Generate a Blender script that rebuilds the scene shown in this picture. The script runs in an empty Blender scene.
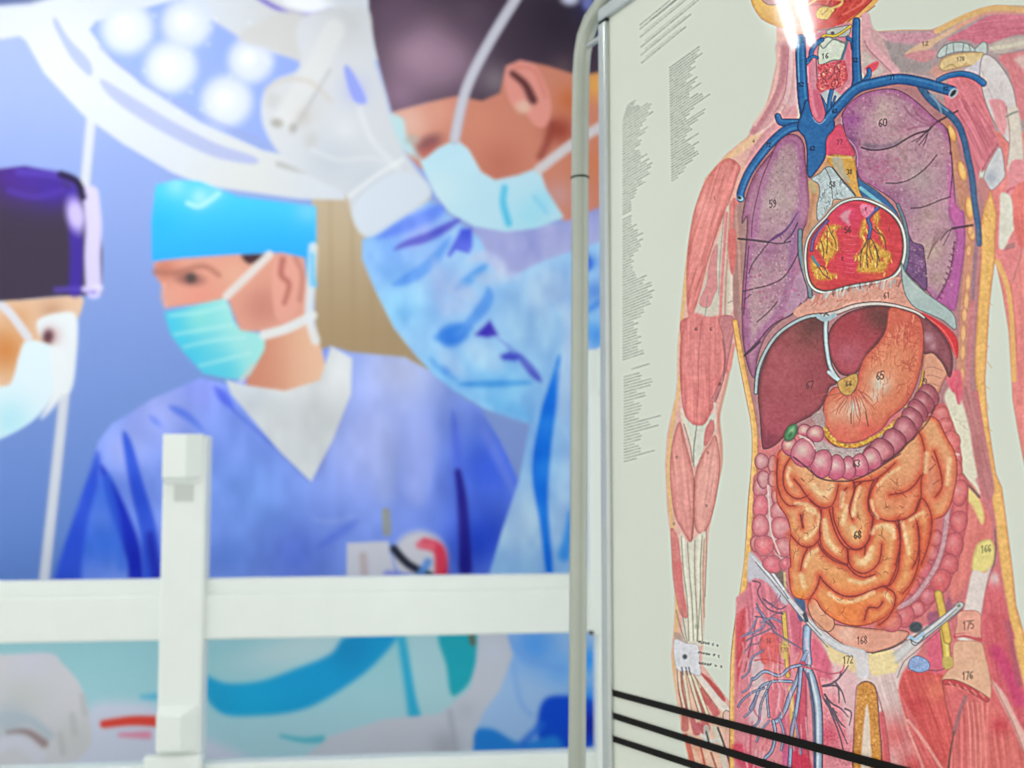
import bpy, bmesh, math, random
import numpy as np
from mathutils import Vector, Matrix

# ---------------------------------------------------------------- camera, world, light, exposure
C = bpy.context.scene
F = 900.0                       # focal length in pixels of a 1024 px wide picture
PITCH = math.radians(3.5)
CAM = Vector((0, 0, 1.5))
cam_data = bpy.data.cameras.new('camera')
cam_data.sensor_width = 36.0
cam_data.lens = F / 1024 * 36.0
cam = bpy.data.objects.new('camera', cam_data)
C.collection.objects.link(cam)
cam.location = CAM
cam.rotation_euler = (math.pi / 2 + PITCH, 0, 0)
C.camera = cam
cam_data.dof.use_dof = True
cam_data.dof.focus_distance = 0.93
cam_data.dof.aperture_fstop = (F / 1024 * 36.0) / 9.5
cam_data.clip_start = 0.05

world = bpy.data.worlds.new('world')
C.world = world
world.use_nodes = True
world.node_tree.nodes['Background'].inputs['Color'].default_value = (1.0, 1.0, 0.985, 1)
world.node_tree.nodes['Background'].inputs['Strength'].default_value = 1.25

C.view_settings.view_transform = 'Standard'
C.view_settings.look = 'None'
C.view_settings.gamma = 1.0
C.view_settings.exposure = 0.12
C.view_settings.use_curve_mapping = False

# ---------------------------------------------------------------- helpers
FWD = Vector((0, math.cos(PITCH), math.sin(PITCH)))
UP = Vector((0, -math.sin(PITCH), math.cos(PITCH)))
RT = Vector((1, 0, 0))


class Plane:
    """an upright plane: a runs along it, z is the height, n points out of its face"""
    def __init__(s, origin, along):
        s.o = Vector(origin)
        s.r = Vector((along[0], along[1], 0)).normalized()
        s.n = Vector((s.r.y, -s.r.x, 0))
        if s.n.dot(CAM - s.o) < 0:
            s.n = -s.n

    def hit(s, x, y):
        d = FWD + RT * ((x - 512) / F) - UP * ((y - 384) / F)
        t = (s.o - CAM).dot(s.n) / d.dot(s.n)
        p = CAM + d * t
        return (p - s.o).dot(s.r), p.z

    def pt(s, a, z, d=0.0):
        p = s.o + s.r * a + s.n * d
        return Vector((p.x, p.y, z))

    def grid(s, X, Y, d=0.0):
        """arrays of picture coordinates to world points on the plane"""
        dx = (X - 512) / F
        dy = -(Y - 384) / F
        D = np.stack([dx, FWD.y + UP.y * dy, FWD.z + UP.z * dy], -1)
        n = np.array(s.n)
        t = (np.array(s.o + s.n * d - CAM) @ n) / (D @ n)
        return np.array(CAM) + D * t[..., None]


def srgb(c):
    c = np.asarray(c, float) / 255.0
    return np.where(c <= 0.04045, c / 12.92, ((c + 0.055) / 1.055) ** 2.4)


def mat(name, col, rough=0.5, metal=0.0, spec=0.5, emit=None, noise=None):
    m = bpy.data.materials.new(name)
    m.use_nodes = True
    nt = m.node_tree
    b = nt.nodes['Principled BSDF']
    lin = tuple(srgb(col)) + (1,)
    b.inputs['Base Color'].default_value = lin
    b.inputs['Roughness'].default_value = rough
    b.inputs['Metallic'].default_value = metal
    b.inputs['Specular IOR Level'].default_value = spec
    if noise:
        t = nt.nodes.new('ShaderNodeTexNoise')
        t.inputs['Scale'].default_value = noise[0]
        tc = nt.nodes.new('ShaderNodeTexCoord')
        nt.links.new(tc.outputs['Object'], t.inputs['Vector'])
        mx = nt.nodes.new('ShaderNodeMix')
        mx.data_type = 'RGBA'
        mx.inputs[6].default_value = lin
        mx.inputs[7].default_value = tuple(srgb(np.array(col) * (1 - noise[1]))) + (1,)
        nt.links.new(t.outputs['Fac'], mx.inputs[0])
        nt.links.new(mx.outputs[2], b.inputs['Base Color'])
    if emit:
        b.inputs['Emission Color'].default_value = (1, 1, 1, 1)
        b.inputs['Emission Strength'].default_value = emit
    return m


def print_mat(name, rough, spec):
    m = bpy.data.materials.new(name)
    m.use_nodes = True
    nt = m.node_tree
    b = nt.nodes['Principled BSDF']
    a = nt.nodes.new('ShaderNodeVertexColor')
    a.layer_name = 'ink'
    nt.links.new(a.outputs['Color'], b.inputs['Base Color'])
    b.inputs['Roughness'].default_value = rough
    b.inputs['Specular IOR Level'].default_value = spec
    return m


def link(o, parent=None):
    C.collection.objects.link(o)
    if parent is not None:
        o.parent = parent
        o.matrix_parent_inverse = Matrix.Translation(-parent.location)
    return o


def tag(o, label=None, cat=None, group=None, kind=None):
    for k, v in (('label', label), ('category', cat), ('group', group), ('kind', kind)):
        if v:
            o[k] = v
    return o


def thing(name, loc, label, cat, group=None):
    o = bpy.data.objects.new(name, None)
    o.empty_display_size = 0.05
    o.location = loc
    C.collection.objects.link(o)
    return tag(o, label, cat, group)


def obj(name, bm, m, parent=None, bevel=0.0, smooth=False, segs=2):
    bmesh.ops.recalc_face_normals(bm, faces=bm.faces)
    me = bpy.data.meshes.new(name)
    bm.to_mesh(me)
    bm.free()
    me.materials.append(m)
    if smooth:
        for p in me.polygons:
            p.use_smooth = True
    o = bpy.data.objects.new(name, me)
    link(o, parent)
    if bevel:
        b = o.modifiers.new('bevel', 'BEVEL')
        b.width = bevel
        b.segments = segs
        b.limit_method = 'ANGLE'
    return o


def prism(bm, base, vec):
    """closed prism: polygon of points swept along vec"""
    v0 = [bm.verts.new(p) for p in base]
    v1 = [bm.verts.new(Vector(p) + Vector(vec)) for p in base]
    n = len(base)
    bm.faces.new(v0)
    bm.faces.new(v1[::-1])
    for i in range(n):
        j = (i + 1) % n
        bm.faces.new((v0[i], v1[i], v1[j], v0[j]))


def slab(bm, pl, a0, a1, z0, z1, d0, d1):
    prism(bm, [pl.pt(a0, z0, d0), pl.pt(a1, z0, d0), pl.pt(a1, z1, d0), pl.pt(a0, z1, d0)], pl.n * (d1 - d0))


def pipe(bm, pts, r, n=20, cap=True):
    """round tube along a path of points; r a number or one per point"""
    pts = [Vector(p) for p in pts]
    rs = r if isinstance(r, (list, tuple)) else [r] * len(pts)
    rings = []
    ref = None
    for i, p in enumerate(pts):
        t = (pts[min(i + 1, len(pts) - 1)] - pts[max(i - 1, 0)]).normalized()
        if ref is None:
            ref = t.orthogonal().normalized()
        ref = (ref - t * ref.dot(t)).normalized()
        b = t.cross(ref)
        rings.append([bm.verts.new(p + (ref * math.cos(k * 2 * math.pi / n) + b * math.sin(k * 2 * math.pi / n)) * rs[i])
                      for k in range(n)])
    for r0, r1 in zip(rings, rings[1:]):
        for k in range(n):
            bm.faces.new((r0[k], r0[(k + 1) % n], r1[(k + 1) % n], r1[k]))
    if cap:
        bm.faces.new(rings[0])
        bm.faces.new(rings[-1][::-1])


# ---------------------------------------------------------------- printed artwork: flat ink drawn on the sheets
rng = np.random.default_rng(7)
TAB = rng.random((256, 256))


def vnoise(x, y, seed=0):
    x = x + seed * 17.3
    y = y + seed * 9.1
    xi = np.floor(x).astype(int)
    yi = np.floor(y).astype(int)
    fx = x - xi
    fy = y - yi
    fx = fx * fx * (3 - 2 * fx)
    fy = fy * fy * (3 - 2 * fy)
    a = TAB[xi & 255, yi & 255]
    b = TAB[(xi + 1) & 255, yi & 255]
    c = TAB[xi & 255, (yi + 1) & 255]
    d = TAB[(xi + 1) & 255, (yi + 1) & 255]
    return (a * (1 - fx) + b * fx) * (1 - fy) + (c * (1 - fx) + d * fx) * fy * 1.0


def spline(P, closed, n=5):
    P = np.asarray(P, float)
    if len(P) < 3:
        return P
    out = []
    N = len(P)
    for i in range(N if closed else N - 1):
        if closed:
            p0, p1, p2, p3 = P[i - 1], P[i], P[(i + 1) % N], P[(i + 2) % N]
        else:
            p0, p1, p2, p3 = P[max(i - 1, 0)], P[i], P[i + 1], P[min(i + 2, N - 1)]
        for t in np.arange(n) / n:
            out.append(0.5 * (2 * p1 + (p2 - p0) * t + (2 * p0 - 5 * p1 + 4 * p2 - p3) * t * t
                              + (3 * p1 - p0 - 3 * p2 + p3) * t ** 3))
    if not closed:
        out.append(P[-1])
    return np.array(out)


def sstep(t):
    t = np.clip(t, 0, 1)
    return t * t * (3 - 2 * t)


class Art:
    def __init__(s, x0, y0, x1, y1, step, paper):
        s.x0, s.y0, s.step = x0, y0, step
        s.W = int(round((x1 - x0) / step)) + 1
        s.H = int(round((y1 - y0) / step)) + 1
        s.xs = x0 + np.arange(s.W) * step
        s.ys = y0 + np.arange(s.H) * step
        s.rgb = np.zeros((s.H, s.W, 3)) + np.array(paper, float)
        s.lab = np.zeros((s.H, s.W), int)
        s.names = ['']
        s.cur = 0

    def part(s, key):
        """the printed part that the next filled shapes belong to"""
        if key is None:
            s.cur = None
        else:
            if key not in s.names:
                s.names.append(key)
            s.cur = s.names.index(key)

    def box(s, P, pad):
        i0 = max(0, int((P[:, 0].min() - pad - s.x0) / s.step))
        i1 = min(s.W, int((P[:, 0].max() + pad - s.x0) / s.step) + 2)
        j0 = max(0, int((P[:, 1].min() - pad - s.y0) / s.step))
        j1 = min(s.H, int((P[:, 1].max() + pad - s.y0) / s.step) + 2)
        if i1 <= i0 or j1 <= j0:
            return None
        X, Y = np.meshgrid(s.xs[i0:i1], s.ys[j0:j1])
        return (slice(j0, j1), slice(i0, i1)), X, Y

    @staticmethod
    def dist(P, X, Y, closed, along=False):
        best = np.full(X.shape, 1e9)
        par = np.zeros(X.shape)
        side = np.zeros(X.shape)
        ins = np.zeros(X.shape, bool)
        n = len(P)
        m = n if closed else n - 1
        for i in range(m):
            ax, ay = P[i]
            bx, by = P[(i + 1) % n]
            ex, ey = bx - ax, by - ay
            L = ex * ex + ey * ey + 1e-9
            t = np.clip(((X - ax) * ex + (Y - ay) * ey) / L, 0, 1)
            d = (X - ax - t * ex) ** 2 + (Y - ay - t * ey) ** 2
            if along:
                w = d < best
                par = np.where(w, (i + t) / m, par)
                side = np.where(w, ex * (Y - ay) - ey * (X - ax), side)
            best = np.minimum(best, d)
            if closed:
                ins ^= ((ay > Y) != (by > Y)) & (X < ex * (Y - ay) / (ey if abs(ey) > 1e-9 else 1e-9) + ax)
        d = np.sqrt(best)
        if closed:
            d = np.where(ins, -d, d)
        return (d, par, side) if along else d

    def tone(s, col, X, Y):
        if isinstance(col, list):                      # [(x, y, colour), (x, y, colour)] a two-ink blend
            (xa, ya, ca), (xb, yb, cb) = col
            t = sstep(((X - xa) * (xb - xa) + (Y - ya) * (yb - ya)) / ((xb - xa) ** 2 + (yb - ya) ** 2))[..., None]
            return np.array(ca, float) * (1 - t) + np.array(cb, float) * t
        return np.zeros(X.shape + (3,)) + np.array(col, float)

    def fill(s, P, col, soft=0.9, alpha=1.0, edge=None, ew=4.0, line=None, lw=0.8, la=0.9, fib=None, mot=None,
             spots=(), sm=True, mark=True):
        P = spline(P, True) if sm else np.asarray(P, float)
        b = s.box(P, soft + lw + 2)
        if b is None:
            return
        sl, X, Y = b
        d = s.dist(P, X, Y, True)
        c = s.tone(col, X, Y)
        if edge is not None:
            t = sstep(-d / ew)[..., None]
            c = np.array(edge, float) * (1 - t) + c * t
        for (x, y, r, cc, al) in spots:
            w = al * np.exp(-(((X - x) ** 2 + (Y - y) ** 2) / (r * r)))[..., None]
            c = c * (1 - w) + np.array(cc, float) * w
        if fib:
            (dx, dy), wl, amp = fib[:3]
            L = math.hypot(dx, dy)
            u = (X * dx + Y * dy) / L
            v = (-X * dy + Y * dx) / L
            f = vnoise(v / wl, u / (wl * 16), 3) * 0.65 + vnoise(v / wl * 2.1, u / (wl * 9), 5) * 0.35 - 0.5
            c = c + (f * 2 * amp)[..., None] * np.array([1, 1.05, 1.0])
        if mot:
            sc, amp = mot[:2]
            f = vnoise(X / sc, Y / sc, 1) * 0.6 + vnoise(X / sc * 2.3, Y / sc * 2.3, 2) * 0.4 - 0.5
            c = c + (f * 2 * amp)[..., None] * np.array(mot[2] if len(mot) > 2 else (1, 1, 1))
        a = (alpha * sstep(0.5 - d / (2 * soft)))[..., None]
        out = s.rgb[sl] * (1 - a) + np.clip(c, 0, 255) * a
        if line is not None:
            a2 = (la * sstep(1.0 - (np.abs(d) - lw / 2 + 0.4) / 0.9))[..., None]
            out = out * (1 - a2) + np.array(line, float) * a2
        s.rgb[sl] = out
        if mark and s.cur is not None and alpha > 0.5:
            q = s.lab[sl]
            q[d < 0] = s.cur

    def stroke(s, P, w, col, alpha=1.0, soft=0.5, mid=None, edge=None, line=None, lw=0.8, sm=True, hl=None, mark=False,
               taper=False, mot=None):
        P = spline(P, False) if sm else np.asarray(P, float)
        ws = w if isinstance(w, (tuple, list)) else (w, w)
        wm = max(ws)
        b = s.box(P, wm / 2 + soft + lw + 2)
        if b is None:
            return
        sl, X, Y = b
        d, par, side = s.dist(P, X, Y, False, True)
        hw = (ws[0] + (ws[1] - ws[0]) * par) / 2
        if taper:
            hw = hw * np.sin(np.pi * np.clip(par, .03, .97)) ** .55
        c = s.tone(col, X, Y)
        sg = np.sign(side) * d / np.maximum(hw, 0.2)
        if edge is not None:
            t = sstep((1 - np.abs(sg)) * 1.5)[..., None]
            c = np.array(edge, float) * (1 - t) + c * t
        if mot:
            f = vnoise(X / mot[0], Y / mot[0], 1) - 0.5
            c = c + (f * 2 * mot[1])[..., None]
        if hl is not None:                               # (offset -1..1, width, colour, strength)
            g = hl[3] * np.exp(-((sg - hl[0]) / hl[1]) ** 2)
            if len(hl) > 4:
                g = g * sstep(vnoise(X / hl[4], Y / hl[4], 4) * 2 - 0.4)
            c = c * (1 - g[..., None]) + np.array(hl[2], float) * g[..., None]
        a = (alpha * sstep(0.5 - (d - hw) / (2 * soft)))[..., None]
        out = s.rgb[sl] * (1 - a) + np.clip(c, 0, 255) * a
        if line is not None:
            a2 = (sstep(1.0 - (np.abs(d - hw) - lw / 2 + 0.4) / 0.9))[..., None]
            out = out * (1 - a2) + np.array(line, float) * a2
        s.rgb[sl] = out
        if mark and s.cur is not None:
            q = s.lab[sl]
            q[d < hw] = s.cur

    def region(s, P):
        b = s.box(np.array(P, float), 1)
        sl, X, Y = b
        q = s.lab[sl]
        q[s.dist(np.array(P, float), X, Y, True) < 0] = s.cur

    def blob(s, x, y, rx, ry, col, alpha=1.0, rot=0.0, hard=0.35, mark=False):
        """ellipse of ink with a soft rim; hard 1 = crisp"""
        R = max(rx, ry) * (1 + (1 - hard)) + 2
        b = s.box(np.array([[x - R, y - R], [x + R, y + R]]), 0)
        if b is None:
            return
        sl, X, Y = b
        cr, sr = math.cos(rot), math.sin(rot)
        u = ((X - x) * cr + (Y - y) * sr) / rx
        v = (-(X - x) * sr + (Y - y) * cr) / ry
        r = np.sqrt(u * u + v * v)
        k = max(1 - hard, 0.6 / min(rx, ry))
        a = (alpha * sstep(0.5 + (1 - r) / (2 * k)))[..., None]
        s.rgb[sl] = s.rgb[sl] * (1 - a) + np.array(col, float) * a
        if mark and s.cur is not None:
            q = s.lab[sl]
            q[r < 1] = s.cur

    def lobe(s, x, y, rx, ry, rot, col, edge, line, hl=(235, 195, 190), ha=0.6, mot=5):
        """one bulge of gut: rounded shape with darker rim, outline and a light patch"""
        t = np.linspace(0, 2 * math.pi, 20, endpoint=False)
        k = 1 + 0.05 * np.sin(3 * t + x)
        cr, sr = math.cos(rot), math.sin(rot)
        U, V = rx * np.cos(t) * k, ry * np.sin(t) * k
        s.fill(np.stack([x + U * cr - V * sr, y + U * sr + V * cr], 1), col, edge=edge, ew=min(rx, ry) * 0.6, line=line,
               lw=0.8, mot=(3, mot), spots=[(x - rx * .12, y - ry * .18, min(rx, ry) * .5, hl, ha)], sm=False)

    def grain(s, amp, sharp):
        """coarse print grain and hard pen edges of an engraved plate"""
        X, Y = np.meshgrid(s.xs, s.ys)
        k = ((s.lab > 0) & ~np.isin(s.lab, [i for i, q in enumerate(s.names) if q.startswith('text')]))[..., None]
        f = (vnoise(X / 1.0, Y / 1.0, 8) - .5) * .6 + (vnoise(X / 2.3, Y / 2.3, 9) - .5) + (vnoise(X / 6, Y / 6, 10) - .5) * .7
        s.rgb += k * (f * 2 * amp)[..., None]
        b = s.rgb
        for ax in (0, 1, 0, 1):
            b = (np.roll(b, 1, ax) + b + np.roll(b, -1, ax) + np.roll(b, 2, ax) + np.roll(b, -2, ax)) / 5
        s.rgb = np.clip(s.rgb + sharp * (s.rgb - b), 0, 255)

    def veins(s, x, y, ang, L, w, col, r, depth=2, alpha=0.8):
        pts = [(x, y)]
        a = ang
        for k in range(4):
            a += r.uniform(-.5, .5)
            x += math.cos(a) * L / 4
            y += math.sin(a) * L / 4
            pts.append((x, y))
        s.stroke(pts, (w, w * .5), col, alpha, 0.45)
        if depth:
            for k in (2, 3, 4):
                s.veins(pts[k][0], pts[k][1], a + r.choice([-1, 1]) * r.uniform(.5, 1.0), L * .5, w * .7, col, r, depth - 1, alpha)

    DIG = {'0': [[(0, .2), (.5, 0), (1, .2), (1, .8), (.5, 1), (0, .8), (0, .2)]], '1': [[(.2, .2), (.6, 0), (.6, 1)]],
           '2': [[(0, .2), (.5, 0), (1, .25), (0, 1), (1, 1)]], '3': [[(0, .1), (.6, 0), (1, .25), (.5, .48), (1, .75), (.5, 1), (0, .9)]],
           '5': [[(1, 0), (.1, 0), (0, .45), (.6, .4), (1, .7), (.5, 1), (0, .9)]],
           '6': [[(.9, .05), (.3, .2), (0, .7), (.5, 1), (1, .75), (.5, .5), (.05, .65)]], '7': [[(0, 0), (1, 0), (.35, 1)]],
           '8': [[(.5, .48), (.05, .25), (.5, 0), (.95, .25), (.5, .48), (0, .75), (.5, 1), (1, .75), (.5, .48)]],
           '9': [[(.95, .35), (.5, .5), (0, .25), (.5, 0), (1, .25), (.8, .8), (.2, 1)]], '4': [[(.8, 1), (.8, 0), (0, .7), (1, .7)]]}

    def num(s, txt, x, y, h=7.0, w=3.4, gap=1.3, col=(30, 25, 25), lw=1.0, alpha=.85, slope=-.12):
        tw = len(txt) * (w + gap) - gap
        for k, ch in enumerate(txt):
            ox = -tw / 2 + k * (w + gap)
            for st in s.DIG[ch]:
                s.stroke([(x + ox + a * w, y - h / 2 + b * h + slope * (ox + a * w)) for a, b in st], lw, col, alpha, 0.45, sm=False)

    def build(s, plane, d, m, make):
        """cut the sheet along the printed parts: one flat mesh for each; make(key) gives (name, parent)"""
        X, Y = np.meshgrid(s.xs, s.ys)
        co = plane.grid(X, Y, d).reshape(-1, 3)
        lin = srgb(np.clip(s.rgb, 0, 255)).reshape(-1, 3)
        ids = np.arange(s.W * s.H).reshape(s.H, s.W)
        quad = np.stack([ids[:-1, :-1], ids[1:, :-1], ids[1:, 1:], ids[:-1, 1:]], -1).reshape(-1, 4)
        lab = s.lab[:-1, :-1].reshape(-1)
        made = {}
        for k, key in enumerate(s.names):
            q = quad[lab == k]
            if len(q) == 0:
                continue
            used, inv = np.unique(q, return_inverse=True)
            inv = inv.reshape(-1, 4)
            name, parent = make(key, made)
            me = bpy.data.meshes.new(name)
            me.vertices.add(len(used))
            me.vertices.foreach_set('co', co[used].astype(np.float32).ravel())
            me.loops.add(len(q) * 4)
            me.loops.foreach_set('vertex_index', inv.astype(np.int32).ravel())
            me.polygons.add(len(q))
            me.polygons.foreach_set('loop_start', np.arange(len(q), dtype=np.int32) * 4)
            me.polygons.foreach_set('loop_total', np.full(len(q), 4, np.int32))
            me.update(calc_edges=True)
            at = me.color_attributes.new('ink', 'FLOAT_COLOR', 'POINT')
            rgba = np.ones((len(used), 4), np.float32)
            rgba[:, :3] = lin[used]
            at.data.foreach_set('color', rgba.ravel())
            me.materials.append(m)
            o = bpy.data.objects.new(name, me)
            C.collection.objects.link(o)
            o.parent = parent
            o.matrix_parent_inverse = Matrix.Translation(-parent.location)
            made[key] = o
        return made


def Q(ox, oy, sc):
    """points measured on an enlarged detail of the print, back to the print's own units"""
    return lambda *p: [(ox + x / sc, oy + y / sc) for x, y in p]


# ---------------------------------------------------------------- ink of the wall mural
def paint_mural():
    A = Art(-60, -60, 700, 830, 1.5, (160, 184, 232))
    r = random.Random(3)
    X, Y = np.meshgrid(A.xs, A.ys)
    # plain blue room behind the figures
    t = np.clip((Y - 40) / 530, 0, 1)[..., None]
    A.rgb[:] = np.array((160, 177, 230)) * (1 - t) + np.array((96, 132, 204)) * t
    t2 = sstep((X - 380) / 150)[..., None] * 0.5
    A.rgb[:] = A.rgb * (1 - t2) + np.array((150, 166, 220)) * t2
    m1 = Q(0, 0, 3.413)
    m2 = Q(300, 0, 3.2)
    m3 = Q(0, 150, 3.2)
    m4 = Q(300, 200, 3.2)
    m5 = Q(0, 360, 3.2)
    m6 = Q(300, 400, 3.2)
    m7 = Q(0, 560, 3.657)
    m8 = Q(260, 560, 2.844)

    A.part('panel')
    A.fill([(312, 190), (430, 190), (430, 372), (316, 372)], [(0, 200, (192, 174, 146)), (0, 350, (168, 144, 110))], soft=2, sm=False)
    for x in (330, 352, 371, 390):
        A.stroke([(x, 200), (x + 2, 360)], 5, (160, 138, 106), .25, 3)

    # drip stand
    A.part('pole')
    A.stroke([(92, 110), (68, 360), (43, 590)], 11, (212, 217, 228), 1, 1.5, edge=(188, 196, 214), mark=True)

    # operating lamp
    A.part('lamp')
    A.fill([(-60, -60), (420, -60), (420, 60), (300, 60), (270, 52), (235, 34), (200, 12), (150, 8), (95, 22), (92, 30), (140, 84),
            (200, 122), (262, 150), (345, 168), (345, 200), (300, 199), (205, 186), (173, 173), (123, 144), (82, 114), (44, 73),
            (26, 41), (20, 36), (-60, 50)], (212, 219, 230), soft=2, sm=False,
           spots=[(60, 60, 60, (220, 224, 230), .8), (250, 175, 60, (218, 220, 218), .8), (290, 20, 60, (206, 207, 206), .8)])
    A.fill([(-60, -60), (80, -60), (62, -6), (30, 3), (-60, 10)], (88, 102, 152), soft=4, sm=False)
    A.fill(m1((190, 62), (235, 130), (300, 200), (316, 245), (300, 256), (245, 200), (200, 120), (182, 78)), (174, 186, 226), soft=1.5)
    A.fill(m1((345, 270), (450, 330), (600, 420), (740, 490), (870, 535), (862, 560), (730, 535), (600, 475), (470, 400), (370, 325)),
           (178, 187, 224), soft=2)
    A.fill(m1((305, 100), (330, 74), (490, 28), (620, -6), (720, 78), (800, 128), (950, 188), (1060, 214), (1060, 510), (960, 492),
              (880, 470), (790, 436), (700, 400), (600, 345), (520, 300), (450, 255), (390, 210), (340, 150)), (146, 170, 238), soft=2, sm=False)
    for x, y, q in ((127, 28, 26), (187, 23, 25), (171, 67, 26), (227, 101, 25.5), (251, 60, 23)):
        A.blob(x, y, q, q, (206, 216, 242), 1, 0, .7)
        A.blob(x, y, q * .72, q * .72, (222, 228, 242), .9, 0, .5)
        A.blob(x - 3, y - 2, q * .3, q * .3, (240, 244, 250), .8, 0, .2)
    for k in range(26):
        A.blob(r.uniform(105, 270), r.uniform(12, 120), 2.2, 2.2, (232, 240, 254), .35, 0, .3)
    A.stroke(m1((340, 160), (430, 240), (560, 320), (720, 408), (880, 470)), 2.4, (150, 160, 210), .6, 1.2)
    A.stroke(m1((950, 560), (1024, 580), (1100, 585)), 6, (170, 172, 170), .6, 2)
    A.stroke([(250, -8), (275, 7), (300, 14), (330, 10)], 5, (112, 96, 200), .8, 2)
    A.blob(306, 3, 26, 10, (240, 244, 252), 1, 0.2, .5)
    A.fill([(240, 40), (300, 62), (345, 120), (345, 60), (300, 12), (260, 22)], (206, 206, 206), soft=5)

    # -------- left surgeon
    A.part('person#l')
    A.fill(m3((-80, 480), (60, 480), (180, 470), (262, 470), (258, 520), (240, 560), (244, 640), (200, 720), (60, 770), (-80, 800)),
           (226, 192, 162), soft=1.2, spots=[(5, 350, 24, (206, 136, 78), 1.0), (52, 312, 14, (188, 140, 112), .7), (20, 318, 14, (214, 160, 120), .8)])
    A.fill(m3((120, 545), (190, 520), (244, 530), (246, 640), (228, 768), (180, 768), (176, 640), (130, 600)), (230, 236, 240), soft=2,
           spots=[(50, 336, 9, (190, 140, 140), .8)])
    A.blob(48, 337, 5, 7, (84, 44, 54), .9, .2, .3)
    A.part('person#l/mask')
    A.fill(m3((-80, 768), (20, 755), (45, 720), (60, 660), (85, 610), (150, 620), (190, 650), (195, 720), (160, 800), (100, 870), (0, 925), (-80, 940)),
           (222, 240, 248), soft=1.4, spots=[(10, 420, 22, (168, 226, 240), .7)])
    A.fill(m3((160, 640), (205, 640), (215, 720), (190, 800), (130, 860), (170, 760)), (232, 238, 242), soft=3)
    A.stroke(m3((-30, 470), (30, 520), (90, 600)), 8.5, (220, 220, 228), 1, 1.2)
    A.part('person#l/cap')
    A.fill(m3((-80, 80), (0, 60), (80, 50), (170, 70), (240, 90), (290, 140), (315, 200), (328, 330), (325, 460), (270, 465), (180, 468),
              (60, 480), (-80, 490)), (62, 52, 72), soft=1.3, sm=False,
           spots=[(30, 178, 26, (72, 44, 160), .8), (55, 190, 18, (66, 40, 168), .8), (8, 174, 22, (78, 40, 150), .7)])
    A.stroke(m3((230, 140), (238, 220), (245, 330), (240, 450)), 13, (64, 44, 160), .9, 3)
    A.stroke(m3((290, 140), (300, 240), (296, 340), (300, 450)), 16, (214, 206, 250), 1, 2.5)
    A.blob(76, 215, 9, 17, (208, 196, 248), .95, -.2, .4)
    A.stroke(m3((60, 70), (150, 76), (220, 90), (250, 120)), 8, (84, 62, 178), .8, 3)
    A.stroke(m3((195, 78), (245, 100), (266, 150)), 7, (34, 26, 56), .9, 2)
    A.stroke(m3((30, 130), (110, 150), (200, 130)), 6, (82, 54, 168), .7, 3)
    A.stroke(m3((180, 448), (240, 445), (300, 450)), 6, (92, 72, 190), .7, 2)
    A.stroke(m3((270, 445), (320, 440)), 6, (230, 226, 252), .8, 2)

    # -------- middle surgeon
    A.part('person#m/scrubs')
    A.fill([(48, 600), (55, 576), (70, 530), (88, 478), (98, 442), (112, 424), (150, 400), (200, 378), (228, 384), (331, 346), (350, 352), (405, 357),
            (440, 376), (458, 396), (480, 408), (500, 440), (519, 481), (535, 600)],
           (122, 150, 236), soft=1.3, sm=False,
           spots=[(160, 408, 40, (160, 172, 240), .9), (125, 450, 22, (168, 178, 238), .7), (205, 390, 18, (140, 150, 238), .7), (400, 370, 46, (198, 206, 238), .9), (370, 440, 60, (170, 182, 240), .9),
                  (250, 500, 50, (120, 160, 238), .8), (72, 540, 30, (50, 98, 220), 1), (105, 545, 24, (62, 116, 226), 1), (88, 490, 16, (44, 84, 214), 1), (100, 500, 18, (70, 118, 226), .8), (490, 470, 40, (60, 98, 228), 1),
                  (480, 540, 40, (44, 80, 214), 1), (295, 555, 26, (96, 124, 226), .8), (230, 560, 24, (108, 146, 232), .8)])
    A.fill([(50, 600), (56, 572), (70, 530), (88, 478), (97, 452), (100, 470), (88, 520), (82, 560), (78, 600)], (36, 74, 210), soft=4, alpha=.85)
    A.fill(m5((322, 345), (350, 370), (410, 490), (450, 610), (460, 760), (420, 760), (405, 640), (360, 500)), (24, 46, 192), soft=3)
    A.stroke(m5((340, 380), (370, 520), (390, 660)), 10, (60, 112, 226), .7, 5)
    A.fill(m5((392, 238), (420, 262), (460, 400), (505, 560), (520, 740), (470, 740), (450, 560), (415, 400)), (46, 84, 214), soft=3)
    A.stroke(m5((480, 560), (505, 720)), (8, 10), (26, 36, 170), .8, 3)
    A.stroke(m5((545, 150), (600, 180), (650, 225)), (10, 4), (84, 118, 230), .9, 3, taper=True)
    A.stroke(m5((480, 180), (520, 215)), (8, 4), (100, 130, 232), .8, 3, taper=True)
    A.stroke(m5((690, 90), (750, 160)), (12, 6), (72, 92, 224), .9, 3, taper=True)
    A.stroke(m5((745, 160), (860, 260), (990, 385)), 3, (88, 116, 220), .9, 2)
    A.stroke(m6((150, 0), (100, 130), (50, 250)), 3, (120, 136, 220), .8, 2)
    A.stroke(m6((490, 40), (505, 200), (515, 400)), 8, (78, 104, 228), .7, 4, taper=True)
    A.stroke(m6((505, 230), (520, 330), (530, 540)), (6, 13), (34, 28, 140), .95, 3)
    A.stroke(m6((550, 20), (620, 160), (700, 330)), 9, (112, 136, 232), .6, 4, taper=True)
    A.stroke(m6((180, 370), (100, 390), (40, 380)), 5, (146, 168, 240), .7, 3, taper=True)
    A.stroke(m6((180, 390), (120, 430), (60, 470)), 9, (92, 120, 226), .7, 4, taper=True)
    A.fill(m6((250, 30), (300, 120), (300, 300), (250, 320), (230, 150)), (172, 186, 240), soft=9, alpha=.6, mark=False)
    A.fill(m6((360, 40), (430, 120), (400, 320), (340, 300), (350, 150)), (158, 172, 238), soft=9, alpha=.7, mark=False)
    A.part('person#m')
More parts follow.
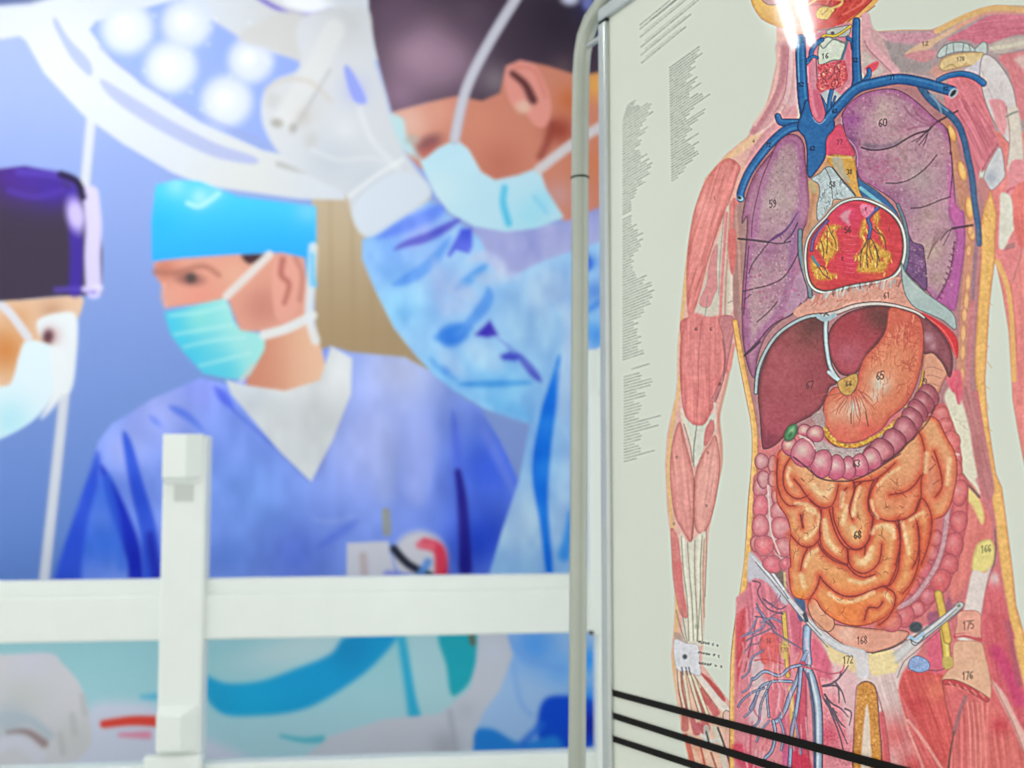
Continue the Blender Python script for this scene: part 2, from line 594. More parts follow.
    A.fill([(246, 388), (262, 340), (300, 312), (318, 338), (326, 384), (300, 392), (270, 392)], [(250, 0, (206, 136, 112)), (322, 0, (232, 188, 158))], soft=1.3)
    A.part('person#m/scrubs')
    A.fill([(226, 380), (245, 385), (285, 391), (320, 380), (331, 346), (352, 358), (351, 394), (333, 440), (311, 482), (280, 452), (231, 394)],
           (212, 216, 218), soft=1.4, sm=False, spots=[(250, 395, 22, (190, 198, 208), .7), (340, 375, 20, (226, 228, 232), .8)])
    A.part('person#m')
    A.fill(m3((492, 360), (600, 340), (790, 330), (900, 330), (985, 335), (990, 450), (975, 540), (900, 580), (770, 580), (730, 480), (530, 505),
              (522, 440), (500, 405)), (222, 158, 138), soft=1.3, sm=False,
           spots=[(200, 300, 20, (228, 150, 132), .8), (262, 306, 20, (198, 132, 118), .9), (236, 275, 14, (226, 170, 146), .9), (165, 270, 12, (198, 120, 100), .8)])
    A.stroke(m3((500, 390), (560, 392), (650, 372), (700, 400)), (7, 4), (176, 112, 96), .8, 3)
    A.blob(190, 279, 13, 6, (136, 84, 80), .8, .1, .3)
    A.blob(191, 278, 5, 5, (70, 66, 66), .9, 0, .3)
    A.stroke(m3((525, 430), (520, 470), (530, 500)), 4, (236, 170, 150), .7, 2)
    A.fill(m3((775, 335), (850, 335), (800, 365)), (70, 44, 50), soft=2)
    A.fill(m3((880, 350), (930, 330), (975, 370), (970, 470), (930, 540), (885, 540), (870, 440)), (226, 162, 146), soft=2)
    A.stroke(m3((905, 350), (900, 400), (925, 430), (910, 490)), (6, 4), (176, 96, 88), .8, 2.5)
    A.stroke(m3((945, 345), (968, 400), (960, 480)), 5, (184, 116, 104), .6, 2.5)
    A.part('person#m/cap')
    A.fill(m3((498, 112), (560, 95), (640, 100), (760, 148), (900, 166), (1012, 180), (1012, 300), (1000, 330), (1015, 440), (985, 440), (975, 345),
              (900, 328), (750, 335), (600, 345), (486, 355), (484, 230)), [(0, 186, (70, 200, 255)), (0, 262, (44, 172, 252))], soft=1.4, sm=False,
           spots=[(200, 197, 11, (180, 234, 252), .8), (176, 186, 12, (150, 224, 252), .8), (215, 190, 12, (130, 215, 252), .7), (308, 210, 14, (120, 208, 250), .8), (160, 225, 20, (40, 176, 250), .7)])
    A.stroke(m3((600, 170), (640, 180), (700, 140)), 5, (190, 238, 252), .8, 2)
    A.part('person#m/mask')
    A.fill(m3((525, 520), (620, 498), (720, 474), (735, 500), (748, 545), (770, 577), (850, 590), (846, 640), (800, 720), (770, 735), (720, 730),
              (650, 715), (590, 650), (545, 590)), [(185, 350, (72, 196, 226)), (240, 330, (160, 226, 224))], soft=1.2, sm=False,
           spots=[(222, 372, 20, (80, 200, 226), .7), (200, 318, 18, (140, 222, 216), .8)])
    for c in (((545, 530), (640, 520), (720, 500)), ((560, 590), (650, 575), (740, 560)), ((590, 630), (680, 610), (780, 600)), ((640, 690), (720, 670), (800, 650))):
        A.stroke(m3(*c), 3.5, (196, 238, 236), .5, 2)
    A.stroke(m3((725, 468), (790, 405), (862, 335)), 8, (226, 218, 214), 1, 1.3)
    A.stroke(m3((845, 592), (920, 570), (1000, 530)), 9.5, (226, 228, 228), 1, 1.3)
    A.stroke(m3((1002, 310), (996, 420), (990, 530), (1010, 610)), 9, (226, 230, 234), .9, 2)
    A.stroke(m3((1000, 335), (1000, 430)), 5, (80, 190, 244), .7, 2)
    A.stroke(m3((810, 690), (770, 740)), 4, (218, 206, 200), .8, 2)
    A.part('person#m/badge')
    A.fill([(347, 543), (388, 541), (400, 600), (346, 600)], (214, 214, 224), soft=1.5, sm=False)
    A.blob(420, 557, 27, 26, (216, 214, 222), 1, 0, .8, mark=True)
    A.stroke([(425, 543), (440, 552), (441, 590)], (10, 14), (228, 62, 88), 1, 3)
    A.stroke([(420, 545), (432, 546)], 8, (240, 110, 130), .9, 3)
    A.stroke([(394, 549), (408, 564), (430, 576)], 8, (40, 44, 62), 1, 2)
    A.stroke([(428, 562), (420, 575)], 8, (96, 150, 226), .9, 2.5)
    A.stroke([(388, 575), (410, 578)], 9, (120, 130, 226), .8, 3)
    A.stroke([(386, 512), (387, 532)], 8, (150, 152, 142), .95, 2)
    A.stroke([(363, 556), (366, 590)], 8, (196, 178, 180), .8, 3)

    # soft weave of the scrubs
    X, Y = np.meshgrid(A.xs, A.ys)
    w = (A.lab == A.names.index('person#m/scrubs'))[..., None]
    A.rgb += w * ((vnoise(X / 26, Y / 34, 6) - .5) * 26 + (vnoise(X / 9, Y / 16, 7) - .5) * 10)[..., None]

    # -------- right surgeon
    A.part('person#r')
    A.fill([(392, 111), (425, 103), (456, 94), (487, 92), (503, 60), (560, 58), (600, 60), (660, 80), (660, 240), (562, 220), (547, 190), (470, 190), (420, 168),
            (408, 156), (400, 140)], (206, 132, 110), soft=1.3, sm=False,
           spots=[(410, 122, 24, (228, 186, 172), .9), (440, 110, 20, (222, 160, 140), .7), (500, 165, 22, (186, 108, 90), .7), (560, 130, 14, (150, 62, 48), .9), (597, 85, 16, (228, 168, 84), .95),
                  (570, 100, 14, (196, 104, 58), .8), (590, 165, 20, (204, 124, 84), .8), (558, 195, 14, (200, 150, 146), .9), (480, 120, 18, (214, 140, 116), .6)])
    A.fill(m2((280, 365), (330, 380), (345, 440), (400, 520), (330, 480), (290, 430)), (190, 222, 228), soft=3)
    A.blob(429, 143, 13, 7, (130, 78, 84), .85, -.5, .3)
    A.blob(412, 140, 7, 5, (176, 180, 176), .7, 0, .3)
    A.blob(428, 152, 12, 5, (186, 96, 88), .6, -.4, .3)
    A.fill(m2((660, 200), (700, 190), (750, 205), (790, 280), (805, 350), (785, 405), (750, 400), (720, 360), (680, 340), (655, 270)),
           (226, 150, 138), soft=1.5)
    A.stroke(m2((680, 235), (720, 270), (745, 320)), (6, 9), (84, 40, 44), .9, 2.5)
    A.stroke(m2((690, 215), (750, 225), (785, 310)), 4, (214, 128, 116), .7, 2)
    A.blob(523, 107, 7, 6, (226, 190, 170), .9, 0, .3)
    A.stroke(m2((810, 400), (790, 460), (770, 500)), 8, (140, 60, 52), .7, 4)
    A.part('person#r/cap')
    A.fill([(366, -60), (369, 12), (375, 47), (384, 84), (392, 112), (425, 103), (456, 96), (482, 101), (500, 93), (506, 66), (520, 60), (548, 66), (580, 76), (610, 70),
            (660, 70), (660, -60)], (70, 56, 72), soft=1.4, sm=False,
           spots=[(420, 55, 40, (172, 140, 160), .95), (400, 95, 24, (150, 120, 144), .8), (450, 60, 30, (166, 134, 156), .7), (395, 12, 26, (104, 82, 104), .8), (495, 80, 16, (124, 112, 122), .95), (560, 20, 40, (46, 38, 52), .9),
                  (592, 5, 16, (40, 42, 92), .9), (600, 30, 10, (52, 44, 100), .6), (562, 68, 12, (96, 76, 84), .7), (470, 15, 22, (92, 74, 92), .8)])
    A.blob(570, -2, 9, 7, (206, 210, 232), 1, 0, .4)
    A.blob(588, 2, 6, 9, (120, 130, 196), .9, 0, .4)
    A.part('person#r/gown')
    A.fill([(470, 228), (560, 224), (640, 190), (700, 190), (700, 420), (540, 420), (490, 300)], (164, 170, 224), soft=1.5, sm=False)
    A.fill([(362, 240), (368, 236), (390, 222), (430, 200), (455, 220), (480, 238), (490, 262), (500, 276), (512, 277), (540, 262), (572, 251), (620, 235), (700, 230), (700, 620),
            (486, 620), (490, 572), (503, 528), (519, 481), (530, 424), (487, 410), (453, 390), (434, 375), (416, 356), (394, 328), (375, 290), (362, 259)],
           (152, 200, 246), soft=1.3, sm=False,
           spots=[(395, 250, 20, (110, 166, 246), .8), (385, 270, 18, (140, 190, 250), .8), (450, 285, 24, (170, 200, 242), .9), (400, 310, 26, (140, 204, 248), .9), (470, 345, 22, (164, 206, 246), .9), (500, 385, 34, (126, 198, 248), .9),
                  (540, 320, 40, (160, 202, 240), .9), (550, 290, 26, (172, 200, 236), .9), (520, 520, 40, (182, 212, 240), .9), (440, 375, 24, (142, 208, 250), .8),
                  (596, 290, 14, (110, 160, 232), .9), (596, 335, 16, (70, 150, 236), .95), (592, 260, 8, (90, 140, 226), .8), (580, 350, 14, (170, 200, 240), .8), (420, 230, 24, (150, 164, 240), .8)])
    for p, w, c, al, so in (
            (m4((300, 160), (340, 140), (420, 115), (510, 62)), (4, 14), (84, 84, 204), .9, 2), (m4((250, 120), (330, 85), (430, 40), (460, 20)), 14, (100, 136, 244), .85, 4),
            (m4((300, 270), (350, 250), (420, 200), (480, 120)), 12, (92, 152, 242), .8, 3), (m4((335, 210), (400, 160), (470, 110)), 9, (140, 190, 248), .7, 4),
            (m4((500, 285), (540, 255), (600, 205)), 10, (84, 156, 238), .85, 3), (m4((440, 440), (490, 432), (540, 410)), 22, (48, 126, 230), .85, 5),
            (m4((500, 435), (560, 375), (600, 320), (602, 280)), 12, (84, 150, 238), .85, 3),
            (m4((695, 490), (740, 545), (770, 580)), 8, (62, 66, 196), .85, 2.5), (m4((630, 440), (680, 480), (760, 560)), 3, (104, 124, 220), .7, 2),
            (m4((510, 590), (620, 588), (740, 584)), 7, (66, 152, 234), .85, 2.5), (m4((415, 505), (450, 540), (500, 575)), 6, (92, 164, 240), .75, 3), (m4((455, 530), (470, 545), (480, 548)), 7, (70, 140, 236), .8, 3),
            (m4((540, 195), (590, 180), (640, 215), (630, 240)), 12, (190, 204, 240), .8, 4), (m4((560, 250), (620, 250), (700, 240)), 14, (182, 204, 238), .7, 5),
            (m4((430, 190), (445, 270), (450, 350)), 14, (168, 192, 240), .6, 6), (m4((470, 280), (520, 290), (560, 320)), 16, (186, 204, 240), .6, 5), (m4((460, 370), (490, 340), (540, 350)), 14, (176, 198, 240), .6, 5),
            (m4((540, 470), (600, 500), (640, 540)), 26, (176, 212, 246), .7, 8), (m4((450, 480), (480, 520), (520, 560)), 16, (186, 212, 246), .6, 6),
            (m4((850, 330), (856, 500), (846, 700)), 14, (184, 206, 240), .6, 5), (m4((800, 330), (830, 420), (790, 560)), 10, (140, 190, 238), .6, 5), (m4((660, 300), (700, 380), (720, 470)), 22, (148, 194, 236), .6, 8),
            (m4((920, 180), (918, 230)), 12, (40, 100, 226), .9, 3), (m4((915, 360), (970, 318)), 6, (60, 132, 232), .8, 3), (m4((600, 640), (680, 668), (735, 700)), 14, (118, 194, 246), .8, 5)):
        A.stroke(p, w, c, al, so, taper=True)
    A.fill(m4((515, 92), (550, 90), (552, 150), (540, 172), (500, 160), (480, 182), (470, 178)), (84, 100, 228), soft=2, sm=False)
    A.fill(m4((560, 432), (608, 385), (634, 432), (600, 440)), (70, 56, 190), soft=2.5, sm=False)
    A.fill(m4((640, 498), (672, 484), (706, 500), (690, 516), (650, 512)), (66, 78, 202), soft=2.5, sm=False)
    A.fill([(560, 354), (557, 400), (551, 450), (548, 505), (553, 575), (546, 572), (540, 525), (532, 472), (539, 420), (549, 385)], (22, 122, 236), soft=2)
    A.stroke([(571, 515), (564, 555)], (6, 12), (46, 146, 240), .8, 4)
    A.stroke([(560, 370), (566, 460), (558, 540)], 8, (184, 210, 242), .5, 5)
    w = (A.lab == A.names.index('person#r/gown'))[..., None]
    A.rgb += w * ((vnoise(X / 16, Y / 22, 6) - .5) * 30 + (vnoise(X / 7, Y / 11, 7) - .5) * 14)[..., None] * np.array((1.1, 1, .4))
    A.part('person#r/mask')
    A.fill(m2((385, 520), (440, 475), (500, 445), (540, 478), (580, 550), (625, 576), (700, 560), (765, 535), (790, 610), (845, 695), (760, 730), (660, 742),
              (560, 725), (480, 682), (435, 625), (405, 565)), (188, 226, 242), soft=1.3, sm=False,
           spots=[(440, 190, 22, (204, 232, 240), .8), (530, 215, 18, (158, 222, 242), .8), (545, 200, 12, (150, 220, 242), .6), (470, 160, 16, (196, 230, 244), .7)])
    A.stroke(m2((655, 600), (650, 650), (668, 715)), (6, 7), (74, 192, 232), .9, 3)
    A.stroke(m2((750, 630), (790, 680)), 4, (120, 200, 236), .6, 3)
    A.stroke(m2((700, -20), (600, 145), (530, 290), (495, 445)), 10.5, (204, 204, 216), 1, 1.6, edge=(188, 186, 204))
    A.stroke(m2((765, 542), (870, 462), (980, 395), (1060, 350)), 9.5, (210, 206, 210), 1, 1.6)
    A.part('person#r/glove')
    A.fill([(300, 20), (365, 8), (372, 50), (386, 95), (394, 130), (410, 160), (430, 190), (420, 205), (390, 222), (366, 236), (352, 215), (345, 195), (318, 180), (285, 160), (264, 128),
            (262, 98), (275, 80), (300, 66)], (212, 216, 222), soft=3, sm=True,
           spots=[(345, 25, 22, (200, 202, 204), .8), (355, 90, 14, (186, 192, 232), .7), (330, 160, 26, (194, 202, 212), .8), (372, 185, 26, (196, 204, 216), .8), (300, 110, 20, (206, 204, 202), .8),
                  (390, 160, 16, (210, 218, 226), .7), (318, 70, 16, (222, 222, 224), .8), (345, 130, 12, (222, 226, 230), .7)])
    A.stroke([(352, 76), (360, 90), (364, 100)], 7, (196, 202, 246), .8, 3)
    A.stroke([(318, 14), (340, 10), (356, 26)], 4, (198, 202, 206), .6, 3)
    A.stroke([(284, 118), (300, 92), (318, 62), (334, 30)], (20, 22), (222, 223, 224), .8, 4)
    A.stroke([(294, 130), (312, 100), (330, 70)], 3, (180, 182, 186), .6, 2.5)
    A.blob(277, 123, 6, 4.5, (158, 156, 150), .75, .2, .3)
    A.blob(293, 128, 4, 5, (168, 164, 160), .7, .2, .3)
    for x, y in ((303, 118), (311, 140), (272, 100)):
        A.blob(x, y, 7, 8, (190, 186, 182), .4, .4, .2)
    A.stroke([(312, 150), (340, 160), (370, 158), (398, 166)], 4, (222, 226, 230), .6, 3)
    A.stroke([(360, 110), (372, 140), (398, 168)], 6, (224, 228, 232), .7, 3)
    A.fill([(344, 70), (350, 68), (366, 98), (362, 104), (352, 98)], (150, 164, 240), soft=2)
    A.stroke([(266, 90), (285, 80), (310, 82), (330, 100)], 5, (206, 196, 188), .5, 3)
    A.fill([(352, 214), (366, 190), (398, 172), (424, 180), (430, 196), (404, 216), (368, 237)], (212, 222, 234), soft=3)
    A.stroke([(350, 196), (376, 176), (402, 160)], 4, (236, 240, 242), .8, 3)

    A.lab[A.ys < 424] = np.where(A.lab[A.ys < 424] == A.names.index('pole'), 0, A.lab[A.ys < 424])  # upper piece of the drip pole is grouped with the backdrop
    # -------- strip below the rail: drapes and gloves
    A.part('drape')
    A.fill([(-60, 610), (700, 610), (700, 830), (-60, 830)], [(0, 650, (158, 208, 214)), (0, 760, (176, 216, 226))], soft=2, sm=False)
    A.blob(300, 650, 60, 16, (196, 220, 222), .8, -.2, .2)
    A.fill(m7((330, 540), (420, 520), (560, 530), (640, 600), (900, 720), (900, 800), (200, 800), (240, 700)), (212, 216, 232), soft=8)
    A.fill(m8((-180, 320), (-100, 350), (0, 345), (100, 310), (200, 268), (250, 215), (390, 205), (330, 292), (240, 362), (130, 422), (0, 442), (-120, 430)),
           (24, 158, 212), soft=4, spots=[(350, 650, 24, (22, 140, 196), .8), (250, 705, 40, (30, 176, 222), .7), (215, 695, 20, (34, 164, 210), .8)])
    A.stroke([(142, 697), (165, 696), (200, 690)], (3, 14), (60, 176, 216), .7, 4)
    A.stroke(m8((400, 215), (420, 320), (440, 438)), (7, 13), (34, 170, 212), .9, 4)
    A.fill(m8((430, 210), (520, 210), (550, 400), (460, 440)), (174, 214, 220), soft=4)
    A.fill(m8((510, 205), (615, 205), (608, 325), (548, 386), (530, 300)), (32, 170, 186), soft=3)
    A.stroke(m8((600, 205), (605, 235)), 6, (120, 90, 60), .8, 2)
    A.stroke(m7((380, 600), (480, 588), (575, 590)), (8, 11), (228, 70, 56), 1, 2.5)
    A.stroke(m7((440, 640), (540, 640)), (4, 8), (240, 130, 160), .8, 3)
    A.stroke(m8((60, 500), (120, 512), (175, 510)), (3, 8), (84, 188, 206), .9, 3)
    A.part('glove#l')
    A.fill(m7((-220, 340), (0, 345), (180, 340), (230, 380), (290, 450), (320, 540), (335, 620), (330, 680), (260, 740), (100, 760), (-220, 800)), (214, 212, 216), soft=2,
           spots=[(25, 690, 26, (200, 202, 196), .8), (30, 660, 26, (214, 212, 226), .7), (10, 722, 20, (176, 190, 200), .8), (75, 735, 18, (206, 204, 200), .7)])
    A.stroke(m7((0, 575), (100, 580), (180, 640)), 9, (180, 194, 204), .8, 4)
    A.stroke(m7((30, 632), (100, 630), (160, 670)), (4, 9), (150, 124, 124), .8, 3)
    A.stroke(m7((-40, 700), (60, 660), (140, 720)), 14, (218, 218, 232), .7, 5)
    for x, y in ((82, 706), (72, 725), (60, 745)):
        A.stroke([(x, y - 10), (x + 3, y + 8)], 6, (190, 188, 188), .6, 3)
    A.part('gown')
    A.fill([(500, 610), (640, 610), (640, 752), (470, 752), (480, 700)], (166, 200, 240), soft=2, sm=False,
           spots=[(535, 645, 24, (84, 160, 244), .9), (560, 670, 18, (110, 176, 244), .8), (590, 660, 14, (56, 156, 246), .95), (590, 700, 16, (40, 140, 240), .9)])
    A.fill(m8((800, 410), (850, 385), (960, 410), (955, 520), (880, 545), (820, 545), (790, 500)), (10, 76, 212), soft=4, spots=[(592, 725, 14, (16, 30, 160), .9)])
    A.fill(m8((600, 490), (660, 480), (740, 520), (840, 500), (840, 560), (600, 560)), (36, 132, 222), soft=4)
    A.stroke(m8((700, 215), (760, 280), (860, 310)), 6, (118, 170, 240), .8, 4)
    A.stroke(m8((720, 300), (740, 400), (770, 440)), 5, (132, 178, 238), .7, 4)
    A.stroke(m8((750, 520), (800, 470)), 8, (40, 110, 226), .8, 4)
    A.part('glove#r')
    A.fill([(478, 630), (506, 630), (513, 655), (500, 690), (484, 712), (474, 735), (470, 800), (280, 800), (305, 757), (330, 736), (385, 719), (440, 714), (470, 688), (476, 662)],
           (204, 207, 218), soft=2.5, sm=False, spots=[(400, 740, 40, (204, 204, 214), .7), (445, 745, 14, (176, 176, 186), .8), (465, 710, 10, (190, 196, 206), .7), (495, 650, 12, (208, 212, 226), .8)])
    A.stroke([(450, 712), (456, 752)], 5, (166, 170, 182), .6, 4)
    return A


# ---------------------------------------------------------------- ink of the anatomy chart
def paint_chart():
    A = Art(606, -24, 1070, 796, 0.667, (212, 216, 201))
    r = random.Random(11)
    c1 = Q(700, 0, 3.160)
    n1 = Q(740, 0, 6.827)
    s1 = Q(874, 0, 6.827)
    l1 = Q(720, 100, 5.689)
    r1 = Q(840, 100, 5.565)
    h1 = Q(790, 180, 6.4)
    d1 = Q(740, 230, 3.938)
    g1 = Q(740, 370, 3.938)
    p1 = Q(740, 520, 3.938)
    k1 = Q(770, 420, 7.677)
    e1 = Q(860, 380, 6.4)
    i1 = Q(770, 500, 6.4)
    a1 = Q(735, 480, 5.49)
    a2 = Q(650, 100, 2.56)
    a3 = Q(640, 380, 2.954)
    w1 = Q(600, 580, 3.938)
    w2 = Q(660, 620, 5.19)
    x1 = Q(800, 600, 4.571)
    x2 = Q(900, 620, 5.185)
    x3 = Q(880, 480, 4.8)
    x4 = Q(900, 200, 4.266)
    x5 = Q(730, 610, 4.862)
    ll = Q(730, 180, 3.49)
    o1 = Q(590, 320, 4.8)
    INK = (112, 114, 104)

    # ---- columns of small print, too small to read
    def words(x, y, length, sl, w=1.15, al=.62):
        u = x
        while u < x + length:
            L = r.uniform(1.6, 4.6)
            v = min(u + L, x + length)
            A.stroke([(u, y + (u - x) * sl), (v, y + (v - x) * sl)], w, INK, al * r.uniform(.7, 1.25), .5, sm=False)
            u = v + r.uniform(.5, 1.3)
    A.part('text#h')
    A.region([(638, 24), (690, -18), (715, -18), (690, 25), (640, 68)])
    for (x, y, L) in ((640, 25, 30), (640, 29, 60), (640.3, 37, 66), (641, 47, 62), (641, 55, 50), (641.5, 63, 44)):
        words(x, y, L, -.82)
        if y > 30:
            words(x + 4, y - 6, L * .8, -.82, .8, .35)
    for k in range(3):
        words(650 + k * 3, 6 - k * 1.5 + 14, 40, -.82, .9, .4)
    A.part('text#r')
    A.region([(667, 66), (702, 42), (712, 110), (708, 160), (669, 186)])
    y = 68.0
    k = 0
    prof = [32, 30, 28, 34, 24, 22, 26, 20, 22, 18, 30, 26, 24, 32, 22, 20, 28, 34, 36, 40, 22, 20, 18, 34, 38, 30, 22, 20, 18, 16, 28, 20, 22, 30, 24, 26, 32, 34, 28, 22, 18, 10]
    while y < 182:
        L = prof[k % len(prof)] * r.uniform(.8, 1.05) * min(1, .55 + (182 - y) / 30)
        words(669.5 + (y - 68) * .02, y, L, -.72 + (y - 68) * .0011)
        y += 2.75
        k += 1
    A.part('text#l')
    A.region([(621, 106), (646, 86), (660, 190), (663, 340), (662, 440), (648, 462), (621, 468)])
    y = 106.0
    while y < 361:
        f = 16 + 8 * math.sin(y * .11) + 7 * math.sin(y * .043 + 1)
        L = max(8, f * r.uniform(.7, 1.25))
        L = min(L, 38, 8 + (y - 100) * .9 if y < 125 else 40)
        if not (216 < y < 218):
            words(623 + (0 if y > 120 else (120 - y) * .3), y, L, -.72 + (y - 100) * .00155)
        y += 2.85
    words(632, 369, 17, -.3)
    y = 377.0
    for L in (15, 17, 16, 27, 28, 26, 12, 20, 21, 9, 15, 17, 16, 15, 10, 14, 36, 24, 26, 34, 15, 17, 16, 10, 14, 17, 16, 30, 13):
        words(624.2, y, L, -.27, 1.1)
        y += 3.02

    # ---- far arm (left in the print)
    A.part('arm#l')
    arm = [(776, 20), (777, 44), (777, 61), (771, 88), (765, 108), (747, 137), (726, 154), (705, 178), (693, 213), (687, 250), (683, 287), (680, 319), (677.5, 345),
           (677, 382), (675, 399), (670, 420), (667, 435), (665, 465), (667, 509), (672, 549), (674, 590), (675, 606), (673.5, 631), (671, 656), (674, 682), (679, 707),
           (684, 737), (690, 768), (697, 800), (752, 800), (740, 772), (731, 750), (742, 742), (754, 748), (757, 736), (747, 722), (737, 711), (716, 683), (702, 664),
           (704, 631), (705, 600), (706, 570), (709, 532), (716, 497), (720, 470), (721, 448), (719, 425), (720, 403), (726, 382), (733, 358), (742, 320), (760, 240),
           (770, 150), (800, 100), (800, 20)]
    A.fill(arm, (224, 172, 158), soft=1, sm=False)
    A.stroke([(748, 140), (728, 157), (708, 179), (696, 213), (689.5, 250), (685, 290), (681.5, 330), (680, 382), (673, 420), (668.5, 465), (671, 512), (676, 560), (677, 606), (675.5, 640), (674, 660),
              (677, 690), (684, 725), (692, 768)], 3.2, (226, 184, 118), .85, .9)
    A.stroke(o1((690, 120), (655, 300), (628, 410), (618, 480), (630, 600), (628, 700), (600, 830)), 3, (206, 128, 110), .7, 1)
    # neck and shoulder slope
    A.fill(n1((250, 300), (375, 320), (380, 700), (330, 800), (130, 900), (90, 860), (180, 740), (225, 560), (255, 420)), (214, 160, 160), soft=2.5, mark=False)
    A.stroke(n1((305, 330), (300, 450), (285, 560), (240, 660), (180, 770), (90, 900)), 6.5, (190, 118, 128), .75, 2)
    A.stroke(n1((262, 330), (255, 480), (230, 620), (170, 740), (100, 850)), 3, (236, 192, 178), .8, 1.3)
    A.stroke(n1((350, 340), (345, 500), (335, 600), (310, 700)), 4, (232, 196, 196), .8, 1.3)
    A.stroke(n1((330, 330), (322, 500), (300, 650), (230, 780)), 1, (170, 100, 116), .6, .7)
    A.stroke(n1((420, 330), (395, 600), (360, 730)), 9, (226, 186, 190), .8, 2)
    A.fill(l1((55, 330), (100, 260), (180, 205), (255, 180), (240, 215), (170, 265), (90, 320)), (232, 190, 152), soft=1.5, mark=False)
    A.fill(l1((250, 180), (330, 100), (420, 30), (440, 100), (360, 160), (230, 290), (150, 380), (170, 300)), (216, 150, 154), soft=2, mark=False, fib=((-.7, 1), 2.2, 14))
    A.stroke(l1((355, 40), (300, 130), (210, 200)), 2.2, (236, 206, 196), .7, 1)
    A.num('4', 753.5, 141, 3, 2, alpha=.5, lw=.7)
    # deltoid
    A.fill(a2((196, 150), (150, 196), (118, 270), (100, 360), (94, 450), (97, 540), (106, 560), (124, 505), (150, 405), (182, 310), (206, 250), (222, 200), (230, 170)), (222, 134, 126), soft=1.2,
           edge=(210, 116, 110), ew=5, fib=((-.32, 1), 2.1, 24), spots=[(702, 205, 12, (236, 160, 148), .6), (697, 240, 9, (230, 144, 134), .6)], line=(176, 88, 84), lw=.7, la=.5)
    A.num('1', 714.5, 198.5, 3, 2, alpha=.5, lw=.8)
    A.fill(a2((200, 270), (186, 320), (160, 400), (130, 500), (112, 560), (150, 575), (200, 560), (212, 480), (206, 400), (204, 320)), (208, 196, 180), soft=1.2, mark=False)
    A.fill(a2((172, 370), (154, 410), (145, 470), (126, 520), (150, 530), (164, 500), (172, 480), (170, 430)), (214, 140, 138), soft=1, line=(170, 112, 108), lw=.6, la=.6)
    A.stroke(a2((196, 290), (190, 380), (184, 470), (180, 560)), 3.2, (222, 134, 132), .95, .8)
    A.stroke(a2((190, 290), (180, 400), (176, 500)), .8, (150, 120, 110), .7, .6)
    A.stroke(a2((206, 260), (200, 380), (194, 470), (192, 560)), 2.2, (198, 152, 132), .9, .8)
    A.stroke(a2((148, 500), (140, 560)), .9, (120, 130, 120), .7, .6)
    A.fill(a2((205, 270), (222, 252), (232, 300), (228, 370), (214, 420), (206, 360)), (214, 122, 118), soft=1, fib=((0, 1), 2, 16), mark=False)
    A.fill(a2((206, 430), (218, 450), (216, 520), (200, 560), (204, 480)), (226, 204, 186), soft=1, mark=False)
    A.stroke(a2((200, 520), (212, 515), (220, 528)), 1, (140, 120, 110), .7, .6)
    # biceps
    A.fill(o1((450, -5), (437, 90), (432, 200), (436, 310), (448, 420), (474, 486), (510, 504), (548, 500), (580, 440), (612, 370), (636, 290), (648, 190), (640, 90), (620, 0)), (220, 126, 122),
           soft=1.2, edge=(206, 108, 106), ew=6, fib=((.02, 1), 2.2, 22), spots=[(698, 372, 10, (236, 152, 140), .8), (696, 410, 10, (232, 140, 130), .6)], line=(164, 86, 82), lw=.8, la=.6)
    A.fill(a2((100, 556), (118, 545), (150, 555), (190, 550), (204, 570), (208, 640), (196, 700), (90, 700), (80, 620)), (220, 130, 126), soft=2, fib=((.02, 1), 2.2, 16), mark=False)
    A.stroke(o1((540, -10), (530, 60), (520, 200), (520, 330), (515, 420)), .9, (168, 84, 88), .6, .6)
    A.stroke(o1((445, 60), (436, 200), (440, 340)), 2, (186, 92, 84), .6, .9)
    A.fill(o1((620, -10), (690, -10), (680, 100), (660, 200), (634, 310), (600, 390), (585, 380), (630, 280), (650, 180), (640, 80)), (200, 126, 128), soft=1, line=(140, 90, 86), lw=.7, la=.6, fib=((-.25, 1), 2, 16))
    A.stroke(o1((636, 90), (648, 180), (640, 290)), 1.1, (130, 84, 82), .7, .6)
    A.num('6', 696, 329, 3, 2.2, alpha=.55)
    A.num('6', 711, 329, 3, 2.2, alpha=.5)
    A.num('8', 720, 384, 3, 2.2, alpha=.4)
    # elbow
    A.fill(o1((470, 480), (500, 505), (550, 502), (585, 450), (605, 460), (600, 540), (560, 580), (520, 680), (500, 700), (480, 600), (450, 520), (436, 450)), (214, 214, 198), soft=1.2, mark=False)
    A.stroke(o1((512, 508), (505, 560), (498, 620), (498, 700)), 1.2, (108, 120, 108), .8, .6)
    A.stroke(o1((440, 430), (460, 520), (485, 610)), 3, (228, 206, 188), .9, .8)
    A.stroke(o1((450, 500), (480, 600), (492, 680)), 1.2, (140, 96, 90), .7, .6)
    A.stroke(o1((598, 400), (600, 470), (588, 540)), 2.6, (222, 202, 190), .9, .8)
    A.stroke(o1((580, 480), (556, 540), (548, 600)), 1.4, (150, 90, 88), .7, .7)
    A.fill(o1((555, 520), (590, 480), (598, 530), (570, 590), (548, 600)), (206, 120, 116), soft=1, mark=False)
    # forearm
    A.fill(a3((118, 125), (100, 170), (90, 240), (92, 320), (104, 400), (130, 450), (150, 478), (158, 440), (160, 380), (160, 300), (146, 230), (132, 180)), (224, 150, 140), soft=1,
           edge=(208, 122, 114), ew=4, fib=((.1, 1), 2, 16), line=(166, 98, 90), lw=.8, la=.7, spots=[(682, 470, 8, (232, 158, 146), .7)])
